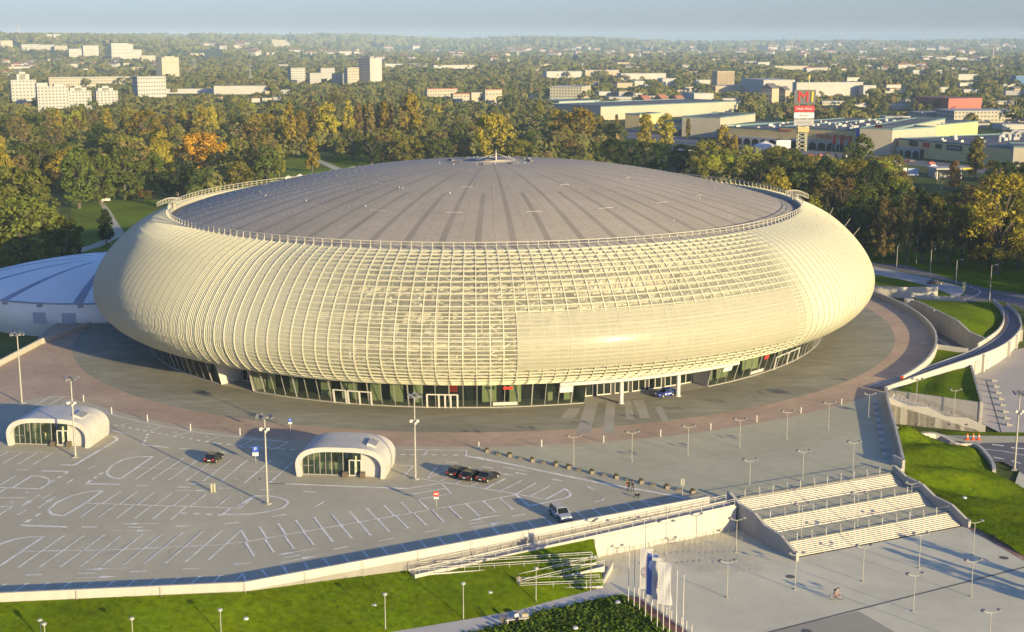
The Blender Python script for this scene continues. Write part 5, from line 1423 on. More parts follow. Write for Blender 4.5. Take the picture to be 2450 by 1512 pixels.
# seated person on the bench by the path
def park_bench(loc, rz):
    t = thing('park_bench', 'pale stone bench with a seated person beside the path', 'bench', loc, rz)
    b = MB(); b.prism([(-1.5, -.28), (1.5, -.28), (1.5, .28), (-1.5, .28)], .36, .46); b.build('seat', m_wallw, t)
    for x in (-1.1, 1.1): MB().box(x, 0, 0, .2, .45, .36).build('leg', m_wallg, t)
bp = at('G', 318, 1310, LOW + .05); park_bench(bp, .25)
bw = cloth('white_shirt', (.66, .65, .62))
sit = dict(pel=(0, 0, .55), spi=(.03, 0, .72), che=(.07, 0, .92), nec=(.10, 0, 1.07), hea=(.14, 0, 1.17), top=(.15, 0, 1.29), shl=(.07, .18, .99), ell=(.16, .26, .74), wrl=(.36, .18, .66), hal=(.43, .15, .66), shr=(.07, -.18, .99), elr=(.16, -.26, .74), wrr=(.36, -.18, .66), har=(.43, -.15, .66),
           hil=(.02, .10, .54), knl=(.45, .12, .52), anl=(.48, .12, .09), tol=(.63, .13, .04), hir=(.02, -.10, .54), knr=(.45, -.12, .52), anr=(.52, -.12, .09), tor=(.67, -.13, .04))
figure('person in a white shirt sitting on the pale bench beside the path', sit, [m_skin, bw, bk2, sh_], bp + Vector((0, .0, 0)), -1.3)
bx = MB(); bx.prism([(-.4, -.3), (.4, -.3), (.4, .3), (-.4, .3)], 0, .78); bx.box(0, 0, .78, .7, .5, .84); bxo = bx.build('bin', M('bin_tan', (.34, .29, .19))); bxo.location = at('G', 395, 1290, LOW + .03); tag(bxo, 'tan litter bin at the right end of the pale bench', 'bin')
sh2 = MB(); rg = random.Random(8)
for i in range(16):
    a = rg.uniform(0, 6.28); sh2.tube([(0, 0, 0), (math.cos(a) * .3, math.sin(a) * .3, .7), (math.cos(a) * .6, math.sin(a) * .6, 1.2 + rg.uniform(0, .5))], [.04, .03, .01], 4)
s2 = sh2.build('bare_shrub', m_dkwood); s2.location = at('G', 205, 1345, LOW + .05); tag(s2, 'bare dark shrub left of the pale bench', 'shrub')
# cyclist
cp = at('H', 805, 1118, LOW); cy = yaw('H', (770, 1112), (845, 1114))
def bicycle(loc, rz):
    t = thing('bicycle', 'red-brown bicycle ridden across the lower plaza', 'bicycle', loc, rz)
    m_bf = M('bicycle_paint', (.30, .07, .04), rough=.35)
    f = MB(); BB, HD, SE, RX, FX = (-.05, 0, .30), (.42, 0, .80), (-.22, 0, .82), (-.52, 0, .34), (.55, 0, .34)
    for a, b in ((BB, HD), (BB, SE), (SE, (.38, 0, .74)), (BB, RX), (SE, RX), (HD, FX)): f.tube([a, b], .022, 6)
    f.tube([HD, (.40, 0, .98)], .02, 6); f.build('frame', m_bf, t)
    hb = MB(); hb.tube([(.46, -.28, 1.0), (.40, 0, .98), (.46, .28, 1.0)], .016, 6); hb.build('handlebar', m_trim, t)
    sd = MB(); sd.prism([(-.36, -.07), (-.10, -.02), (-.10, .02), (-.36, .07)], .86, .91); sd.build('saddle', m_trim, t)
    for c in (RX, FX):
        w = MB(); k = 24; w.tube([(.34 * math.cos(a), 0, .34 * math.sin(a)) for a in [2 * math.pi * i / k for i in range(k + 1)]], .022, 6, cap=False); wo = w.build('wheel', m_tyre, t); wo.location = c
        s = MB()
        for i in range(10): a = math.pi * i / 10; s.bar((.33 * math.cos(a), 0, .33 * math.sin(a)), (-.33 * math.cos(a), 0, -.33 * math.sin(a)), .006)
        s.build('spokes', m_rimm, wo)
    pd = MB(); pd.tube([(-.05, -.1, .30), (.08, -.1, .20)], .014, 5); pd.tube([(-.05, .1, .30), (-.18, .1, .40)], .014, 5); pd.lathe([(.0, 0), (.09, 0), (.09, .02)], 12, (-.05, 0, .29)); pd.build('pedals', m_trim, t)
    return t
bicycle(cp, cy)
ride = dict(pel=(-.22, 0, .98), spi=(-.13, 0, 1.12), che=(.05, 0, 1.30), nec=(.14, 0, 1.42), hea=(.22, 0, 1.49), top=(.26, 0, 1.60), shl=(.06, .18, 1.34), ell=(.22, .26, 1.14), wrl=(.41, .26, 1.05), hal=(.46, .25, 1.03), shr=(.06, -.18, 1.34), elr=(.22, -.26, 1.14), wrr=(.41, -.26, 1.05), har=(.46, -.25, 1.03),
            hil=(-.20, .09, .94), knl=(.12, .11, .76), anl=(-.14, .12, .47), tol=(.0, .13, .42), hir=(-.20, -.09, .94), knr=(.14, -.11, .62), anr=(.06, -.12, .25), tor=(.21, -.13, .21))
figure('cyclist in a pale top riding across the lower plaza', ride, [m_skin, cloth('beige_top', (.46, .36, .27)), cloth('brown_shorts', (.30, .17, .12)), sh_, sh_], cp, cy)
bpk = MB(); bpk.box(-.02, 0, -.20, .2, .3, .22); bo_ = bpk.build('backpack', cloth('dark_backpack', (.05, .045, .04))); bo_.location = cp + Matrix.Rotation(cy, 3, 'Z') @ Vector((-.13, 0, 1.27)); bo_.rotation_euler = (0, .85, cy); tag(bo_, 'dark backpack on the back of the cyclist', 'backpack')
# ================================================================ right side: road ramp, banks, sunken stair, lower road
RI = [((60, 1350), 0.02), ((600, 1185), -.15), ((1000, 1030), -.4), ((1310, 918), -.75), ((1540, 790), -1.1), ((1715, 650), -1.7), ((1770, 510), -2.3), ((1735, 395), -2.8), ((1640, 285), -3.3)]
RO = [((280, 1345), 1.0), ((900, 1130), .65), ((1500, 930), .2), ((1790, 795), -.3), ((1955, 645), -.8), ((1992, 540), -1.3), ((1962, 440), -1.8), ((1900, 365), -2.2), ((1812, 290), -2.5)]
ri = [at('I', *p, z) for p, z in RI]; ro = [at('I', *p, z) for p, z in RO]
def resamp(pts, n):
    acc = [0]
    for a, b in zip(pts, pts[1:]): acc.append(acc[-1] + (b - a).length)
    out = []
    P = [pts[0] * 2 - pts[1]] + pts + [pts[-1] * 2 - pts[-2]]
    for i in range(n + 1):
        d = acc[-1] * i / n; j = 0
        while j < len(acc) - 2 and acc[j + 1] < d: j += 1
        u = (d - acc[j]) / (acc[j + 1] - acc[j]); a, b, c, e = P[j], P[j + 1], P[j + 2], P[j + 3]
        out.append(.5 * (2 * b + (c - a) * u + (2 * a - 5 * b + 4 * c - e) * u * u + (3 * b - a - 3 * c + e) * u ** 3))
    return out
ri = resamp(ri, 40); ro = resamp(ro, 40)
rd = MB()
rd.strip([Vector((p.x, p.y, p.z - .95)) for p in ro], ri)
struct('ramp_road', rd, m_ramp)
ow = MB(); ow.wall([(p.x, p.y) for p in ro], GND - .5, [p.z for p in ro], .35)
owo = tag(ow.build('ramp_wall', m_wallw), 'tall white curved wall carrying the outer edge of the road ramp', 'wall')
for px_, w_, h_ in ((1450, 2.6, 2.9), (1570, 1.4, 2.2)):      # doors in the ramp wall
    q = min(range(40), key=lambda i: abs(proj((ro[i].x, ro[i].y, LOW))[0] - PX('I', px_, 1150)[0]))
    a = ro[q]; d = (ro[q + 1] - ro[q]); d.z = 0; d.normalize(); n = Vector((d.y, -d.x, 0)); n = n if n.y < 0 else -n
    m = MB(); c = a + n * .05; m.box(c.x, c.y, LOW, w_, .14, LOW + h_, math.atan2(d.y, d.x)); m.build('wall_door', m_wallg if w_ > 2 else m_white, owo)
for q in (14, 20, 23, 26):
    a = ro[q]; d = (ro[q + 1] - ro[q]); d.z = 0; d.normalize(); n = Vector((d.y, -d.x, 0)); n = n if n.y < 0 else -n
    c = a + n * .25; MB().box(c.x, c.y, GND, .8, .6, a.z - .1, math.atan2(d.y, d.x)).build('buttress', m_wallw, owo)
iw_ = MB(); k0 = 17
iw_.wall([(p.x, p.y) for p in ri[k0:]], GND - .5, [p.z + 1.0 for p in ri[k0:]], .3)
tag(iw_.build('ramp_wall', m_wallw), 'low white wall along the inner edge of the curving road ramp', 'wall')
kb = MB(); kb.wall([(p.x, p.y) for p in ri[:k0 + 1]], [p.z - .3 for p in ri[:k0 + 1]], [p.z + .22 for p in ri[:k0 + 1]], .3); struct('kerb', kb, m_steel)
kb2 = MB(); off = []
for i in range(len(ri)):
    d = ri[min(i + 1, 40)] - ri[max(i - 1, 0)]; d.z = 0; d.normalize(); n = Vector((d.y, -d.x, 0)); n = n if n.dot(ro[i] - ri[i]) > 0 else -n; off.append(ri[i] + n * 1.0)
kb2.wall([(p.x, p.y) for p in off], [p.z - .1 for p in off], [p.z + .16 for p in off], .18); struct('kerb', kb2, m_steel)
# underpass road, tall grey wall and the mound behind it
ub = MB(); ub.poly([at('I', x, y, GND + .06) for x, y in ((150, 260), (545, 262), (575, 490), (660, 520), (1000, 690), (1310, 870), (900, 830), (720, 780), (690, 620), (560, 470), (400, 350))])
struct('road', ub, m_asph)
um = MB()
for pts, w in ((((730, 625), (900, 715)), .3), (((430, 335), (530, 325)), .2)):
    a, b = [at('I', *p, GND + .075) for p in pts]; d = (b - a).normalized(); n = Vector((-d.y, d.x, 0)) * w; um.add([a - n, b - n, b + n, a + n], [(0, 1, 2, 3)])
for x, y in ((925, 740), (957, 757), (990, 777), (1030, 800), (740, 735), (1062, 817)):
    a = at('I', x, y, GND + .075); um.box(a.x, a.y, GND + .062, 1.2, .4, GND + .075, -.5)
struct('road_markings', um, m_line)
gp = [at('I', x, y, LOW) for x, y in ((552, 490), (660, 515), (830, 600), (1000, 688), (1150, 770), (1305, 860))]
gw_ = MB(); gt = [1.35] * 5 + [.3]
gw_.wall([(p.x, p.y) for p in gp] + [(ri[19].x, ri[19].y)], GND - .5, gt + [-.2], .5)
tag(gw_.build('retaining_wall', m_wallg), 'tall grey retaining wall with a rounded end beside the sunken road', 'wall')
cap = MB(); cap.lathe([(.0, 1.4), (1.2, 1.4), (1.2, GND - .5)], 20, (gp[0].x + .2, gp[0].y + .6, 0)); 
capo = tag(cap.build('wall_end', m_wallw), 'rounded pale end of the tall grey retaining wall', 'wall')
for x, y in ((890, 385), (1165, 530)):
    o = MB().sphere((0, 0, 0), .28, 8, 6).build('wall_lamp', m_lens); o.location = onplan(gp[1], gp[4], *PX('I', x, y)) + Vector((-.2, -.35, 0)); tag(o, 'round white lamp on the tall grey retaining wall, %s one' % ('upper' if x < 1000 else 'lower'), 'wall lamp', 'lamps on the grey retaining wall')
md = MB()
edgeA = [Vector((p.x, p.y, z - .15)) + Vector((.15, .5, 0)) for p, z in zip(gp, gt)] + [Vector((ri[19].x, ri[19].y, -.4))]
edgeB = [ri[36], ri[34], ri[32], ri[30], ri[28], ri[25], ri[20]]
backp = [at('I', 760, 285, GND + .1), at('I', 900, 285, GND + .1), at('I', 1100, 285, GND + .1), at('I', 1250, 285, GND + .1), at('I', 1450, 288, GND + .1), at('I', 1620, 290, GND + .1)]
A_ = resamp(edgeA, 18); B_ = resamp([backp[0], backp[2], backp[3], backp[5]] + [ri[34] - Vector((.4, 0, .2)), ri[31] - Vector((.4, 0, .2)), ri[28] - Vector((.4, 0, .2)), ri[25] - Vector((.4, 0, .2)), ri[22] - Vector((.4, 0, .2))], 18)
NVm = 10; md.v = []
for i in range(19):
    for j in range(NVm + 1):
        v = j / NVm; p = A_[i].lerp(B_[i], v); p.z += .5 * math.sin(math.pi * v) * (1 if i < 15 else .2); md.v.append(tuple(p))
md.f = [(i * (NVm + 1) + j, (i + 1) * (NVm + 1) + j, (i + 1) * (NVm + 1) + j + 1, i * (NVm + 1) + j + 1) for i in range(18) for j in range(NVm)]; md.m = [0] * len(md.f)
struct('grass_mound', md, m_grass, smooth=True)
# grass triangle between the ring wall and the ramp
tg_ = MB()
tp_ = [at('I', 300, 1245, -.02), at('I', 480, 1130, -.1), at('I', 640, 980, -.2), at('I', 715, 840, -.3), at('I', 900, 870, -.4), at('I', 1290, 925, -.8), at('I', 1000, 1040, -.45), at('I', 600, 1195, -.2)]
tg_.poly([p for p in tp_]); struct('grass_bank', tg_, m_grass)
fw = MB(); a, b = at('I', 700, 835, -.4), at('I', 1305, 925, -.8); fw.wall([b, a], GND - .5, [.25, .55], -.35); tag(fw.build('parapet_wall', m_wallw), 'low cream wall between the grass triangle and the sunken road', 'wall')
# grass wedge below the ramp, sunken stair and its two walls
bwA, bwB = at('D', 1060, 568, .35), at('D', 1730, 815, LOW)
def wz(a, b, x, y): return onplan(a, b, *PX('D', x, y))
bt = [wz(bwA, bwB, x, y) for x, y in ((1062, 568), (1240, 592), (1400, 614), (1560, 636), (1732, 660))]
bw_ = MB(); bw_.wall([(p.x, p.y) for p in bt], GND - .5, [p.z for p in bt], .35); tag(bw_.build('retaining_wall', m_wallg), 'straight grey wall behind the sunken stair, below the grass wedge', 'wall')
q = Vector((0, .6, 0)); wd = MB()
top = [ro[1], ro[4], ro[7], ro[10], ro[13], ro[15]]
ztop = [-.1, -.15, -.5, -.9, -1.2, -1.5]
corner = at('D', 1655, 398, -1.5)
La = [Vector((p.x, p.y, z)) + Vector((.2, -.25, 0)) for p, z in zip(top, ztop)]
La = [p for p in La if p.x < corner.x] + [corner]
Lb = [p + q * .3 + Vector((0, 0, -.08)) for p in bt]
A_ = resamp(La, 12); B_ = resamp(Lb, 12); wd.v = []
for i in range(13):
    for j in range(7):
        v = j / 6; p = A_[i].lerp(B_[i], v); p.z += .35 * math.sin(math.pi * v) * math.sin(i * 1.1) ; wd.v.append(tuple(p))
wd.f = [(i * 7 + j, i * 7 + j + 1, (i + 1) * 7 + j + 1, (i + 1) * 7 + j) for i in range(12) for j in range(6)]; wd.m = [0] * len(wd.f)
struct('grass_bank', wd, m_grass, smooth=True)
cw2 = MB(); cw2.wall([bt[-1], corner + Vector((.1, .2, 0))], GND - .5, [bt[-1].z + .25, corner.z + .45], .4); tag(cw2.build('wing_wall', m_wallg), 'slanting grey end wall of the grass wedge beside the right plaza', 'wall')
fwA, fwB = Vector((*U(*PX('D', 1042, 660), 0).xy, 0)), at('D', 1755, 872, LOW)
ft = [wz(fwA, fwB, x, y) for x, y in ((1042, 615), (1190, 680), (1330, 690), (1450, 755), (1620, 770), (1755, 830))]
fw2 = MB(); fw2.wall([(p.x, p.y) for p in ft], GND - .5, [p.z for p in ft], .35); fwo = tag(fw2.build('stair_wall', m_wallw), 'bright cream stepped wall in front of the sunken stair', 'wall')
for x, y in ((1255, 815), (1378, 815), (1498, 815), (1622, 817)):
    p = wz(fwA, fwB, x, y); MB().sphere((p.x, p.y - .08, p.z), .16, 8, 5).build('wall_lamp', m_head, fwo)
ss_ = thing('steps', 'sunken stair between the grey and the cream stepped walls', 'steps', ft[0]); stp = MB(); n = 22
for i in range(n):
    u0, u1 = i / n, (i + 1) / n; z = .0 + (LOW) * u1
    a, b = Vector(ft[0]).lerp(ft[-1], u0), Vector(ft[0]).lerp(ft[-1], u1); c, d = Vector(bt[0]).lerp(bt[-1], u1), Vector(bt[0]).lerp(bt[-1], u0)
    stp.prism([a[:2], b[:2], c[:2], d[:2]], GND - .4, z)
stp.build('step_flight', m_step, ss_, True)
for A, B in ((ft, .9), (bt, .9)):
    r_ = MB(); pts = [Vector(A[0]).lerp(A[-1], i / 8) for i in range(9)]; sh = Vector((0, .5 if A is ft else -.5, 0))
    pts = [Vector((p.x, p.y, LOW * i / 8 + .95)) + sh for i, p in enumerate(pts)]
    r_.tube(pts, .04, 5)
    for p in pts: r_.bar(p, p - Vector((0, 0, 1)), .05)
    r_.build('stair_rail', m_gut, ss_, True)
# big green slope right of the steps
zw = {0: .0}
Lp = [p_ + Vector((-.55, 0, 0)) for p_ in [at('D', 1108, 845, -.2), at('D', 1135, 960, -.25), at('D', 1165, 1090, -.3), at('D', 1215, 1185, -.8), at('H', 1440, 62, -1.2), at('H', 1590, 128, -1.6), at('H', 1700, 228, -2.3), at('H', 1820, 303, -2.9), at('H', 1938, 430, -3.55)]]
Rp = [at('D', 1250, 890, -1.6), at('D', 1400, 925, -2.6), at('D', 1520, 978, -3.2), at('D', 1680, 985, -3.5), at('D', 1800, 1150, LOW + .02), at('D', 2000, 1260, LOW + .02), at('D', 2200, 1400, LOW + .02), at('H', 2700, 500, LOW + .02), at('H', 2460, 745, LOW + .02)]
A_ = resamp(Lp, 40); B_ = resamp(Rp, 40); sl = MB(); NJ = 24
for i in range(41):
    for j in range(NJ + 1):
        v = j / NJ; p = A_[i].lerp(B_[i], v)
        w = math.sin(math.pi * v)
        p.z += w * (.85 * math.sin(i * .62 + v * 2.2) * (1 if i < 30 else .3) + .25 + .12 * math.sin(i * 2.1 + j))
        sl.v.append(tuple(p))
sl.f = [(i * (NJ + 1) + j, (i + 1) * (NJ + 1) + j, (i + 1) * (NJ + 1) + j + 1, i * (NJ + 1) + j + 1) for i in range(40) for j in range(NJ)]; sl.m = [0] * len(sl.f)
for i, f in enumerate(sl.f):
    a, b, c = [Vector(sl.v[k]) for k in f[:3]]
    if (b - a).cross(c - a).z < 0: sl.f[i] = f[::-1]
struct('grass_slope', sl, m_grass, smooth=True)
cp_ = [at('D', x, y, z) for x, y, z in ((1105, 838, .1), (1250, 880, -1.2), (1400, 893, -2.2), (1500, 940, -2.7), (1570, 962, -3.0), (1680, 965, -3.0), (1760, 1040, -3.1), (1800, 1110, -3.2), (1806, 1150, -3.3))]
cq = resamp(cp_, 30); ce = MB(); ce.wall([(p.x, p.y) for p in cq], GND - .4, [p.z + .12 for p in cq], .55); tag(ce.build('edge_wall', m_wallw), 'low curved concrete edging wall at the top of the green slope', 'wall')
pv = MB(); pv.poly([at('D', x, y, LOW + .02) for x, y in ((1270, 868), (1390, 872), (1480, 895), (3300, 915), (3300, 935), (1700, 952), (1600, 945), (1500, 930), (1400, 885))]); struct('pavement', pv, m_conc)
gs_ = MB(); gs_.poly([at('D', x, y, LOW + .05) for x, y in ((1420, 868), (1760, 872), (3300, 890), (3300, 912), (1480, 893))]); struct('grass_strip', gs_, m_grass)
lr = MB(); lr.poly([at('D', x, y, LOW + .03) for x, y in ((1600, 946), (1700, 953), (3300, 935), (3300, 1750), (2500, 1420), (2035, 1180), (1960, 1130), (1880, 1088), (1795, 1085), (1740, 1010))]); struct('road', lr, m_asph)
lm = MB()
for pts, w in ((((1690, 950), (1720, 953)), .2), (((1805, 962), (1890, 972)), .3), (((1940, 985), (2060, 995)), .25), (((1740, 995), (1880, 1010)), .12), (((1880, 1010), (2060, 1045)), .12), (((1815, 1055), (1890, 1068)), .2), (((1945, 1080), (2010, 1100)), .2)):
    a, b = [at('D', *p, LOW + .045) for p in pts]; d = (b - a).normalized(); n = Vector((-d.y, d.x, 0)) * w; lm.add([a - n, b - n, b + n, a + n], [(0, 1, 2, 3)])
struct('road_markings', lm, m_line)
def cone():
    t = thing('traffic_cone', 'x', 'traffic cone', group='traffic cones'); b = MB(); b.box(0, 0, 0, .45, .45, .06); b.lathe([(.19, .06), (.05, .9), (.0, .92)], 10); b.build('body', M('cone_orange', (.75, .10, .03), var=.03), t); s = MB(); s.lathe([(.137, .4), (.105, .6)], 10); s.build('stripe', m_sgw, t); return t
cn = cone(); us = []
for i, x in enumerate((1622, 1665, 1706)): place(cn, us, at('D', x, 928, LOW + .03), 0, 'orange traffic cone on the pavement by the asphalt road, %s' % ('left', 'middle', 'right')[i], None, (1.3, 1.3, 1.3))
sbk = MB(); sbk.prism([(-.5, -.22), (.5, -.22), (.5, .22), (-.5, .22)], 0, .42); sbk.box(.36, 0, .42, .26, .44, .72); sbo = sbk.build('stone_seat', M('seat_stone', (.27, .26, .23), var=.08)); us = []
for i, (x, y) in enumerate(((1820, 505), (1835, 548), (1850, 592), (1870, 636), (1882, 682), (1902, 730), (1912, 778), (1928, 826))):
    o = place(sbo, us, at('D', x, y, LOW + .01), math.pi - .12, 'grey stone seat on the right plaza, %s from the ramp wall' % ordn[i], 'stone seats on the right plaza'); o['category'] = 'seat'
rpv = MB(); rpv.poly([at('D', x, y, LOW + .006) for x, y in ((1500, 700), (1600, 520), (1640, 430), (1720, 330), (2030, 260), (3300, -60), (3300, 885), (1870, 880))]); struct('plaza', rpv, M('right_plaza_paving', (.44, .40, .33), rough=.85, var=.12, scale=.06, stretch=(.4, 1.5, 1)))
# back road beyond the ring wall
br = MB(); br.poly([at('Q', x, y, GND + .05) for x, y in ((700, 905), (870, 928), (1100, 945), (1300, 1005), (1560, 1085), (1800, 1140), (2600, 1250), (2600, 1330), (2050, 1300), (1850, 1225), (1760, 1215), (1530, 1225), (1530, 1190), (1560, 1150), (1540, 1100), (1300, 1040), (1050, 990), (870, 950), (700, 935))]); struct('road', br, m_asph)
bp_ = MB(); bp_.poly([at('Q', x, y, GND + .09) for x, y in ((700, 940), (870, 955), (1050, 995), (1300, 1045), (1530, 1110), (1552, 1150), (1500, 1185), (1450, 1180), (1300, 1110), (1100, 1060), (850, 1015), (700, 995))]); struct('pavement', bp_, M('back_pavement', (.42, .39, .34), var=.08))
bl = MB(); bl.poly([at('Q', x, y, GND + .10) for x, y in ((600, 990), (860, 1015), (1100, 1062), (1300, 1112), (1450, 1172), (1350, 1185), (1340, 1155), (830, 1122))]); struct('lawn', bl, m_grass)
for pts, z0, z1, lab in ((((820, 1180), (1060, 1195), (1342, 1192)), GND, -.8, 'white wall below the small back lawn, right of the arena shell'), (((1180, 1222), (1530, 1228)), GND, -2.2, 'low white wall at the foot of the back lawn by the junction')):
    w = MB(); pp_ = [at('Q', x, y, GND) for x, y in pts]; w.wall(pp_, z0, z1, .4); tag(w.build('road_wall', m_wallw), lab, 'wall')
rm = MB(); c0 = [at('Q', x, y, GND + .07) for x, y in ((1545, 1100), (1600, 1112), (1650, 1130), (1665, 1150), (1640, 1172), (1590, 1192), (1530, 1210))]
for a, b in zip(resamp(c0, 24)[::2], resamp(c0, 24)[1::2]):
    d = (b - a).normalized(); n = Vector((-d.y, d.x, 0)) * .25; rm.add([a - n, b - n, b + n, a + n], [(0, 1, 2, 3)])
struct('road_markings', rm, m_line)
yb = MB(); yb.box(0, 0, 0, .8, .5, 2.2); yb.box(0, 0, 2.2, 1.0, .6, 2.5); ybo = yb.build('roadside_post', M('yellow_board', (.5, .45, .2))); ybo.location = at('Q', 1540, 1140, GND + .1); tag(ybo, 'yellowish post at the tip of the pale back pavement', 'post')
# park lawns and paths behind
def lawn_poly(pts, m, z, nm='lawn'):
    o = MB(); o.poly([U(x, y, GND + z) for x, y in pts]); struct(nm, o, m)
m_lit = M('sunlit_grass', (.125, .165, .008), rough=.95, var=.3, scale=.05, fine=.6, fvar=.2, spec=.1)  # brighter copy of the grass, sunlight on these lawns put into its colour
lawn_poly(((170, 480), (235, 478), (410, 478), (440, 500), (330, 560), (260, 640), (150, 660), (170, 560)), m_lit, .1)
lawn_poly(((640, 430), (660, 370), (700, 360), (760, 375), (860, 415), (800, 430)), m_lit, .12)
lawn_poly(((770, 395), (830, 360), (1040, 350), (1040, 400), (860, 420)), m_grass, .1)
lawn_poly(((1980, 660), (2000, 590), (2450, 600), (2700, 640), (2700, 790), (2450, 740), (2250, 690), (2100, 655)), m_grass, .03)
lawn_poly(((235, 480), (243, 479), (262, 500), (280, 530), (300, 560), (240, 590), (140, 620), (130, 612), (220, 585), (275, 560), (262, 530)), m_conc, .16, 'path')
lawn_poly(((740, 378), (752, 376), (815, 402), (835, 418), (815, 418), (790, 402)), m_conc, .17, 'path')
# leafy ground cover on the lawn by the flagpoles, and rough grass on the banks
gcv = MB(); rg = random.Random(14); m_cover = M('ground_cover_leaves', (.075, .115, .010), rough=.95, var=.45, scale=.5, fine=3, fvar=.3, spec=.1)
outl = [U(x, y, LOW).xy for x, y in ((1105, 1520), (1200, 1499), (1300, 1464), (1400, 1442), (1476, 1425), (1500, 1429), (1584, 1499), (1630, 1540))]
def inside(p, q):
    r = False
    for i in range(len(q)):
        a, b = q[i], q[i - 1]
        if (a.y > p[1]) != (b.y > p[1]) and p[0] < (b.x - a.x) * (p[1] - a.y) / (b.y - a.y) + a.x: r = not r
    return r
xs = [p.x for p in outl]; ysl = [p.y for p in outl]
def tuft(x, y, z, s, k, spread):
    for i in range(k):
        a = rg.uniform(0, 6.28); c = Vector((x + rg.gauss(0, spread), y + rg.gauss(0, spread), z + abs(rg.gauss(.15, .18)) * s * 2)); t = Vector((math.cos(a), math.sin(a), rg.uniform(-.3, .9))).normalized() * s * rg.uniform(.5, 1); b = Vector((-math.sin(a), math.cos(a), rg.uniform(-.2, .6))).normalized() * s * .6
        gcv.add([c - t, c - b, c + t, c + b], [(0, 1, 2, 3)])
n = 0
while n < 900:
    p = (rg.uniform(min(xs), max(xs)), rg.uniform(min(ysl), max(ysl)))
    if inside(p, outl): tuft(p[0], p[1], LOW + .05, .30, 7, .3); n += 1
tag(gcv.build('ground_cover', m_cover), 'dense leafy ground cover on the lawn beside the flagpoles', 'ground cover', kind='stuff')
gcv = MB()
for i in range(2600):
    a = rg.randrange(NU); b = rg.randrange(NV); v = Vector(gb.v[a * (NV + 1) + b]); w = Vector(gb.v[(a + 1) * (NV + 1) + b + 1]); p = v.lerp(w, rg.random())
    if -2 < proj(p)[0] < 1010 or rg.random() < .3: tuft(p.x, p.y, p.z, .14, 4, .2)
for i in range(1500):
    a = rg.randrange(40); b = rg.randrange(NJ); v = Vector(sl.v[a * (NJ + 1) + b]); w = Vector(sl.v[(a + 1) * (NJ + 1) + b + 1]); p = v.lerp(w, rg.random()); tuft(p.x, p.y, p.z, .14, 4, .25)
tag(gcv.build('rough_grass', m_grass), 'rough grass tufts on the banks below the walls', 'grass', kind='stuff')
# ================================================================ trees
def leaf_mat(name, col, var=.30, trans=.30):
    m, t, b = nodes(name); N, Lk = t.nodes, t.links
    N.remove(b)
    g = N.new('ShaderNodeNewGeometry'); oi = N.new('ShaderNodeObjectInfo')
    n = N.new('ShaderNodeTexNoise'); n.inputs['Scale'].default_value = .35; n.inputs['Detail'].default_value = 3; Lk.new(g.outputs['Position'], n.inputs['Vector'])
    mr = N.new('ShaderNodeMapRange'); mr.inputs['From Min'].default_value = .3; mr.inputs['From Max'].default_value = .7; mr.inputs['To Min'].default_value = 1 - var; mr.inputs['To Max'].default_value = 1 + var; Lk.new(n.outputs['Fac'], mr.inputs['Value'])
    r2 = N.new('ShaderNodeMapRange'); r2.inputs['To Min'].default_value = .488; r2.inputs['To Max'].default_value = .516; Lk.new(oi.outputs['Random'], r2.inputs['Value'])
    r3 = N.new('ShaderNodeMapRange'); r3.inputs['To Min'].default_value = .75; r3.inputs['To Max'].default_value = 1.25; Lk.new(oi.outputs['Random'], r3.inputs['Value'])
    mu = N.new('ShaderNodeMath'); mu.operation = 'MULTIPLY'; Lk.new(mr.outputs[0], mu.inputs[0]); Lk.new(r3.outputs[0], mu.inputs[1])
    hs = N.new('ShaderNodeHueSaturation'); hs.inputs['Color'].default_value = (*col, 1); Lk.new(r2.outputs[0], hs.inputs['Hue']); Lk.new(mu.outputs[0], hs.inputs['Value'])
    d = N.new('ShaderNodeBsdfDiffuse'); tr = N.new('ShaderNodeBsdfTranslucent'); mx = N.new('ShaderNodeMixShader'); mx.inputs[0].default_value = trans
    Lk.new(hs.outputs['Color'], d.inputs['Color']); Lk.new(hs.outputs['Color'], tr.inputs['Color']); Lk.new(d.outputs[0], mx.inputs[1]); Lk.new(tr.outputs[0], mx.inputs[2]); Lk.new(mx.outputs[0], N['Material Output'].inputs['Surface'])
    return m
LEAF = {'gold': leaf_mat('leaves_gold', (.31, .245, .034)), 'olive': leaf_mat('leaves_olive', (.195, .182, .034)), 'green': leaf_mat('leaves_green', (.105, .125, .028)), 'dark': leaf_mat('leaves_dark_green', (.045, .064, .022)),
        'orange': leaf_mat('leaves_orange', (.42, .200, .022)), 'brown': leaf_mat('leaves_brown', (.185, .140, .050)), 'lime': leaf_mat('leaves_lime', (.29, .29, .035)), 'fresh': leaf_mat('leaves_fresh_green', (.150, .165, .036)), 'rust': leaf_mat('leaves_rust', (.20, .105, .035))}
m_bark = M('bark', (.10, .085, .06), rough=.95, var=.2, scale=2)
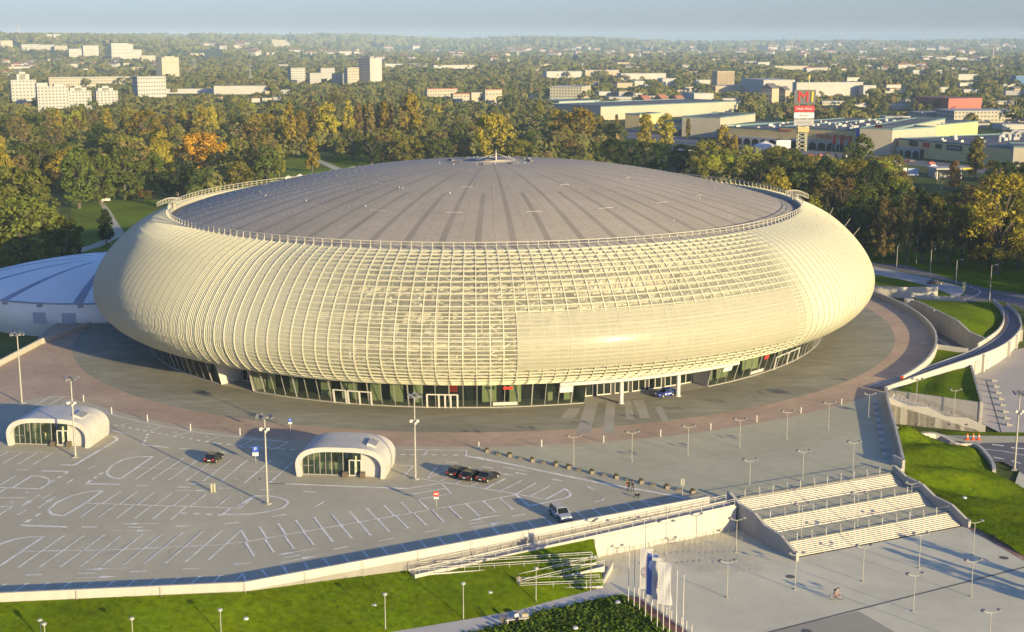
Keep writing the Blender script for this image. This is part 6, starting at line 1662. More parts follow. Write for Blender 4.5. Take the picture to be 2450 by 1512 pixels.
def tree_mesh(kind, seed):
    """crown and trunk meshes of a tree 20 m tall"""
    rg = random.Random(seed); H = 20.0
    cr, tk = MB(), MB()
    lobes = []
    if kind == 'poplar':
        W = 2.3
        for i in range(34):
            u = rg.random() ** .9; z = 1.5 + u * 17.8; r = W * (math.sin(math.pi * min(1, .12 + u * .88)) ** .6) * rg.uniform(.35, .85); a = rg.uniform(0, 6.28)
            lobes.append((r * math.cos(a), r * math.sin(a), z, rg.uniform(.75, 1.25), rg.uniform(1.3, 2.3)))
        nl, ls = 46, .55
    elif kind == 'tall':
        for i in range(58):
            u = rg.random(); z = 2.4 + u * 16.4; r = 5.0 * math.sin(math.pi * (.15 + .80 * u)) ** .7 * math.sqrt(rg.random()); a = rg.uniform(0, 6.28)
            s = rg.uniform(.9, 1.8); lobes.append((r * math.cos(a), r * math.sin(a), z, s, s * rg.uniform(.9, 1.3)))
        nl, ls = 54, .48
    elif kind == 'loose':
        for i in range(46):
            u = rg.random(); z = 4 + u * 15.5; r = 6.2 * math.sin(math.pi * (.2 + .72 * u)) ** .7 * rg.random() ** .4; a = rg.uniform(0, 6.28)
            s = rg.uniform(.8, 1.7); lobes.append((r * math.cos(a), r * math.sin(a), z, s, s * 1.25))
        nl, ls = 66, .36
    elif kind == 'shrub':
        for i in range(22):
            r = 8 * math.sqrt(rg.random()); a = rg.uniform(0, 6.28); z = rg.uniform(2, 14) * (1 - r / 14); s = rg.uniform(2.4, 4)
            lobes.append((r * math.cos(a), r * math.sin(a), z + 1, s, s))
        nl, ls = 60, 1.1
    else:
        for i in range(72):
            u = rg.random(); z = 2.6 + u * 15.4; r = 8.0 * math.sqrt(max(.05, 1 - ((z - 9.5) / 9.4) ** 2)) * rg.random() ** .42; a = rg.uniform(0, 6.28)
            s = rg.uniform(.9, 2.2); lobes.append((r * math.cos(a), r * math.sin(a), z, s, s * rg.uniform(.75, 1.05)))
        nl, ls = 58, .50
    for (x, y, z, s, sz) in lobes:
        for k in range(nl):
            ct = rg.uniform(-.55, 1); st_ = math.sqrt(1 - ct * ct); a = rg.uniform(0, 6.28); rr = rg.uniform(.6, 1.0) if rg.random() < .8 else rg.uniform(1, 1.4)
            n = Vector((st_ * math.cos(a), st_ * math.sin(a), ct))
            c = Vector((x + n.x * s * rr, y + n.y * s * rr, z + n.z * sz * rr))
            n = (n + Vector((rg.uniform(-.7, .7), rg.uniform(-.7, .7), rg.uniform(-.5, .7)))).normalized()
            t = n.cross(Vector((rg.uniform(-1, 1), rg.uniform(-1, 1), rg.uniform(-1, 1)))).normalized(); b = n.cross(t)
            q = ls * rg.uniform(.6, 1.25); w = q * rg.uniform(.5, .9)
            cr.add([c - t * q, c - b * w, c + t * q * rg.uniform(.8, 1.1), c + b * w], [(0, 1, 2, 3)])
    r0 = .55 if kind not in ('poplar', 'shrub') else .38
    top = 17 if kind == 'poplar' else (14 if kind != 'shrub' else 5)
    tk.tube([(0, 0, -1), (.1, 0, 3), (-.1, .15, 7), (.1, -.1, top)], [r0 * 1.2, r0, r0 * .7, .08], 7)
    for (x, y, z, s, sz) in lobes[:14 if kind != 'loose' else 26]:
        zb = max(2.5, z * .55); tk.tube([(0, 0, zb), (x * .5, y * .5, (zb + z) / 2 + .4), (x * .95, y * .95, z)], [.22, .13, .04], 5)
    return cr, tk
PROTO = {}
def tree(kind, col, loc, h, wid=1.0, label=None, group=None, rz=None, seed=0):
    key = (kind, seed % 3 if kind in ('round', 'tall') else seed % 2)
    rz = rz if rz is not None else (seed * 2.399) % 6.28
    s = h / 20.0
    if key not in PROTO:
        c, t = tree_mesh(kind, hash(kind) % 7 * 0 + len(kind) * 10 + key[1])
        r = thing('tree', label, 'tree'); t.build('trunk', m_bark, r); c.build('crown', LEAF[col], r)
        PROTO[key] = r
    else:
        r = dup(PROTO[key], (0, 0, 0))
    r.location = loc; r.rotation_euler = (0, 0, rz); r.scale = (s * wid, s * wid, s)
    r['label'] = label; r['group'] = group or 'trees'
    if kind == 'shrub': r['category'] = 'shrub'; r.name = 'shrub'
    elif kind == 'poplar': r.name = 'poplar_tree'
    else: r.name = 'tree'
    for ch in r.children:
        if ch.name.startswith('crown'):
            ch.material_slots[0].link = 'OBJECT'; ch.material_slots[0].material = LEAF[col]
    return r
CN = {'gold': 'golden', 'olive': 'olive green', 'green': 'mid green', 'dark': 'dark green', 'orange': 'orange', 'brown': 'brownish', 'lime': 'yellow-green', 'rust': 'rust red', 'fresh': 'light green'}
KN = {'poplar': 'slim poplar', 'round': 'round-crowned tree', 'tall': 'tall oval tree', 'loose': 'loose thin-leaved tree', 'shrub': 'low shrub'}
TREES = []       # (world x, y, crown radius) taken
NT = [0]
def put(x, yb, yt, kind, col, where, wid=None, px=None):
    """a tree whose foot is seen at (x, yb) and whose top reaches yt"""
    p = U(x, yb, GND); rng_ = math.hypot(p.y, EYE); zt = onplan((p.x - 10, p.y), (p.x + 10, p.y), x, yt).z
    h = max(3.0, zt - GND)
    base_w = {'poplar': 5.4, 'round': 18.5, 'tall': 12.5, 'loose': 14.5, 'shrub': 20}[kind] * h / 20
    w = 1.0
    if px: w = px * p.y / 3300 / base_w
    elif wid: w = wid
    NT[0] += 1
    TREES.append((p.x, p.y, base_w * w / 2))
    return tree(kind, col, p, h, w, ' '.join(('%s %s %s' % (CN[col], KN[kind], where)).split()[:16]), 'trees ' + where.split(',')[0], seed=NT[0])
H_ = put
# --- hero trees, left park
H_(62, 655, 458, 'round', 'fresh', 'at the left edge behind the small hall, its foot in shade', px=230)
H_(150, 640, 505, 'round', 'green', 'in the shade above the small hall roof, right of the biggest one', px=120)
H_(-60, 660, 480, 'round', 'fresh', 'cut by the left frame edge', px=200)
H_(50, 575, 388, 'round', 'fresh', 'at the left edge, the second one up', px=190)
H_(-20, 470, 322, 'round', 'gold', 'cut by the left frame edge, glowing', px=110)
H_(95, 450, 335, 'round', 'green', 'behind the left lawn, first dark clump', px=110)
H_(190, 500, 352, 'tall', 'green', 'standing at the left rim of the park lawn', px=95)
H_(240, 490, 365, 'round', 'green', 'behind the park lawn, next to the white sign', px=105)
H_(300, 478, 350, 'round', 'green', 'behind the park lawn, centre', px=120)
H_(255, 583, 500, 'tall', 'dark', 'alone on the shaded path of the park lawn', px=44)
H_(345, 372, 268, 'loose', 'gold', 'above the park, broad willow-like one', px=125)
H_(280, 400, 315, 'round', 'olive', 'above the park lawn, left of the orange one', px=120)
H_(385, 430, 345, 'round', 'gold', 'left below the orange one', px=76)
H_(486, 412, 312, 'round', 'orange', 'the only glowing one in the park', px=128)
H_(425, 470, 385, 'round', 'dark', 'below the orange one', px=100)
H_(560, 430, 368, 'round', 'gold', 'right below the orange one', px=60)
H_(490, 470, 398, 'round', 'green', 'under the orange one, before its foot', px=90)
H_(480, 340, 252, 'tall', 'gold', 'above the orange one', px=60)
H_(575, 468, 385, 'tall', 'olive', 'beside the roof edge of the arena, left', px=80)
H_(615, 445, 302, 'loose', 'brown', 'between the orange one and the sunlit lawn', px=125)
H_(580, 440, 380, 'round', 'olive', 'close behind the left roof slope', px=70)
H_(668, 425, 345, 'tall', 'olive', 'at the left rim of the sunlit lawn', px=40)
H_(747, 412, 330, 'tall', 'gold', 'alone on the sunlit lawn', px=46)
H_(695, 372, 247, 'poplar', 'gold', 'behind the sunlit lawn, first of the row')
H_(722, 360, 262, 'tall', 'gold', 'behind the sunlit lawn, second of the row', px=44)
H_(757, 352, 247, 'poplar', 'brown', 'behind the sunlit lawn, third of the row')
H_(788, 360, 247, 'tall', 'gold', 'behind the lawn, widest of the row', px=88)
for i, (x, yb, yt, c) in enumerate(((836, 352, 240, 'gold'), (858, 346, 246, 'brown'), (872, 342, 250, 'gold'), (886, 344, 244, 'brown'), (905, 340, 250, 'brown'), (922, 342, 240, 'gold'), (938, 338, 243, 'brown'))):
    H_(x, yb, yt, 'poplar', c, 'in the tight poplar row behind the dark lawn, number %s' % ordn[i])
H_(982, 345, 222, 'tall', 'gold', 'right of the poplar row', px=72)
H_(890, 398, 330, 'loose', 'dark', 'on the shaded lawn behind the roof', px=60)
H_(1058, 395, 328, 'round', 'green', 'just left of the mast, behind the roof crown', px=62)
H_(1182, 395, 266, 'round', 'gold', 'right behind the mast', px=115)
H_(1245, 400, 332, 'round', 'lime', 'right of the mast, low behind the roof', px=90)
H_(1330, 398, 345, 'round', 'green', 'behind the right half of the roof crown', px=80)
H_(1392, 352, 252, 'round', 'gold', 'behind the arena, broad glowing clump', px=110)
H_(1335, 350, 262, 'tall', 'gold', 'behind the arena, beside the broad clump', px=60)
H_(1460, 405, 330, 'tall', 'olive', 'at the left end of the dark hedge', px=50)
for i, x in enumerate((1465, 1505, 1545, 1585, 1625, 1662)):
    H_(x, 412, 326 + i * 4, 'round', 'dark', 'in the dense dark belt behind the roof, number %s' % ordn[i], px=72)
H_(1545, 362, 272, 'tall', 'gold', 'before the shopping centre, left glowing one', px=56)
H_(1592, 356, 272, 'tall', 'gold', 'before the shopping centre, second glowing one', px=62)
H_(1476, 345, 275, 'poplar', 'brown', 'before the long cream shop wall')
H_(1646, 335, 283, 'poplar', 'olive', 'before the cream shop wall, right')
H_(1725, 402, 300, 'tall', 'gold', 'in front of the arcade, left of its poplar', px=56)
H_(1756, 405, 322, 'poplar', 'gold', 'in front of the arcade')
H_(1690, 420, 330, 'round', 'olive', 'behind the right roof slope, left', px=80)
H_(1790, 430, 345, 'round', 'lime', 'behind the right roof slope, near the sign tower', px=70)
H_(1850, 415, 348, 'round', 'olive', 'below the sign tower', px=90)
H_(1905, 425, 365, 'round', 'gold', 'right below the sign tower', px=70)
H_(2060, 440, 322, 'tall', 'green', 'in front of the big arched shop entrance', px=70)
H_(2140, 520, 418, 'round', 'lime', 'the brightest one right of the arena', px=100)
H_(2080, 545, 440, 'round', 'green', 'left of the bright yellow-green one', px=95)
H_(2333, 425, 328, 'poplar', 'olive', 'beside the filling station', wid=1.7)
H_(2282, 455, 382, 'tall', 'rust', 'before the filling station canopy', px=36)
H_(2375, 430, 380, 'round', 'olive', 'behind the filling station', px=46)
H_(2385, 655, 428, 'loose', 'gold', 'big sparse one at the right edge', px=190)
H_(2330, 620, 455, 'loose', 'brown', 'left of the big sparse one at the right edge', px=120)
H_(2440, 640, 440, 'round', 'olive', 'cut by the right frame edge', px=140)
H_(2430, 440, 385, 'round', 'dark', 'at the right edge behind the filling station', px=70)
H_(1990, 520, 440, 'loose', 'rust', 'beside the right ladder gantry', px=60)
H_(1945, 500, 425, 'tall', 'brown', 'above the right ladder gantry', px=50)
H_(2030, 560, 490, 'shrub', 'brown', 'close to the right shell slope', px=60)
rg = random.Random(21)
for i, (x, yb, yt, c) in enumerate(((118, 345, 268, 'brown'), (140, 342, 262, 'gold'), (186, 350, 275, 'brown'), (205, 340, 262, 'olive'), (232, 348, 270, 'brown'), (262, 338, 258, 'gold'), (300, 334, 256, 'olive'), (412, 336, 258, 'brown'), (440, 332, 262, 'gold'), (455, 338, 266, 'brown'), (510, 334, 250, 'gold'), (526, 330, 258, 'olive'))):
    H_(x, yb, yt, 'poplar', c, 'in the upper left park wood, %s from the left' % ordn[i], wid=1.2)
# tree row along the right back lawn with bare trunks
for i, x in enumerate(range(1985, 2460, 32)):
    H_(x + rg.uniform(-8, 8), 606 + (x - 1985) * .09 + rg.uniform(-8, 8), 480 + rg.uniform(-15, 20), rg.choice(('loose', 'round', 'loose')), rg.choice(('green', 'dark', 'olive', 'brown')), 'in the shaded row above the back lawn, %s one' % (ordn + ['fourteenth', 'fifteenth', 'sixteenth'])[i], px=75)
# --- fillers, by zone: (x0, x1, foot y0, y1, count, height range, palette, phrase)
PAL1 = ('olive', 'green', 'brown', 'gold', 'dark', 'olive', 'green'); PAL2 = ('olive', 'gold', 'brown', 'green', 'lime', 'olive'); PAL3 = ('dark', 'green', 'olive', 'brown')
Z = [(-60, 260, 330, 470, 24, (15, 22), PAL1, 'in the park wood left of the lawn'), (-60, 330, 290, 340, 20, (14, 20), PAL2, 'in the upper left park wood below the white towers'),
     (300, 660, 330, 460, 22, (14, 22), PAL1, 'in the wood between lawn and orange tree'), (330, 700, 280, 335, 26, (13, 19), PAL2, 'in the wood below the long factory'),
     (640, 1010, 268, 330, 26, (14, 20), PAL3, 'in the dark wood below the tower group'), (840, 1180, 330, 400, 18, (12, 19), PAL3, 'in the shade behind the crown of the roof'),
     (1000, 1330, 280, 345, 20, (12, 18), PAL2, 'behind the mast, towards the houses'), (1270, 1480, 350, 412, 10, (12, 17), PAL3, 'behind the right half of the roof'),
     (1660, 2060, 405, 470, 30, (11, 17), PAL2, 'in the belt before the shopping centre'), (1800, 2120, 470, 560, 22, (13, 19), PAL1, 'in the wood beyond the right roof edge'),
     (2060, 2460, 500, 590, 26, (14, 20), PAL3, 'in the wood right of the arena'), (2100, 2240, 425, 490, 8, (9, 14), PAL2, 'left of the filling station'), (2350, 2470, 460, 520, 7, (11, 16), PAL1, 'below the filling station at the right edge')]
for x0, x1, y0, y1, n, hr, pal, ph in Z:
    if y1 < 420: n = int(n * .8)
    k = 0; tries = 0
    while k < n and tries < n * 30 and NT[0] < 420:
        tries += 1
        x, y = rg.uniform(x0, x1), rg.uniform(y0, y1); p = U(x, y, GND)
        if any((p.x - a) ** 2 + (p.y - b) ** 2 < (r * .75 + 3.2) ** 2 for a, b, r in TREES): continue
        if 395 < x < 575 and y > 396: continue
        if (170 < x < 420 and y > 478) or (655 < x < 840 and y > 362): continue
        h = rg.uniform(*hr); kd = rg.choice(('round', 'round', 'tall', 'loose', 'tall', 'poplar' if y < 340 else 'round'))
        q, yt = proj((p.x, p.y, GND + h)); col = rg.choice(pal)
        if 2150 < x < 2335 and yt < 446: continue
        put(x, y, yt, kd, col, ph, wid=1.18 if kd != 'poplar' else 1.0); k += 1
        r = TREES[-1]
# low bushes under the park trees
for i in range(44):
    x, y = rg.choice(((rg.uniform(0, 180), rg.uniform(560, 660)), (rg.uniform(240, 420), rg.uniform(462, 480)), (rg.uniform(1980, 2450), rg.uniform(560, 600)), (rg.uniform(430, 640), rg.uniform(430, 470))))
    p = U(x, y, GND); q, yt = proj((p.x, p.y, GND + rg.uniform(2.5, 5)))
    put(x, y, yt, 'shrub', rg.choice(('green', 'brown', 'rust', 'dark')), 'under the trees near the %s' % ('small hall' if x < 200 else 'park lawn' if x < 430 else 'left roof slope' if x < 700 else 'back lawn'))
# young trees just right of the frame whose long shadows lie on the lower plaza
for i, (x, y, h) in enumerate(((2500, 1420, 4.5), (2540, 1450, 5), (2580, 1475, 4.5), (2545, 1405, 5), (2640, 1440, 5))):
    p = U(x, y, LOW); tree('tall' if i % 2 else 'poplar', 'olive', p, h, .9, 'young olive tree right of the plaza, %s of the shadow casters' % ordn[i], 'young trees right of the lower plaza', seed=i)

for i, (x, y, h) in enumerate(((114, 204, 6), (121, 213, 6.5), (128, 199, 7), (120, 189, 6), (133, 216, 7))):
    tree('tall' if i % 2 else 'poplar', 'gold', Vector((x, y, LOW)), h, 1.0, 'young golden tree right of the stone seats, %s of those casting stripes' % ordn[i], 'young trees beside the stone seats', seed=i)
for i in range(22):
    y = 318 + (i % 11) * 9 + rg.uniform(-3, 3); x = .40 * y + 24 + (i // 11) * 30 + (i % 3) * 9 + rg.uniform(-3, 3)
    tree(('round', 'tall', 'loose')[i % 3], ('olive', 'green', 'brown')[i % 3], Vector((x, y, GND)), rg.uniform(17, 22), 1.0, 'tall tree outside the right frame edge shading the back lawn', 'shading trees right of the frame', seed=i)

print('KINDS', {k: sum(1 for o in COL.objects if o.type == 'EMPTY' and o.name.split('.')[0] == k) for k in ('tree', 'poplar_tree', 'shrub')})
# ================================================================ the town behind
def foot(x, y):
    """where the sight line through (x, y) meets the land"""
    d = U(x, y, 0) - Vector((0, 0, EYE)) if y > 97 else None
    if d is None:
        d = Vector(((x - 1225) / FOC, math.cos(PITCH) + (756 - y) / FOC * math.sin(PITCH), -math.sin(PITCH) + (756 - y) / FOC * math.cos(PITCH)))
    d = d / d.y; Y = 150.0
    while Y < 14000:
        if EYE + d.z * Y < land_z(d.x * Y, Y): break
        Y *= 1.012
    a, b = Y / 1.012, Y
    for _ in range(20):
        m = (a + b) / 2
        if EYE + d.z * m < land_z(d.x * m, m): b = m
        else: a = m
    return Vector((d.x * b, b, land_z(d.x * b, b)))
MC = {}
def bm(name, col, rough=.8):
    if name not in MC: MC[name] = M(name, col, rough=rough, var=.06, scale=.05, fine=.4, fvar=.04)
    return MC[name]
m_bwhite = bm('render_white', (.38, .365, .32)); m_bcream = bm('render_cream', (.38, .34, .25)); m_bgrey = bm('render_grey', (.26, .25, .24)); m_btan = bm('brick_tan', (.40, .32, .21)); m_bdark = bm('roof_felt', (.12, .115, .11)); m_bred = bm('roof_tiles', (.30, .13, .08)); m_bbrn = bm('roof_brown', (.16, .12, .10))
m_win = M('window_band', (.10, .11, .12), rough=.3, var=.1); m_rooflt = bm('roof_pale', (.34, .33, .31)); m_teal = bm('roof_teal', (.12, .20, .21)); m_yel = bm('shop_yellow', (.60, .46, .20)); m_brick = bm('red_cladding', (.36, .13, .09))
KEEP = []        # screen boxes that nearer woodland should leave visible: x0, x1, y0, y1, depth
def block(xl, xm, xr, yt, yb, wall, label, cat='building', name='apartment_block', ang=35, roof=None, floors=0, gable=False, group=None, steps=None, keep=True, bands='both', flat=.3, parent=None):
    """a building whose nearest corner is seen at xm, its left face reaching xl and its right face xr"""
    c = foot(xm, yb); a = rad(ang); k = c.y / 3300 * 1.015
    Lr = max(1.5, (xr - xm) * k / math.cos(a)); Ll = max(1.5, (xm - xl) * k / math.sin(a))
    h = onplan((c.x - 5, c.y), (c.x + 5, c.y), xm, yt).z - c.z
    t = thing(name, label, cat, c, a, group)
    b = MB(); b.prism([(0, 0), (Lr, 0), (Lr, Ll), (0, Ll)], -3, h); b.build('wall', wall, t)
    if steps:
        for i, (f0, f1, hh) in enumerate(steps):
            s = MB(); s.prism([(Lr * f0, Ll * .12), (Lr * f1, Ll * .12), (Lr * f1, Ll * .9), (Lr * f0, Ll * .9)], h - .5, h * (1 + hh)); s.build('upper_storey', wall, t)
    if gable:
        r = MB(); g = Ll * .35 + .5; e = .4
        r.add([(-e, -e, h), (Lr + e, -e, h), (Lr + e, Ll + e, h), (-e, Ll + e, h), (-e, Ll / 2, h + g), (Lr + e, Ll / 2, h + g)], [(0, 1, 5, 4), (2, 3, 4, 5), (1, 2, 5), (3, 0, 4), (3, 2, 1, 0)]); r.build('roof', roof or m_bred, t)
    elif roof or flat:
        r = MB(); r.prism([(-.15, -.15), (Lr + .15, -.15), (Lr + .15, Ll + .15), (-.15, Ll + .15)], h, h + flat); r.build('roof', roof or m_rooflt, t)
    for f in range(floors):
        z = h * (f + .38) / floors; w = min(1.5, h / floors * .5)
        if bands in ('both', 'right'):
            m = MB(); n = max(2, int(Lr / 3.2))
            for i in range(n): m.box(Lr * (i + .5) / n, -.04, z, Lr / n * .55, .12, z + w)
            m.build('glazing', m_win, t)
        if bands in ('both', 'left'):
            m = MB(); n = max(2, int(Ll / 3.2))
            for i in range(n): m.box(-.04, Ll * (i + .5) / n, z, .12, Ll / n * .55, z + w)
            m.build('glazing', m_win, t)
    if keep: KEEP.append((xl, xr, yt, yb - (yb - yt) * .25, c.y))
    return t, Lr, Ll, h
W1_ = dict(ang=28, floors=8)
block(21, 30, 80, 192, 258, m_bwhite, 'tall white stepped apartment block, leftmost of the white group', steps=[(.25, .75, .22), (.35, .6, .30)], **W1_)
block(82, 92, 155, 208, 268, m_bwhite, 'wide white stepped apartment block, second of the white group', steps=[(.0, .35, .16), (.55, .85, .10)], **W1_)
block(157, 165, 212, 218, 262, m_bwhite, 'white stepped apartment block, third of the white group', steps=[(.1, .8, .18), (.3, .6, .28)], ang=28, floors=6)
block(222, 232, 276, 218, 258, m_bwhite, 'white stepped apartment block, rightmost of the white group', steps=[(.1, .8, .18), (.3, .6, .3)], ang=28, floors=6)
block(110, 118, 216, 185, 212, m_bcream, 'long orange-tinted low block with a bluish roof behind the white group', ang=20, floors=4, roof=bm('roof_blue', (.20, .24, .32)))
block(210, 217, 318, 184, 204, m_bcream, 'long low cream block behind the white group', ang=18, floors=3)
block(314, 331, 386, 184, 240, m_bwhite, 'white office slab with long window strips', 'office', 'office_block', ang=40, floors=6)
block(371, 389, 420, 138, 190, m_bcream, 'yellow tower block standing alone', ang=50, floors=10, bands='left', steps=[(.2, .8, .06)])
block(258, 268, 313, 106, 148, m_bwhite, 'big white slab on the hill, taller part', ang=25, floors=5, steps=[(.0, .8, .06)])
block(305, 313, 336, 119, 148, m_bwhite, 'big white slab on the hill, lower part', ang=25, floors=4)
block(334, 338, 368, 133, 150, m_bcream, 'low cream block right of the big white slab on the hill', ang=25, floors=2)
block(158, 166, 192, 117, 142, m_bwhite, 'pale blocks below the hill crest, left part', ang=25, floors=4)
block(188, 200, 232, 109, 140, m_bwhite, 'pale blocks below the hill crest, right part', ang=25, floors=5)
block(48, 52, 90, 106, 121, m_bwhite, 'row of pale flats on the left hill, left half', ang=15, floors=3); block(88, 92, 126, 107, 122, m_bwhite, 'row of pale flats on the left hill, right half', ang=15, floors=3)
block(126, 131, 158, 109, 124, m_bcream, 'cream flats on the left hill', ang=20, floors=3); block(-10, 2, 27, 97, 116, m_bcream, 'cream flats on the left hill at the frame edge', ang=20, floors=3)
block(105, 108, 122, 82, 89, m_bwhite, 'small white block on the hill crest, left', ang=20); block(125, 128, 142, 82, 90, m_bwhite, 'small white block on the hill crest, right', ang=20)
block(392, 394, 512, 213, 224, m_bwhite, 'long white low factory hall', 'factory', 'factory', ang=8); block(508, 512, 632, 206, 226, m_bwhite, 'factory hall with a dark roof', 'factory', 'factory', ang=8, roof=m_bdark, flat=1.2)
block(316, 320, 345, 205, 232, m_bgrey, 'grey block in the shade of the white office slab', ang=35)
for a in ((687, 697, 727, 163, 203, 'white tower with window rows, leftmost of the middle group'), (735, 742, 766, 175, 206, 'lower white block, second of the middle group'), (761, 768, 798, 163, 196, 'bluish white block, third of the middle group'), (793, 800, 826, 176, 206, 'lower bluish block, fourth of the middle group'), (824, 832, 857, 162, 208, 'cream tower left of the tallest dark one')):
    block(*a[:5], m_bwhite if 'cream' not in a[5] else m_bcream, a[5], ang=35, floors=7)
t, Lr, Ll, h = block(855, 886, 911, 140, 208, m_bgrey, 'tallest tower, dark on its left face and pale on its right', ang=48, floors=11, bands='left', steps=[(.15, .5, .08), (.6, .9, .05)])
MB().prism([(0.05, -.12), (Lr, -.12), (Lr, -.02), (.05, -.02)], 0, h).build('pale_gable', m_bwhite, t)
t = thing('power_station', 'far pale hall shaped like a trapezoid on the horizon', 'power station', foot(670, 113)); p = foot(670, 113); k = p.y / 3300
MB().add([(-23 * k, 0, -5), (23 * k, 0, -5), (18 * k, 0, 10 * k), (10 * k, 0, 17 * k), (-18 * k, 0, 18 * k), (-23 * k, 30 * k, -5), (23 * k, 30 * k, -5), (18 * k, 30 * k, 10 * k), (10 * k, 30 * k, 17 * k), (-18 * k, 30 * k, 18 * k)], [(0, 1, 2, 3, 4), (9, 8, 7, 6, 5), (0, 4, 9, 5), (4, 3, 8, 9), (3, 2, 7, 8), (2, 1, 6, 7)]).build('hall', m_bcream, t)
KEEP.append((647, 693, 94, 113, p.y))
for x, xr, yt, yb, m, lab in ((915, 1030, 153, 163, m_bwhite, 'long white warehouse right of the tallest tower, left half'), (1032, 1140, 156, 165, m_bwhite, 'long white warehouse right of the tallest tower, right half'), (1016, 1092, 214, 232, m_bcream, 'terrace with red roofs, left one'), (1078, 1122, 226, 246, m_bcream, 'cream house block with red roof before the terrace'), (1122, 1152, 222, 244, m_bcream, 'middle cream block of the terrace'), (1155, 1200, 216, 252, m_bcream, 'tall cream end block of the terrace with red roof')):
    r = 'red' in lab
    block(x, x + 6, xr, yt, yb, m, lab, ang=18, floors=2 if r else 0, roof=m_bred if r else None, flat=1.0 if r else .3)
for x, xr, yt, yb, lab, m in ((1300, 1390, 172, 188, 'pale green roofed hangar, left', m_bwhite), (1392, 1480, 169, 184, 'pale hangar with an orange front', m_btan), (1478, 1593, 177, 193, 'long white hangar, middle', m_bwhite), (1577, 1622, 189, 207, 'bright white box hall before the hangars', m_bwhite), (1510, 1540, 195, 208, 'small white hall left of the bright box', m_bwhite)):
    block(x, x + 8, xr, yt, yb, m, lab, 'warehouse', 'warehouse', ang=14, flat=1.0)
t, Lr, Ll, h = block(1708, 1715, 1757, 171, 211, m_btan, 'tan grain silo with upright ribs', 'silo', 'silo', ang=15)
for i in range(12): MB().box(Lr * (i + .5) / 12, -.25, 0, Lr / 24, .5, h - 1).build('rib', bm('rib_brown', (.26, .21, .15)), t)
block(1700, 1712, 1790, 206, 222, m_btan, 'low brown shed at the foot of the silo', 'shed', 'shed', ang=10)
for x, xr, yt, yb, lab in ((1796, 1902, 193, 226, 'grey-white store with a serrated roof, left part'), (1900, 2068, 199, 232, 'long white store behind the sign tower'), (2060, 2096, 206, 232, 'white end box of the long store')):
    block(x, x + (30 if xr < 1910 else 5), xr, yt, yb, m_bwhite, lab, 'store', 'store', ang=12, flat=1.0)
block(1824, 1846, 1866, 212, 248, m_btan, 'tan old house with a gable, left of two', 'house', 'old_house', ang=45, gable=True, roof=m_bdark, floors=3, bands='left'); block(1862, 1878, 1892, 216, 246, m_btan, 'tan old house with a gable, right of two', 'house', 'old_house', ang=45, gable=True, roof=m_bdark, floors=3, bands='left')
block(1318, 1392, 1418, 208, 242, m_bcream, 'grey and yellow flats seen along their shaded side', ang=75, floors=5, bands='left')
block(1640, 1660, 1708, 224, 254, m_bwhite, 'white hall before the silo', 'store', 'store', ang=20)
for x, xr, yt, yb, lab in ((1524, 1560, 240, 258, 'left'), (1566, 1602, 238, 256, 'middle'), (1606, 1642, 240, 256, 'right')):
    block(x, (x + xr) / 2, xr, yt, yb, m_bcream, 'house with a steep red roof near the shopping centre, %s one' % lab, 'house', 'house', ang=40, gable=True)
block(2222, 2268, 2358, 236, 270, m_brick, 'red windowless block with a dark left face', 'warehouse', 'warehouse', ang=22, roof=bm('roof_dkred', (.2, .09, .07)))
block(2192, 2205, 2270, 270, 288, m_bcream, 'low cream block before the red one, left', ang=12, floors=2); block(2268, 2282, 2470, 266, 294, m_bcream, 'long cream block before the red one', ang=8, floors=3)
for x, xr, yt, yb, lab in ((2200, 2290, 134, 147, 'left'), (2284, 2330, 138, 148, 'middle'), (2338, 2365, 136, 148, 'right')): block(x, x + 4, xr, yt, yb, m_bwhite, 'far white flats on the right, %s of three' % lab, ang=15, floors=2)
for x, xr, yt, yb, lab in ((1848, 1935, 158, 167, 'left'), (1930, 1990, 162, 172, 'right')): block(x, x + 4, xr, yt, yb, m_bcream, 'far low cream hall beyond the stores, %s' % lab, 'warehouse', 'warehouse', ang=10)
block(2280, 2284, 2340, 178, 192, m_bwhite, 'white warehouse at the right, above the red block', 'warehouse', 'warehouse', ang=10); block(2180, 2184, 2255, 168, 178, m_bwhite, 'far long hall right of the stores', 'warehouse', 'warehouse', ang=10); block(2425, 2430, 2475, 182, 206, bm('cladding_blue', (.08, .16, .30)), 'blue hall cut by the right frame edge', 'warehouse', 'warehouse', ang=12)
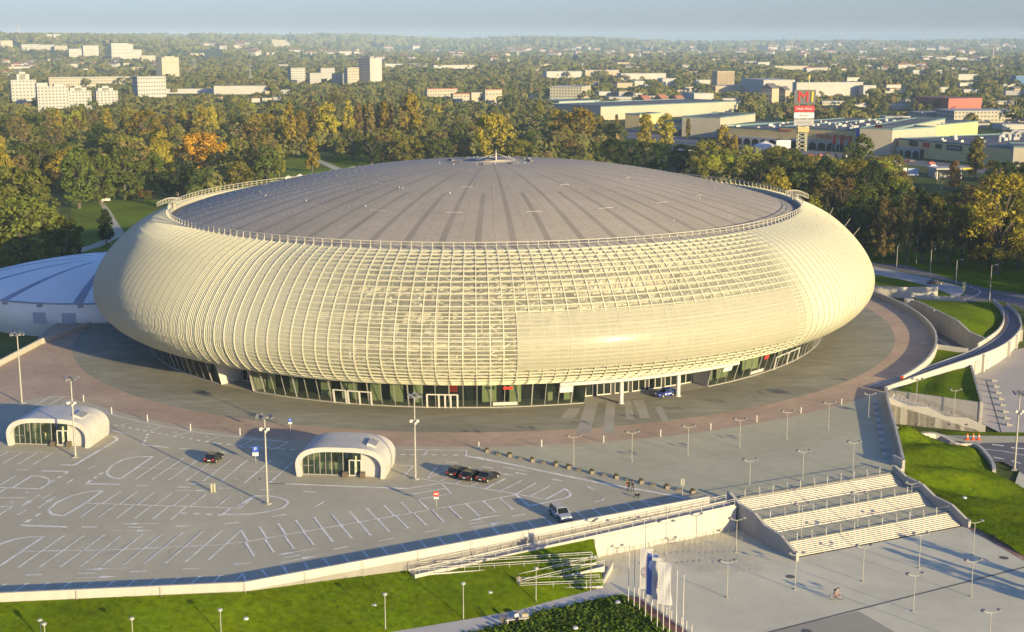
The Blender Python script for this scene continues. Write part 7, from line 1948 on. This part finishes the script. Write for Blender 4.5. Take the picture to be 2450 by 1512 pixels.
# ---------------------------------------------------------------- shopping centre
MALL = thing('shopping_centre', 'long yellow shopping centre with white arcades, flat roof and rooftop plant', 'shopping centre', foot(1950, 350))
def mwall(xa, ya, xb, yb, yt, mat, name='wall', depth=40, roof=m_bdark, parapet=.8, arc=None, top_b=None):
    """front wall from foot (xa, ya) to foot (xb, yb); yt is the wall top at xa"""
    a, b = foot(xa, ya), foot(xb, yb); a.z = b.z = GND
    h = onplan((a.x - 5, a.y), (a.x + 5, a.y), xa, yt).z
    d = (b - a).normalized(); n = Vector((-d.y, d.x, 0)); n = n if n.y > 0 else -n
    c, e = b + n * depth, a + n * depth
    MB().prism([a[:2], b[:2], c[:2], e[:2]], GND - 2, h, 0, 1).build(name, [mat, roof], MALL, True)
    p = MB(); 
    for u, v in ((a, b), (b, c), (c, e), (e, a)): p.bar((u.x, u.y, h + .2), (v.x, v.y, h + .2), .5, .8)
    p.build('parapet', m_teal, MALL, True)
    if arc:
        L = (b - a).length; k = max(2, int(L * (arc[1] - arc[0]) / 6.5)); ah = 5.2
        for i in range(k):
            u0 = arc[0] + (arc[1] - arc[0]) * i / k; u1 = arc[0] + (arc[1] - arc[0]) * (i + 1) / k
            A, B = a + (b - a) * u0 - n * 3.2, a + (b - a) * u1 - n * 3.2; w = (B - A).length; dd = (B - A) / w
            m = MB(); q = 8; outer = [(0, 0), (.45, 0)]; pts = [(.6, 0)] + [(w / 2 - (w / 2 - .6) * math.cos(math.pi * j / q), 2.2 + 2.0 * math.sin(math.pi * j / q)) for j in range(q + 1)] + [(w - .6, 0)]
            V = lambda s, z: (A.x + dd.x * s, A.y + dd.y * s, GND + z)
            m.add([V(0, 0), V(.6, 0), V(.6, 2.2), V(0, 2.2)], [(0, 1, 2, 3)]); m.add([V(w - .6, 0), V(w, 0), V(w, 2.2), V(w - .6, 2.2)], [(0, 1, 2, 3)])
            ar = pts[1:-1]
            for s0, s1 in zip(ar, ar[1:]): m.add([V(*s0), V(*s1), V(s1[0], ah), V(s0[0], ah)], [(0, 1, 2, 3)])
            m.add([V(0, 2.2), V(.6, 2.2), V(.6, ah), V(0, ah)], [(0, 1, 2, 3)]); m.add([V(w - .6, 2.2), V(w, 2.2), V(w, ah), V(w - .6, ah)], [(0, 1, 2, 3)])
            m.add([V(0, ah), V(w, ah), (A.x + dd.x * w + n.x * 3.2, A.y + dd.y * w + n.y * 3.2, GND + ah + .3), (A.x + n.x * 3.2, A.y + n.y * 3.2, GND + ah + .3)], [(0, 1, 2, 3)])
            m.build('arcade_arch', m_bwhite, MALL, True)
        s = MB(); A, B = a + (b - a) * arc[0] - n * .06, a + (b - a) * arc[1] - n * .06; s.add([(A.x, A.y, GND), (B.x, B.y, GND), (B.x, B.y, GND + 4.6), (A.x, A.y, GND + 4.6)], [(0, 1, 2, 3)]); s.build('shop_front', m_darkp, MALL, True)
    KEEP.append((min(xa, xb), max(xa, xb), yt, max(ya, yb) - 4, max(a.y, b.y) + 15))
    return a, b, d, n, h
mwall(1437, 288, 1765, 272, 256, m_bcream, depth=70)
mwall(1337, 262, 1437, 258, 243, m_bwhite, depth=40)
mwall(1530, 312, 1580, 308, 274, m_yel, depth=14); mwall(1578, 318, 1730, 330, 290, m_yel, depth=60, arc=(.05, .95))
mwall(1722, 330, 1806, 318, 282, m_bcream, depth=30)
f1 = mwall(1738, 342, 1866, 350, 304, m_yel, depth=150, arc=(.05, .98))
f2 = mwall(1866, 350, 2078, 363, 304, m_yel, depth=150, arc=(.04, .98))
f3 = mwall(2077, 368, 2132, 372, 308, m_bcream, depth=46)
mwall(2132, 372, 2258, 340, 309, m_bcream, depth=20)
f4 = mwall(2148, 372, 2424, 400, 332, m_yel, depth=120, arc=(.02, .24))
mwall(2422, 402, 2520, 404, 352, m_bcream, depth=30)
def mall_text(f, x, y, body, size, mat, nm='shop_lettering', box=None):
    a, b, d, n, h = f; p = onplan(a, b, x, y) - n * .35
    if box: 
        q = MB(); u = d * box[0] / 2; w = Vector((0, 0, box[1] / 2)); q.add([p + n * .15 - u - w, p + n * .15 + u - w, p + n * .15 + u + w, p + n * .15 - u + w], [(0, 1, 2, 3)]); q.build('shop_sign', box[2], MALL, True)
    if body: text_mesh(body, size, mat, nm, MALL, p - MALL.location, (math.pi / 2, 0, math.atan2(d.y, d.x)), .05)
m_letr = M('letter_red', (.50, .03, .03), var=0, fvar=0)
mall_text(f2, 1992, 327, 'Media Markt', 4.6, m_letr); mall_text(f2, 1880, 311, 'Rossmann', 2.6, m_letr); mall_text(f2, 1918, 316, '', 1, m_letr, box=(4, 5, m_bdark)); mall_text(f2, 2062, 325, '', 1, m_letr, box=(8, 9, m_sblue))
mall_text(f4, 2186, 343, '', 1, m_sgw, box=(7, 3.2, m_darkp)); mall_text(f4, 2216, 347, '', 1, m_sgw, box=(5.5, 2.8, m_letr)); mall_text(f4, 2246, 350, '', 1, m_sgw, box=(5, 2.6, m_darkp)); mall_text(f4, 2284, 354, 'RESERVED', 1.9, m_sgw, box=(12, 3, m_darkp)); mall_text(f4, 2333, 359, '', 1, m_sgw, box=(9, 1.8, m_sblue))
mall_text(f3, 2102, 310, '', 1, m_sgw, box=(5, 6, m_letr))
a, b, d, n, h = f3; am = MB(); c = (a + b) / 2 - n * .3; w = 7.5
am.add([c - d * w + Vector((0, 0, 2))] + [c - d * w * math.cos(math.pi * j / 12) + Vector((0, 0, 7.5 + 4.5 * math.sin(math.pi * j / 12))) for j in range(13)] + [c + d * w + Vector((0, 0, 2))], [tuple(range(15))]); am.build('entrance_arch', m_darkp, MALL, True)
rg = random.Random(31)
a0, b0, d0, n0, h0 = f2
for i in range(150):
    f = rg.choice((f1, f2, f2, f4)); a, b, d, n, h = f; L = (b - a).length
    p = a + d * rg.uniform(.03, .97) * L + n * rg.uniform(4, 110)
    if i < 96:
        s = rg.uniform(1, 2.6); MB().box(p.x, p.y, h, s * rg.uniform(.7, 1.6), s, h + rg.uniform(.7, 1.8), .2).build('roof_unit', m_white if rg.random() < .75 else m_rooflt, MALL, True)
for i in range(7):
    a, b, d, n, h = f4; L = (b - a).length; p = a + d * (.35 + .09 * i) * L + n * rg.uniform(25, 60)
    if i < 3:
        q = MB(); q.tube([(p.x, p.y, h), (p.x, p.y, h + 3), (p.x + 2, p.y, h + 5), (p.x + 5, p.y, h + 5), (p.x + 6, p.y, h + 1)], 1.0, 8); q.build('duct', m_rooflt, MALL, True)
# sign tower
bs = foot(1918, 362); TW = thing('sign_tower', 'tall shopping centre sign tower with a red M and yellow 1 on top', 'sign tower', bs); kz = lambda y: onplan((bs.x - 5, bs.y), (bs.x + 5, bs.y), 1918, y).z - GND
lt = MB(); hw = 5.0
for x, y in ((-hw, -2), (0.5, -2), (0.5, 2), (-hw, 2)): lt.bar((x + 2, y, 0), (x + 2, y, kz(180) if x > 0 and y < 0 else kz(215)), .4)
for i in range(9):
    z0, z1 = kz(358) + i * 2.4, kz(358) + (i + 1) * 2.4; lt.bar((-hw + 2, -2, z0), (2.5, -2, z1), .3); lt.bar((2.5, -2, z0), (-hw + 2, -2, z1), .3)
lt.build('lattice_mast', bm('tower_paint', (.45, .43, .28)), TW)
for y0, y1, m, nm in ((300, 284, m_rooflt, 'sign_panel'), (283, 268, m_sgw, 'sign_panel'), (267, 252, M('panel_red', (.55, .04, .04), var=.03), 'sign_panel'), (250, 214, m_bdark, 'logo_board'), (316, 302, bm('panel_yellow', (.42, .36, .16)), 'lower_panel')):
    o = MB(); w = 12.5 if nm == 'sign_panel' else (13.5 if nm == 'logo_board' else 7); o.box(0, -2.6, kz(y0) + .15, w, 1.2, kz(y1) - .15); so_ = o.build(nm, m, TW)
    if nm == 'sign_panel':
        zc = (kz(y0) + kz(y1)) / 2
        if y0 == 267: text_mesh('Media Markt', 2.0, m_sgw, 'lettering', so_, (0, -3.3, zc), (math.pi / 2, 0, 0))
        elif y0 == 283: text_mesh('Auchan', 2.0, m_letr, 'lettering', so_, (0, -3.3, zc), (math.pi / 2, 0, 0))
        else: MB().box(0, -3.25, zc - .5, 9, .08, zc + .4).build('grey_writing_strip', m_bgrey, so_)
    if nm == 'logo_board':
        zc = (kz(y0) + kz(y1)) / 2; text_mesh('M', 9.5, M('logo_red', (.62, .04, .03), var=0, fvar=0), 'logo_letter', so_, (-1.0, -3.35, zc), (math.pi / 2, 0, 0), .25); text_mesh('1', 9.5, M('logo_yellow', (.75, .52, .03), var=0, fvar=0), 'logo_numeral', so_, (4.6, -3.4, zc), (math.pi / 2, 0, 0), .25)
MB().add([(2.0, -2, kz(188)), (3.2, -2, kz(187)), (3.0, -2, kz(180)), (2.0, -2, kz(180))], [(0, 1, 2, 3)]).build('pennant', M('pennant_yellow', (.75, .55, .05)), TW)
KEEP.append((1890, 1945, 172, 352, bs.y + 5))
# car park of the shopping centre: flags, tent, parked cars
def mflag(x, yb, yt, m, lab, grp):
    p = foot(x, yb); h = onplan((p.x - 5, p.y), (p.x + 5, p.y), x, yt).z - GND; t = thing('banner_flag', lab, 'flag', p, 0, grp)
    MB().tube([(0, 0, 0), (0, 0, h)], .18, 6).build('pole', m_white, t); MB().prism([(.2, -.05), (2.2, -.25), (2.2, -.15), (.2, .05)], h * .42, h).build('cloth', m, t)
for i, x in enumerate((1990, 2008, 2028, 2048)): mflag(x, 361 + i, 322 + i * 1.5, m_letr, 'red banner flag before the arcade, %s of four' % ordn[i], 'red banner flags before the arcade')
for i, x in enumerate((1845, 1851, 1858, 1885, 1891, 1897)): mflag(x, 340, 300, m_sgw if i % 2 == 0 else m_sblue, '%s banner flag before the arcade, %s from the left' % ('white' if i % 2 == 0 else 'blue', ordn[i]), 'pale banner flags left of the sign tower')
for i, x in enumerate((1798, 1805, 1812, 1819, 1826)): mflag(x, 268, 251, m_sgw, 'white banner flag behind the shopping centre roof, %s from the left' % ordn[i], 'white banner flags behind the centre')
for i, x in enumerate((2147, 2154, 2161)): mflag(x, 226, 214, m_sgw, 'white banner flag near the far stores, %s from the left' % ordn[i], 'white banner flags near the stores')
pk = MB(); pk.poly([Vector((p.x, p.y, GND + .12)) for p in (foot(1480, 330), foot(1700, 352), foot(2080, 384), foot(2440, 425), foot(2440, 410), foot(2080, 370), foot(1740, 345), foot(1480, 305))]); struct('car_park', pk, m_asph)
cb = MB(); cb.prism([(-2.1, -.85), (2.1, -.85), (2.1, .85), (-2.1, .85)], .25, .85); cb.prism([(-1.5, -.75), (1.0, -.75), (1.0, .75), (-1.5, .75)], .85, 1.42)
for x in (-1.3, 1.3):
    for y in (-.87, .87): cb.lathe([(.0, 0), (.3, .0)], 8, (x, y, .3))
cbo = cb.build('parked_car', m_sgw); us = []; cc = [p_black, p_silver, p_blue, m_sgw, paint('red_car_paint', (.3, .02, .02))]
cbo.data.materials[0] = p_silver
for i in range(46):
    x = rg.uniform(1590, 2400); p = foot(x, 352 + (x - 1590) * .062 + rg.uniform(-3, 12)); p.z = GND + .12
    o = place(cbo, us, p, rg.choice((.2, 1.77)) + rg.uniform(-.05, .05), None, 'cars parked before the shopping centre'); o['category'] = 'car'
    j = rg.randrange(5); o.material_slots[0].link = 'OBJECT'; o.material_slots[0].material = cc[j]
    o['label'] = '%s car parked before the %s of the shopping centre' % (('black', 'silver', 'blue', 'white', 'red')[j], 'left arcade' if x < 1850 else 'middle arcade' if x < 2080 else 'right wing')
tn = MB(); tn.lathe([(7, 0), (7, 2.6), (.2, 5.5)], 10); to = tn.build('tent', m_sgw); to.location = foot(1830, 357); tag(to, 'white tent on the car park left of the sign tower', 'tent')
bbx = MB(); bbx.box(0, 0, 2, 9, .6, 7); bbx.box(-3, 0, 0, .4, .4, 2); bbx.box(3, 0, 0, .4, .4, 2); bo = bbx.build('billboard', m_sgw); bo.location = foot(1874, 362); tag(bo, 'white billboard on the car park below the sign tower', 'billboard')
# filling station
gsn = foot(2270, 428); ST = thing('filling_station', 'filling station with a pale flat canopy and yellow edge', 'filling station', gsn, .12); k = gsn.y / 3300
MB().box(0, 0, 5.2, 90 * k, 12, 6.0).build('canopy', m_bwhite, ST); MB().box(33 * k, -6.1, 5.1, 26 * k, .3, 6.1).build('canopy_edge', bm('canopy_yellow', (.6, .45, .05)), ST)
for x in (-30, 0, 30): MB().box(x * k, 0, 0, .6, .6, 5.2).build('column', m_white, ST)
MB().box(-5 * k, 9, 0, 40 * k, 8, 4).build('shop', m_bwhite, ST)
ys_ = foot(2252, 452); t = thing('price_sign', 'yellow lit-looking board sign below the filling station', 'sign', ys_); MB().box(0, 0, 2.2, 22 * k, .5, 4.6).build('board', bm('board_yellow', (.62, .48, .12)), t); MB().box(0, 0, 0, .4, .4, 2.2).build('post', m_white, t)
bb2 = foot(2180, 424); t = thing('billboard', 'white and blue billboards left of the filling station', 'billboard', bb2); MB().box(4 * k, 0, 1, 26 * k, .5, 4.6).build('board', bm('board_blue', (.30, .38, .52)), t); MB().box(-16 * k, 0, 1, 9 * k, .5, 4.8).build('board', m_sgw, t)
ws = foot(255, 483); t = thing('park_sign', 'white box-like sign board on the park lawn', 'sign', ws); MB().box(0, 0, .5, 3.2, .4, 1.6).build('board', m_sgw, t); MB().box(-1.8, 0, 0, .4, .4, 1.8).build('post', m_sgw, t)
for x, y, lab in ((690, 432, 'left'), (718, 428, 'right')):
    o = MB(); o.box(0, 0, 0, 3, 2, 1.6); o.add([(-1.6, -1.1, 1.6), (1.6, -1.1, 1.6), (1.6, 1.1, 1.6), (-1.6, 1.1, 1.6), (0, 0, 2.6)], [(0, 1, 4), (1, 2, 4), (2, 3, 4), (3, 0, 4)]); q = o.build('garden_stall', m_sgw); q.location = foot(x, y); tag(q, 'small white stall on the sunlit lawn, %s one' % lab, 'stall')
# pylons, chimneys, lamp masts
def pylon():
    t = MB(); h = 45
    for sx in (-1, 1):
        for sy in (-1, 1): t.bar((sx * 4, sy * 4, 0), (sx * .8, sy * .8, h * .7), .5); t.bar((sx * .8, sy * .8, h * .7), (0, 0, h), .4)
    for z, w in ((h * .66, 9), (h * .80, 7)): t.bar((-w, 0, z), (w, 0, z), .5); t.bar((-w, 0, z), (0, 0, z + 3), .3); t.bar((w, 0, z), (0, 0, z + 3), .3)
    for i in range(6):
        z0, z1 = h * .7 * i / 6, h * .7 * (i + 1) / 6; a, b = 4 - 3.2 * i / 6, 4 - 3.2 * (i + 1) / 6
        t.bar((-a, -a, z0), (b, -b, z1), .3); t.bar((a, -a, z0), (-b, -b, z1), .3)
    return t.build('pylon', m_bgrey)
py_ = pylon(); us = []
for i, (x, yb, yt) in enumerate(((600, 205, 148), (465, 168, 140), (540, 125, 95), (620, 118, 92), (1530, 140, 112), (1592, 140, 117), (1660, 138, 109), (1760, 142, 114), (1875, 155, 136), (1908, 155, 138), (2205, 175, 150), (2385, 190, 155))):
    p = foot(x, yb); h = onplan((p.x - 5, p.y), (p.x + 5, p.y), x, yt).z - p.z
    o = place(py_, us, p, .4, 'grey lattice power pylon %s' % ('large one before the factory wood', 'behind the yellow tower', 'on the skyline left of the far trapezoid hall, first', 'on the skyline left of the far trapezoid hall, second', 'in the far row, first from the left', 'in the far row, second', 'in the far row, third', 'in the far row, fourth', 'above the stores, left', 'above the stores, right', 'above the red block', 'at the right edge')[i], 'power pylons', (h / 45, h / 45, h / 45)); o['category'] = 'pylon'
for x, yb, yt, lab in ((46, 88, 60, 'thin pale chimney on the left hill crest'), (2375, 152, 113, 'pinkish chimney on the right horizon')):
    p = foot(x, yb); h = onplan((p.x - 5, p.y), (p.x + 5, p.y), x, yt).z - p.z; c = MB(); c.tube([(0, 0, 0), (0, 0, h)], [h * .045, h * .03], 10); o = c.build('chimney', bm('chimney_pink', (.42, .33, .28))); o.location = p; tag(o, lab, 'chimney')
# far houses
def house(hip):
    m = MB(); m.prism([(-5, -4), (5, -4), (5, 4), (-5, 4)], -1, 6.5); m.add([(-5.5, -4.5, 6.5), (5.5, -4.5, 6.5), (5.5, 4.5, 6.5), (-5.5, 4.5, 6.5), (-5.5 + hip, 0, 8.6), (5.5 - hip, 0, 8.6)], [(0, 1, 5, 4), (2, 3, 4, 5), (1, 2, 5), (3, 0, 4)], 1); return m.build('house', [m_bwhite, m_bred if hip else m_bbrn])
hs = [house(0), house(3)]; ush = [[], []]
ZN = [(0, 420, 150, 172, 16, 'on the left slope below the hill flats'), (380, 640, 108, 122, 12, 'far off left of the trapezoid hall'), (560, 900, 124, 136, 18, 'far off behind the tower group'), (900, 1250, 118, 150, 22, 'far off right of the tallest tower'), (1225, 1800, 118, 140, 34, 'in the far suburb behind the hangars'), (1800, 2450, 112, 134, 44, 'in the far right suburb'), (1900, 2450, 140, 175, 24, 'beyond the white stores'), (-20, 160, 165, 182, 8, 'behind the white group at the left edge')]
for x0, x1, y0, y1, n, ph in ZN:
    for i in range(int(n * 1.15)):
        x = rg.uniform(x0, x1); y = rg.uniform(y0, y1); p = foot(x, y); s = rg.uniform(.8, 1.5) * (1 + max(0, p.y - 2500) / 3500); j = rg.randrange(2)
        o = place(hs[j], ush[j], p, rg.uniform(-.8, .8), 'tiny pale house ' + ph, 'houses ' + ph, (s * rg.uniform(.9, 1.8), s, s)); o['category'] = 'house'
        KEEP.append((x - 4, x + 4, y - 7, y, p.y))
sheds = []
for i, (x, y, w, hh) in enumerate([(rg.uniform(1240, 1700), rg.uniform(196, 236), rg.uniform(14, 46), rg.uniform(7, 13)) for _ in range(22)] + [(rg.uniform(1900, 2450), rg.uniform(180, 232), rg.uniform(14, 50), rg.uniform(6, 12)) for _ in range(22)] + [(rg.uniform(400, 680), rg.uniform(222, 246), rg.uniform(10, 30), rg.uniform(6, 11)) for _ in range(16)] + [(rg.uniform(1200, 2440), rg.uniform(146, 178), rg.uniform(16, 60), rg.uniform(4, 8)) for _ in range(34)] + [(rg.uniform(0, 700), rg.uniform(120, 170), rg.uniform(10, 40), rg.uniform(4, 8)) for _ in range(16)]):
    if any(a - 4 < x + w / 2 < b + 4 and c < y < d + 16 for a, b, c, d, e in KEEP if b - a > 9): continue
    cm, cn_ = rg.choice(((m_bwhite, 'white'), (m_bcream, 'cream'), (m_bwhite, 'white'), (m_btan, 'tan'), (m_bgrey, 'grey')))
    ph = 'between the park wood and the hangars' if x < 1720 and y > 190 else 'around the red block and stores' if x > 1880 and y > 179 else 'beside the long factory' if y > 200 else 'far out in the plain' if x > 1100 else 'on the left slope'
    block(x, x + w * .2, x + w, y - hh, y, cm, 'small %s hall or house %s' % (cn_, ph), 'building', 'small_building', ang=rg.uniform(8, 30), group='small buildings ' + ph, roof=rg.choice((m_rooflt, m_bred, m_bdark, m_bbrn)), flat=.6, gable=w < 24 and rg.random() < .5)
for i, (x, y, w, hh, c) in enumerate(((1450, 243, 60, 9, 0), (1530, 238, 70, 8, 1), (1720, 246, 55, 9, 0), (1672, 262, 60, 8, 4), (2120, 262, 60, 10, 1), (2150, 246, 40, 8, 0), (2110, 290, 70, 9, 4), (2290, 306, 80, 10, 1), (2390, 310, 70, 10, 0), (2380, 250, 60, 8, 1), (2400, 228, 50, 9, 4), (2300, 222, 46, 8, 0), (1960, 252, 60, 8, 1), (2040, 256, 46, 9, 0))):
    cm, cn_ = ((m_bwhite, 'white'), (m_bcream, 'cream'), 0, 0, (m_bgrey, 'grey'))[c]
    block(x, x + w * .12, x + w, y - hh, y, cm, 'low %s retail hall %s, %s of its kind' % (cn_, 'behind the cream shop wall' if x < 1730 else 'behind the sign tower' if x < 2110 else 'near the red block', ordn[i] if i < 13 else 'last'), 'store', 'retail_hall', ang=10, roof=(m_rooflt, m_bdark)[i % 2], flat=.8, floors=1 if i % 3 == 0 else 0, group='low retail halls')
# ---------------------------------------------------------------- the far woods as one mass
m_wood, t_, b_ = nodes('autumn_wood'); N, Lk = t_.nodes, t_.links
b_.inputs['Roughness'].default_value = 1; b_.inputs['Specular IOR Level'].default_value = .05
g_ = N.new('ShaderNodeNewGeometry'); 
def nz(sc, det=2):
    n = N.new('ShaderNodeTexNoise'); n.inputs['Scale'].default_value = sc; n.inputs['Detail'].default_value = det; Lk.new(g_.outputs['Position'], n.inputs['Vector']); return n
n1 = nz(.045, 3); rp_ = N.new('ShaderNodeValToRGB'); cr = rp_.color_ramp; cr.elements[0].position = .30; cr.elements[0].color = (.05, .068, .024, 1); cr.elements[1].position = .76; cr.elements[1].color = (.24, .17, .045, 1)
for p_, c_ in ((.42, (.085, .098, .027, 1)), (.52, (.145, .13, .036, 1)), (.60, (.075, .085, .03, 1)), (.68, (.175, .12, .05, 1))):
    e = cr.elements.new(p_); e.color = c_
Lk.new(n1.outputs['Fac'], rp_.inputs['Fac']); Lk.new(rp_.outputs['Color'], b_.inputs['Base Color'])
wd = MB(); rg = random.Random(77)
def clump(x, y, z, h, r, q, k):
    for i in range(k):
        ct = rg.uniform(-.15, 1); st_ = math.sqrt(1 - ct * ct); a = rg.uniform(math.pi * .9, math.pi * 2.1); n = Vector((st_ * math.cos(a), st_ * math.sin(a), ct)); rr = rg.uniform(.7, 1.08)
        c = Vector((x + n.x * r * rr, y + n.y * r * rr, z + h * .50 + n.z * h * .5 * rr)); n = (n + Vector((rg.uniform(-.6, .6), rg.uniform(-.6, .6), rg.uniform(-.3, .6)))).normalized()
        t = n.cross(Vector((rg.uniform(-1, 1), rg.uniform(-1, 1), rg.uniform(-1, 1)))).normalized(); b = n.cross(t); s = q * rg.uniform(.6, 1.2)
        wd.add([c - t * s, c - b * s * .75, c + t * s, c + b * s * .75], [(0, 1, 2, 3)])
def hidden(x, yt, depth):
    return any(a - 2 < x < b + 2 and yt < d and depth < e for a, b, c, d, e in KEEP)
BND = [(560, 780, 520, (10, 16), (3.5, 5.5), 1.4, 40), (780, 1150, 1300, (9, 16), (4, 6.5), 1.7, 34), (1150, 1700, 1700, (9, 16), (5, 8), 2.2, 26), (1700, 2600, 1900, (9, 16), (6, 12), 3.2, 22), (2600, 4200, 1900, (9, 17), (12, 26), 6.0, 20), (4200, 8000, 1500, (10, 18), (25, 60), 12.0, 18), (8000, 12500, 700, (10, 22), (60, 150), 26.0, 16)]
for y0, y1, n, hr, rr, q, k in BND:
    for i in range(n):
        y = math.sqrt(rg.uniform(y0 * y0, y1 * y1)); x = rg.uniform(-1, 1) * (y * .40 + 20); z = land_z(x, y); h = rg.uniform(*hr); r = rg.uniform(*rr)
        px, pt = proj((x, y, z + h)); pb = proj((x, y, z))[1]
        if y < 800:
            if not (1250 < px < 1480 or 1650 < px < 2130 or px < 560 or 560 <= px < 1250 and pb < 330): continue
            if any((x - a) ** 2 + (y - b) ** 2 < (c * .7 + r * .6) ** 2 for a, b, c in TREES): continue
            if 640 < px < 850 and pb > 355 or 160 < px < 430 and pb > 470: continue
        if hidden(px, pt + 1, y):
            h *= .45; pt = proj((x, y, z + h))[1]
            if hidden(px, pt + 1, y): continue
        if 1480 < px < 2470 and 300 < pb < 392 + max(0, px - 2080) * .12 and pb > 300 and y > 690: continue
        if rg.random() < .10 and y > 1500: continue
        clump(x, y, z - 1, h, r, q, k)
o = wd.build('woodland', m_wood); tag(o, 'autumn woods and gardens reaching to the horizon between the far buildings', 'woodland', kind='stuff')
print('WOOD', len(wd.f), 'TREES', NT[0])
# ---------------------------------------------------------------- haze
hz_ = MB(); hz_.prism([(-11000, -120), (11000, -120), (11000, 15500), (-11000, 15500)], GND - 2, 150.0)
mh, t_, b_ = nodes('haze'); t_.nodes.remove(b_); v_ = t_.nodes.new('ShaderNodeVolumePrincipled'); v_.inputs['Density'].default_value = 6.2e-5; v_.inputs['Color'].default_value = (.58, .78, 1, 1); v_.inputs['Anisotropy'].default_value = -.15
t_.links.new(v_.outputs[0], t_.nodes['Material Output'].inputs['Volume'])
tag(hz_.build('haze', mh), kind='stuff')
# ================================================================ light, air, camera
SUN_EL = rad(10.8); SUN_H = Vector((.645, -.765)).normalized()
sun = bpy.data.lights.new('sun', 'SUN'); sun.energy = 3.75; sun.angle = rad(.5); sun.color = (1.0, .80, .43)
so = bpy.data.objects.new('sun', sun); COL.objects.link(so)
d = Vector((SUN_H.x * math.cos(SUN_EL), SUN_H.y * math.cos(SUN_EL), math.sin(SUN_EL)))
so.rotation_euler = d.to_track_quat('Z', 'Y').to_euler(); so.location = d * 200
w = bpy.data.worlds.new('World'); SC.world = w; w.use_nodes = True
wt = w.node_tree
sky = wt.nodes.new('ShaderNodeTexSky'); sky.sky_type = 'NISHITA'; sky.sun_disc = False
sky.sun_elevation = SUN_EL; sky.sun_rotation = math.atan2(SUN_H.x, SUN_H.y)
sky.air_density = 1.0; sky.dust_density = 1.0; sky.ozone_density = 5.0
tint = wt.nodes.new('ShaderNodeMix'); tint.data_type = 'RGBA'; tint.blend_type = 'MULTIPLY'; tint.inputs[0].default_value = 1.0
wt.links.new(sky.outputs['Color'], tint.inputs[6]); tint.inputs[7].default_value = (1.0, .93, 1.13, 1)
wt.links.new(tint.outputs[2], wt.nodes['Background'].inputs['Color'])
wt.nodes['Background'].inputs['Strength'].default_value = .099
cam = bpy.data.cameras.new('camera'); cam.sensor_width = 36; cam.lens = 36 * FOC / 2450
cam.clip_end = 60000; cam.clip_start = 1
co = bpy.data.objects.new('camera', cam); COL.objects.link(co)
co.location = (0, 0, EYE); co.rotation_euler = (math.pi / 2 - PITCH, 0, 0)
SC.camera = co
SC.view_settings.view_transform = 'Standard'; SC.view_settings.look = 'None'
SC.view_settings.exposure = 1.30; SC.view_settings.gamma = 1.0
SC.cycles.use_denoising = True
SC.cycles.max_bounces = 6; SC.cycles.transparent_max_bounces = 12; SC.cycles.diffuse_bounces = 3; SC.cycles.volume_bounces = 1
SC.cycles.use_adaptive_sampling = True; SC.cycles.adaptive_threshold = .02
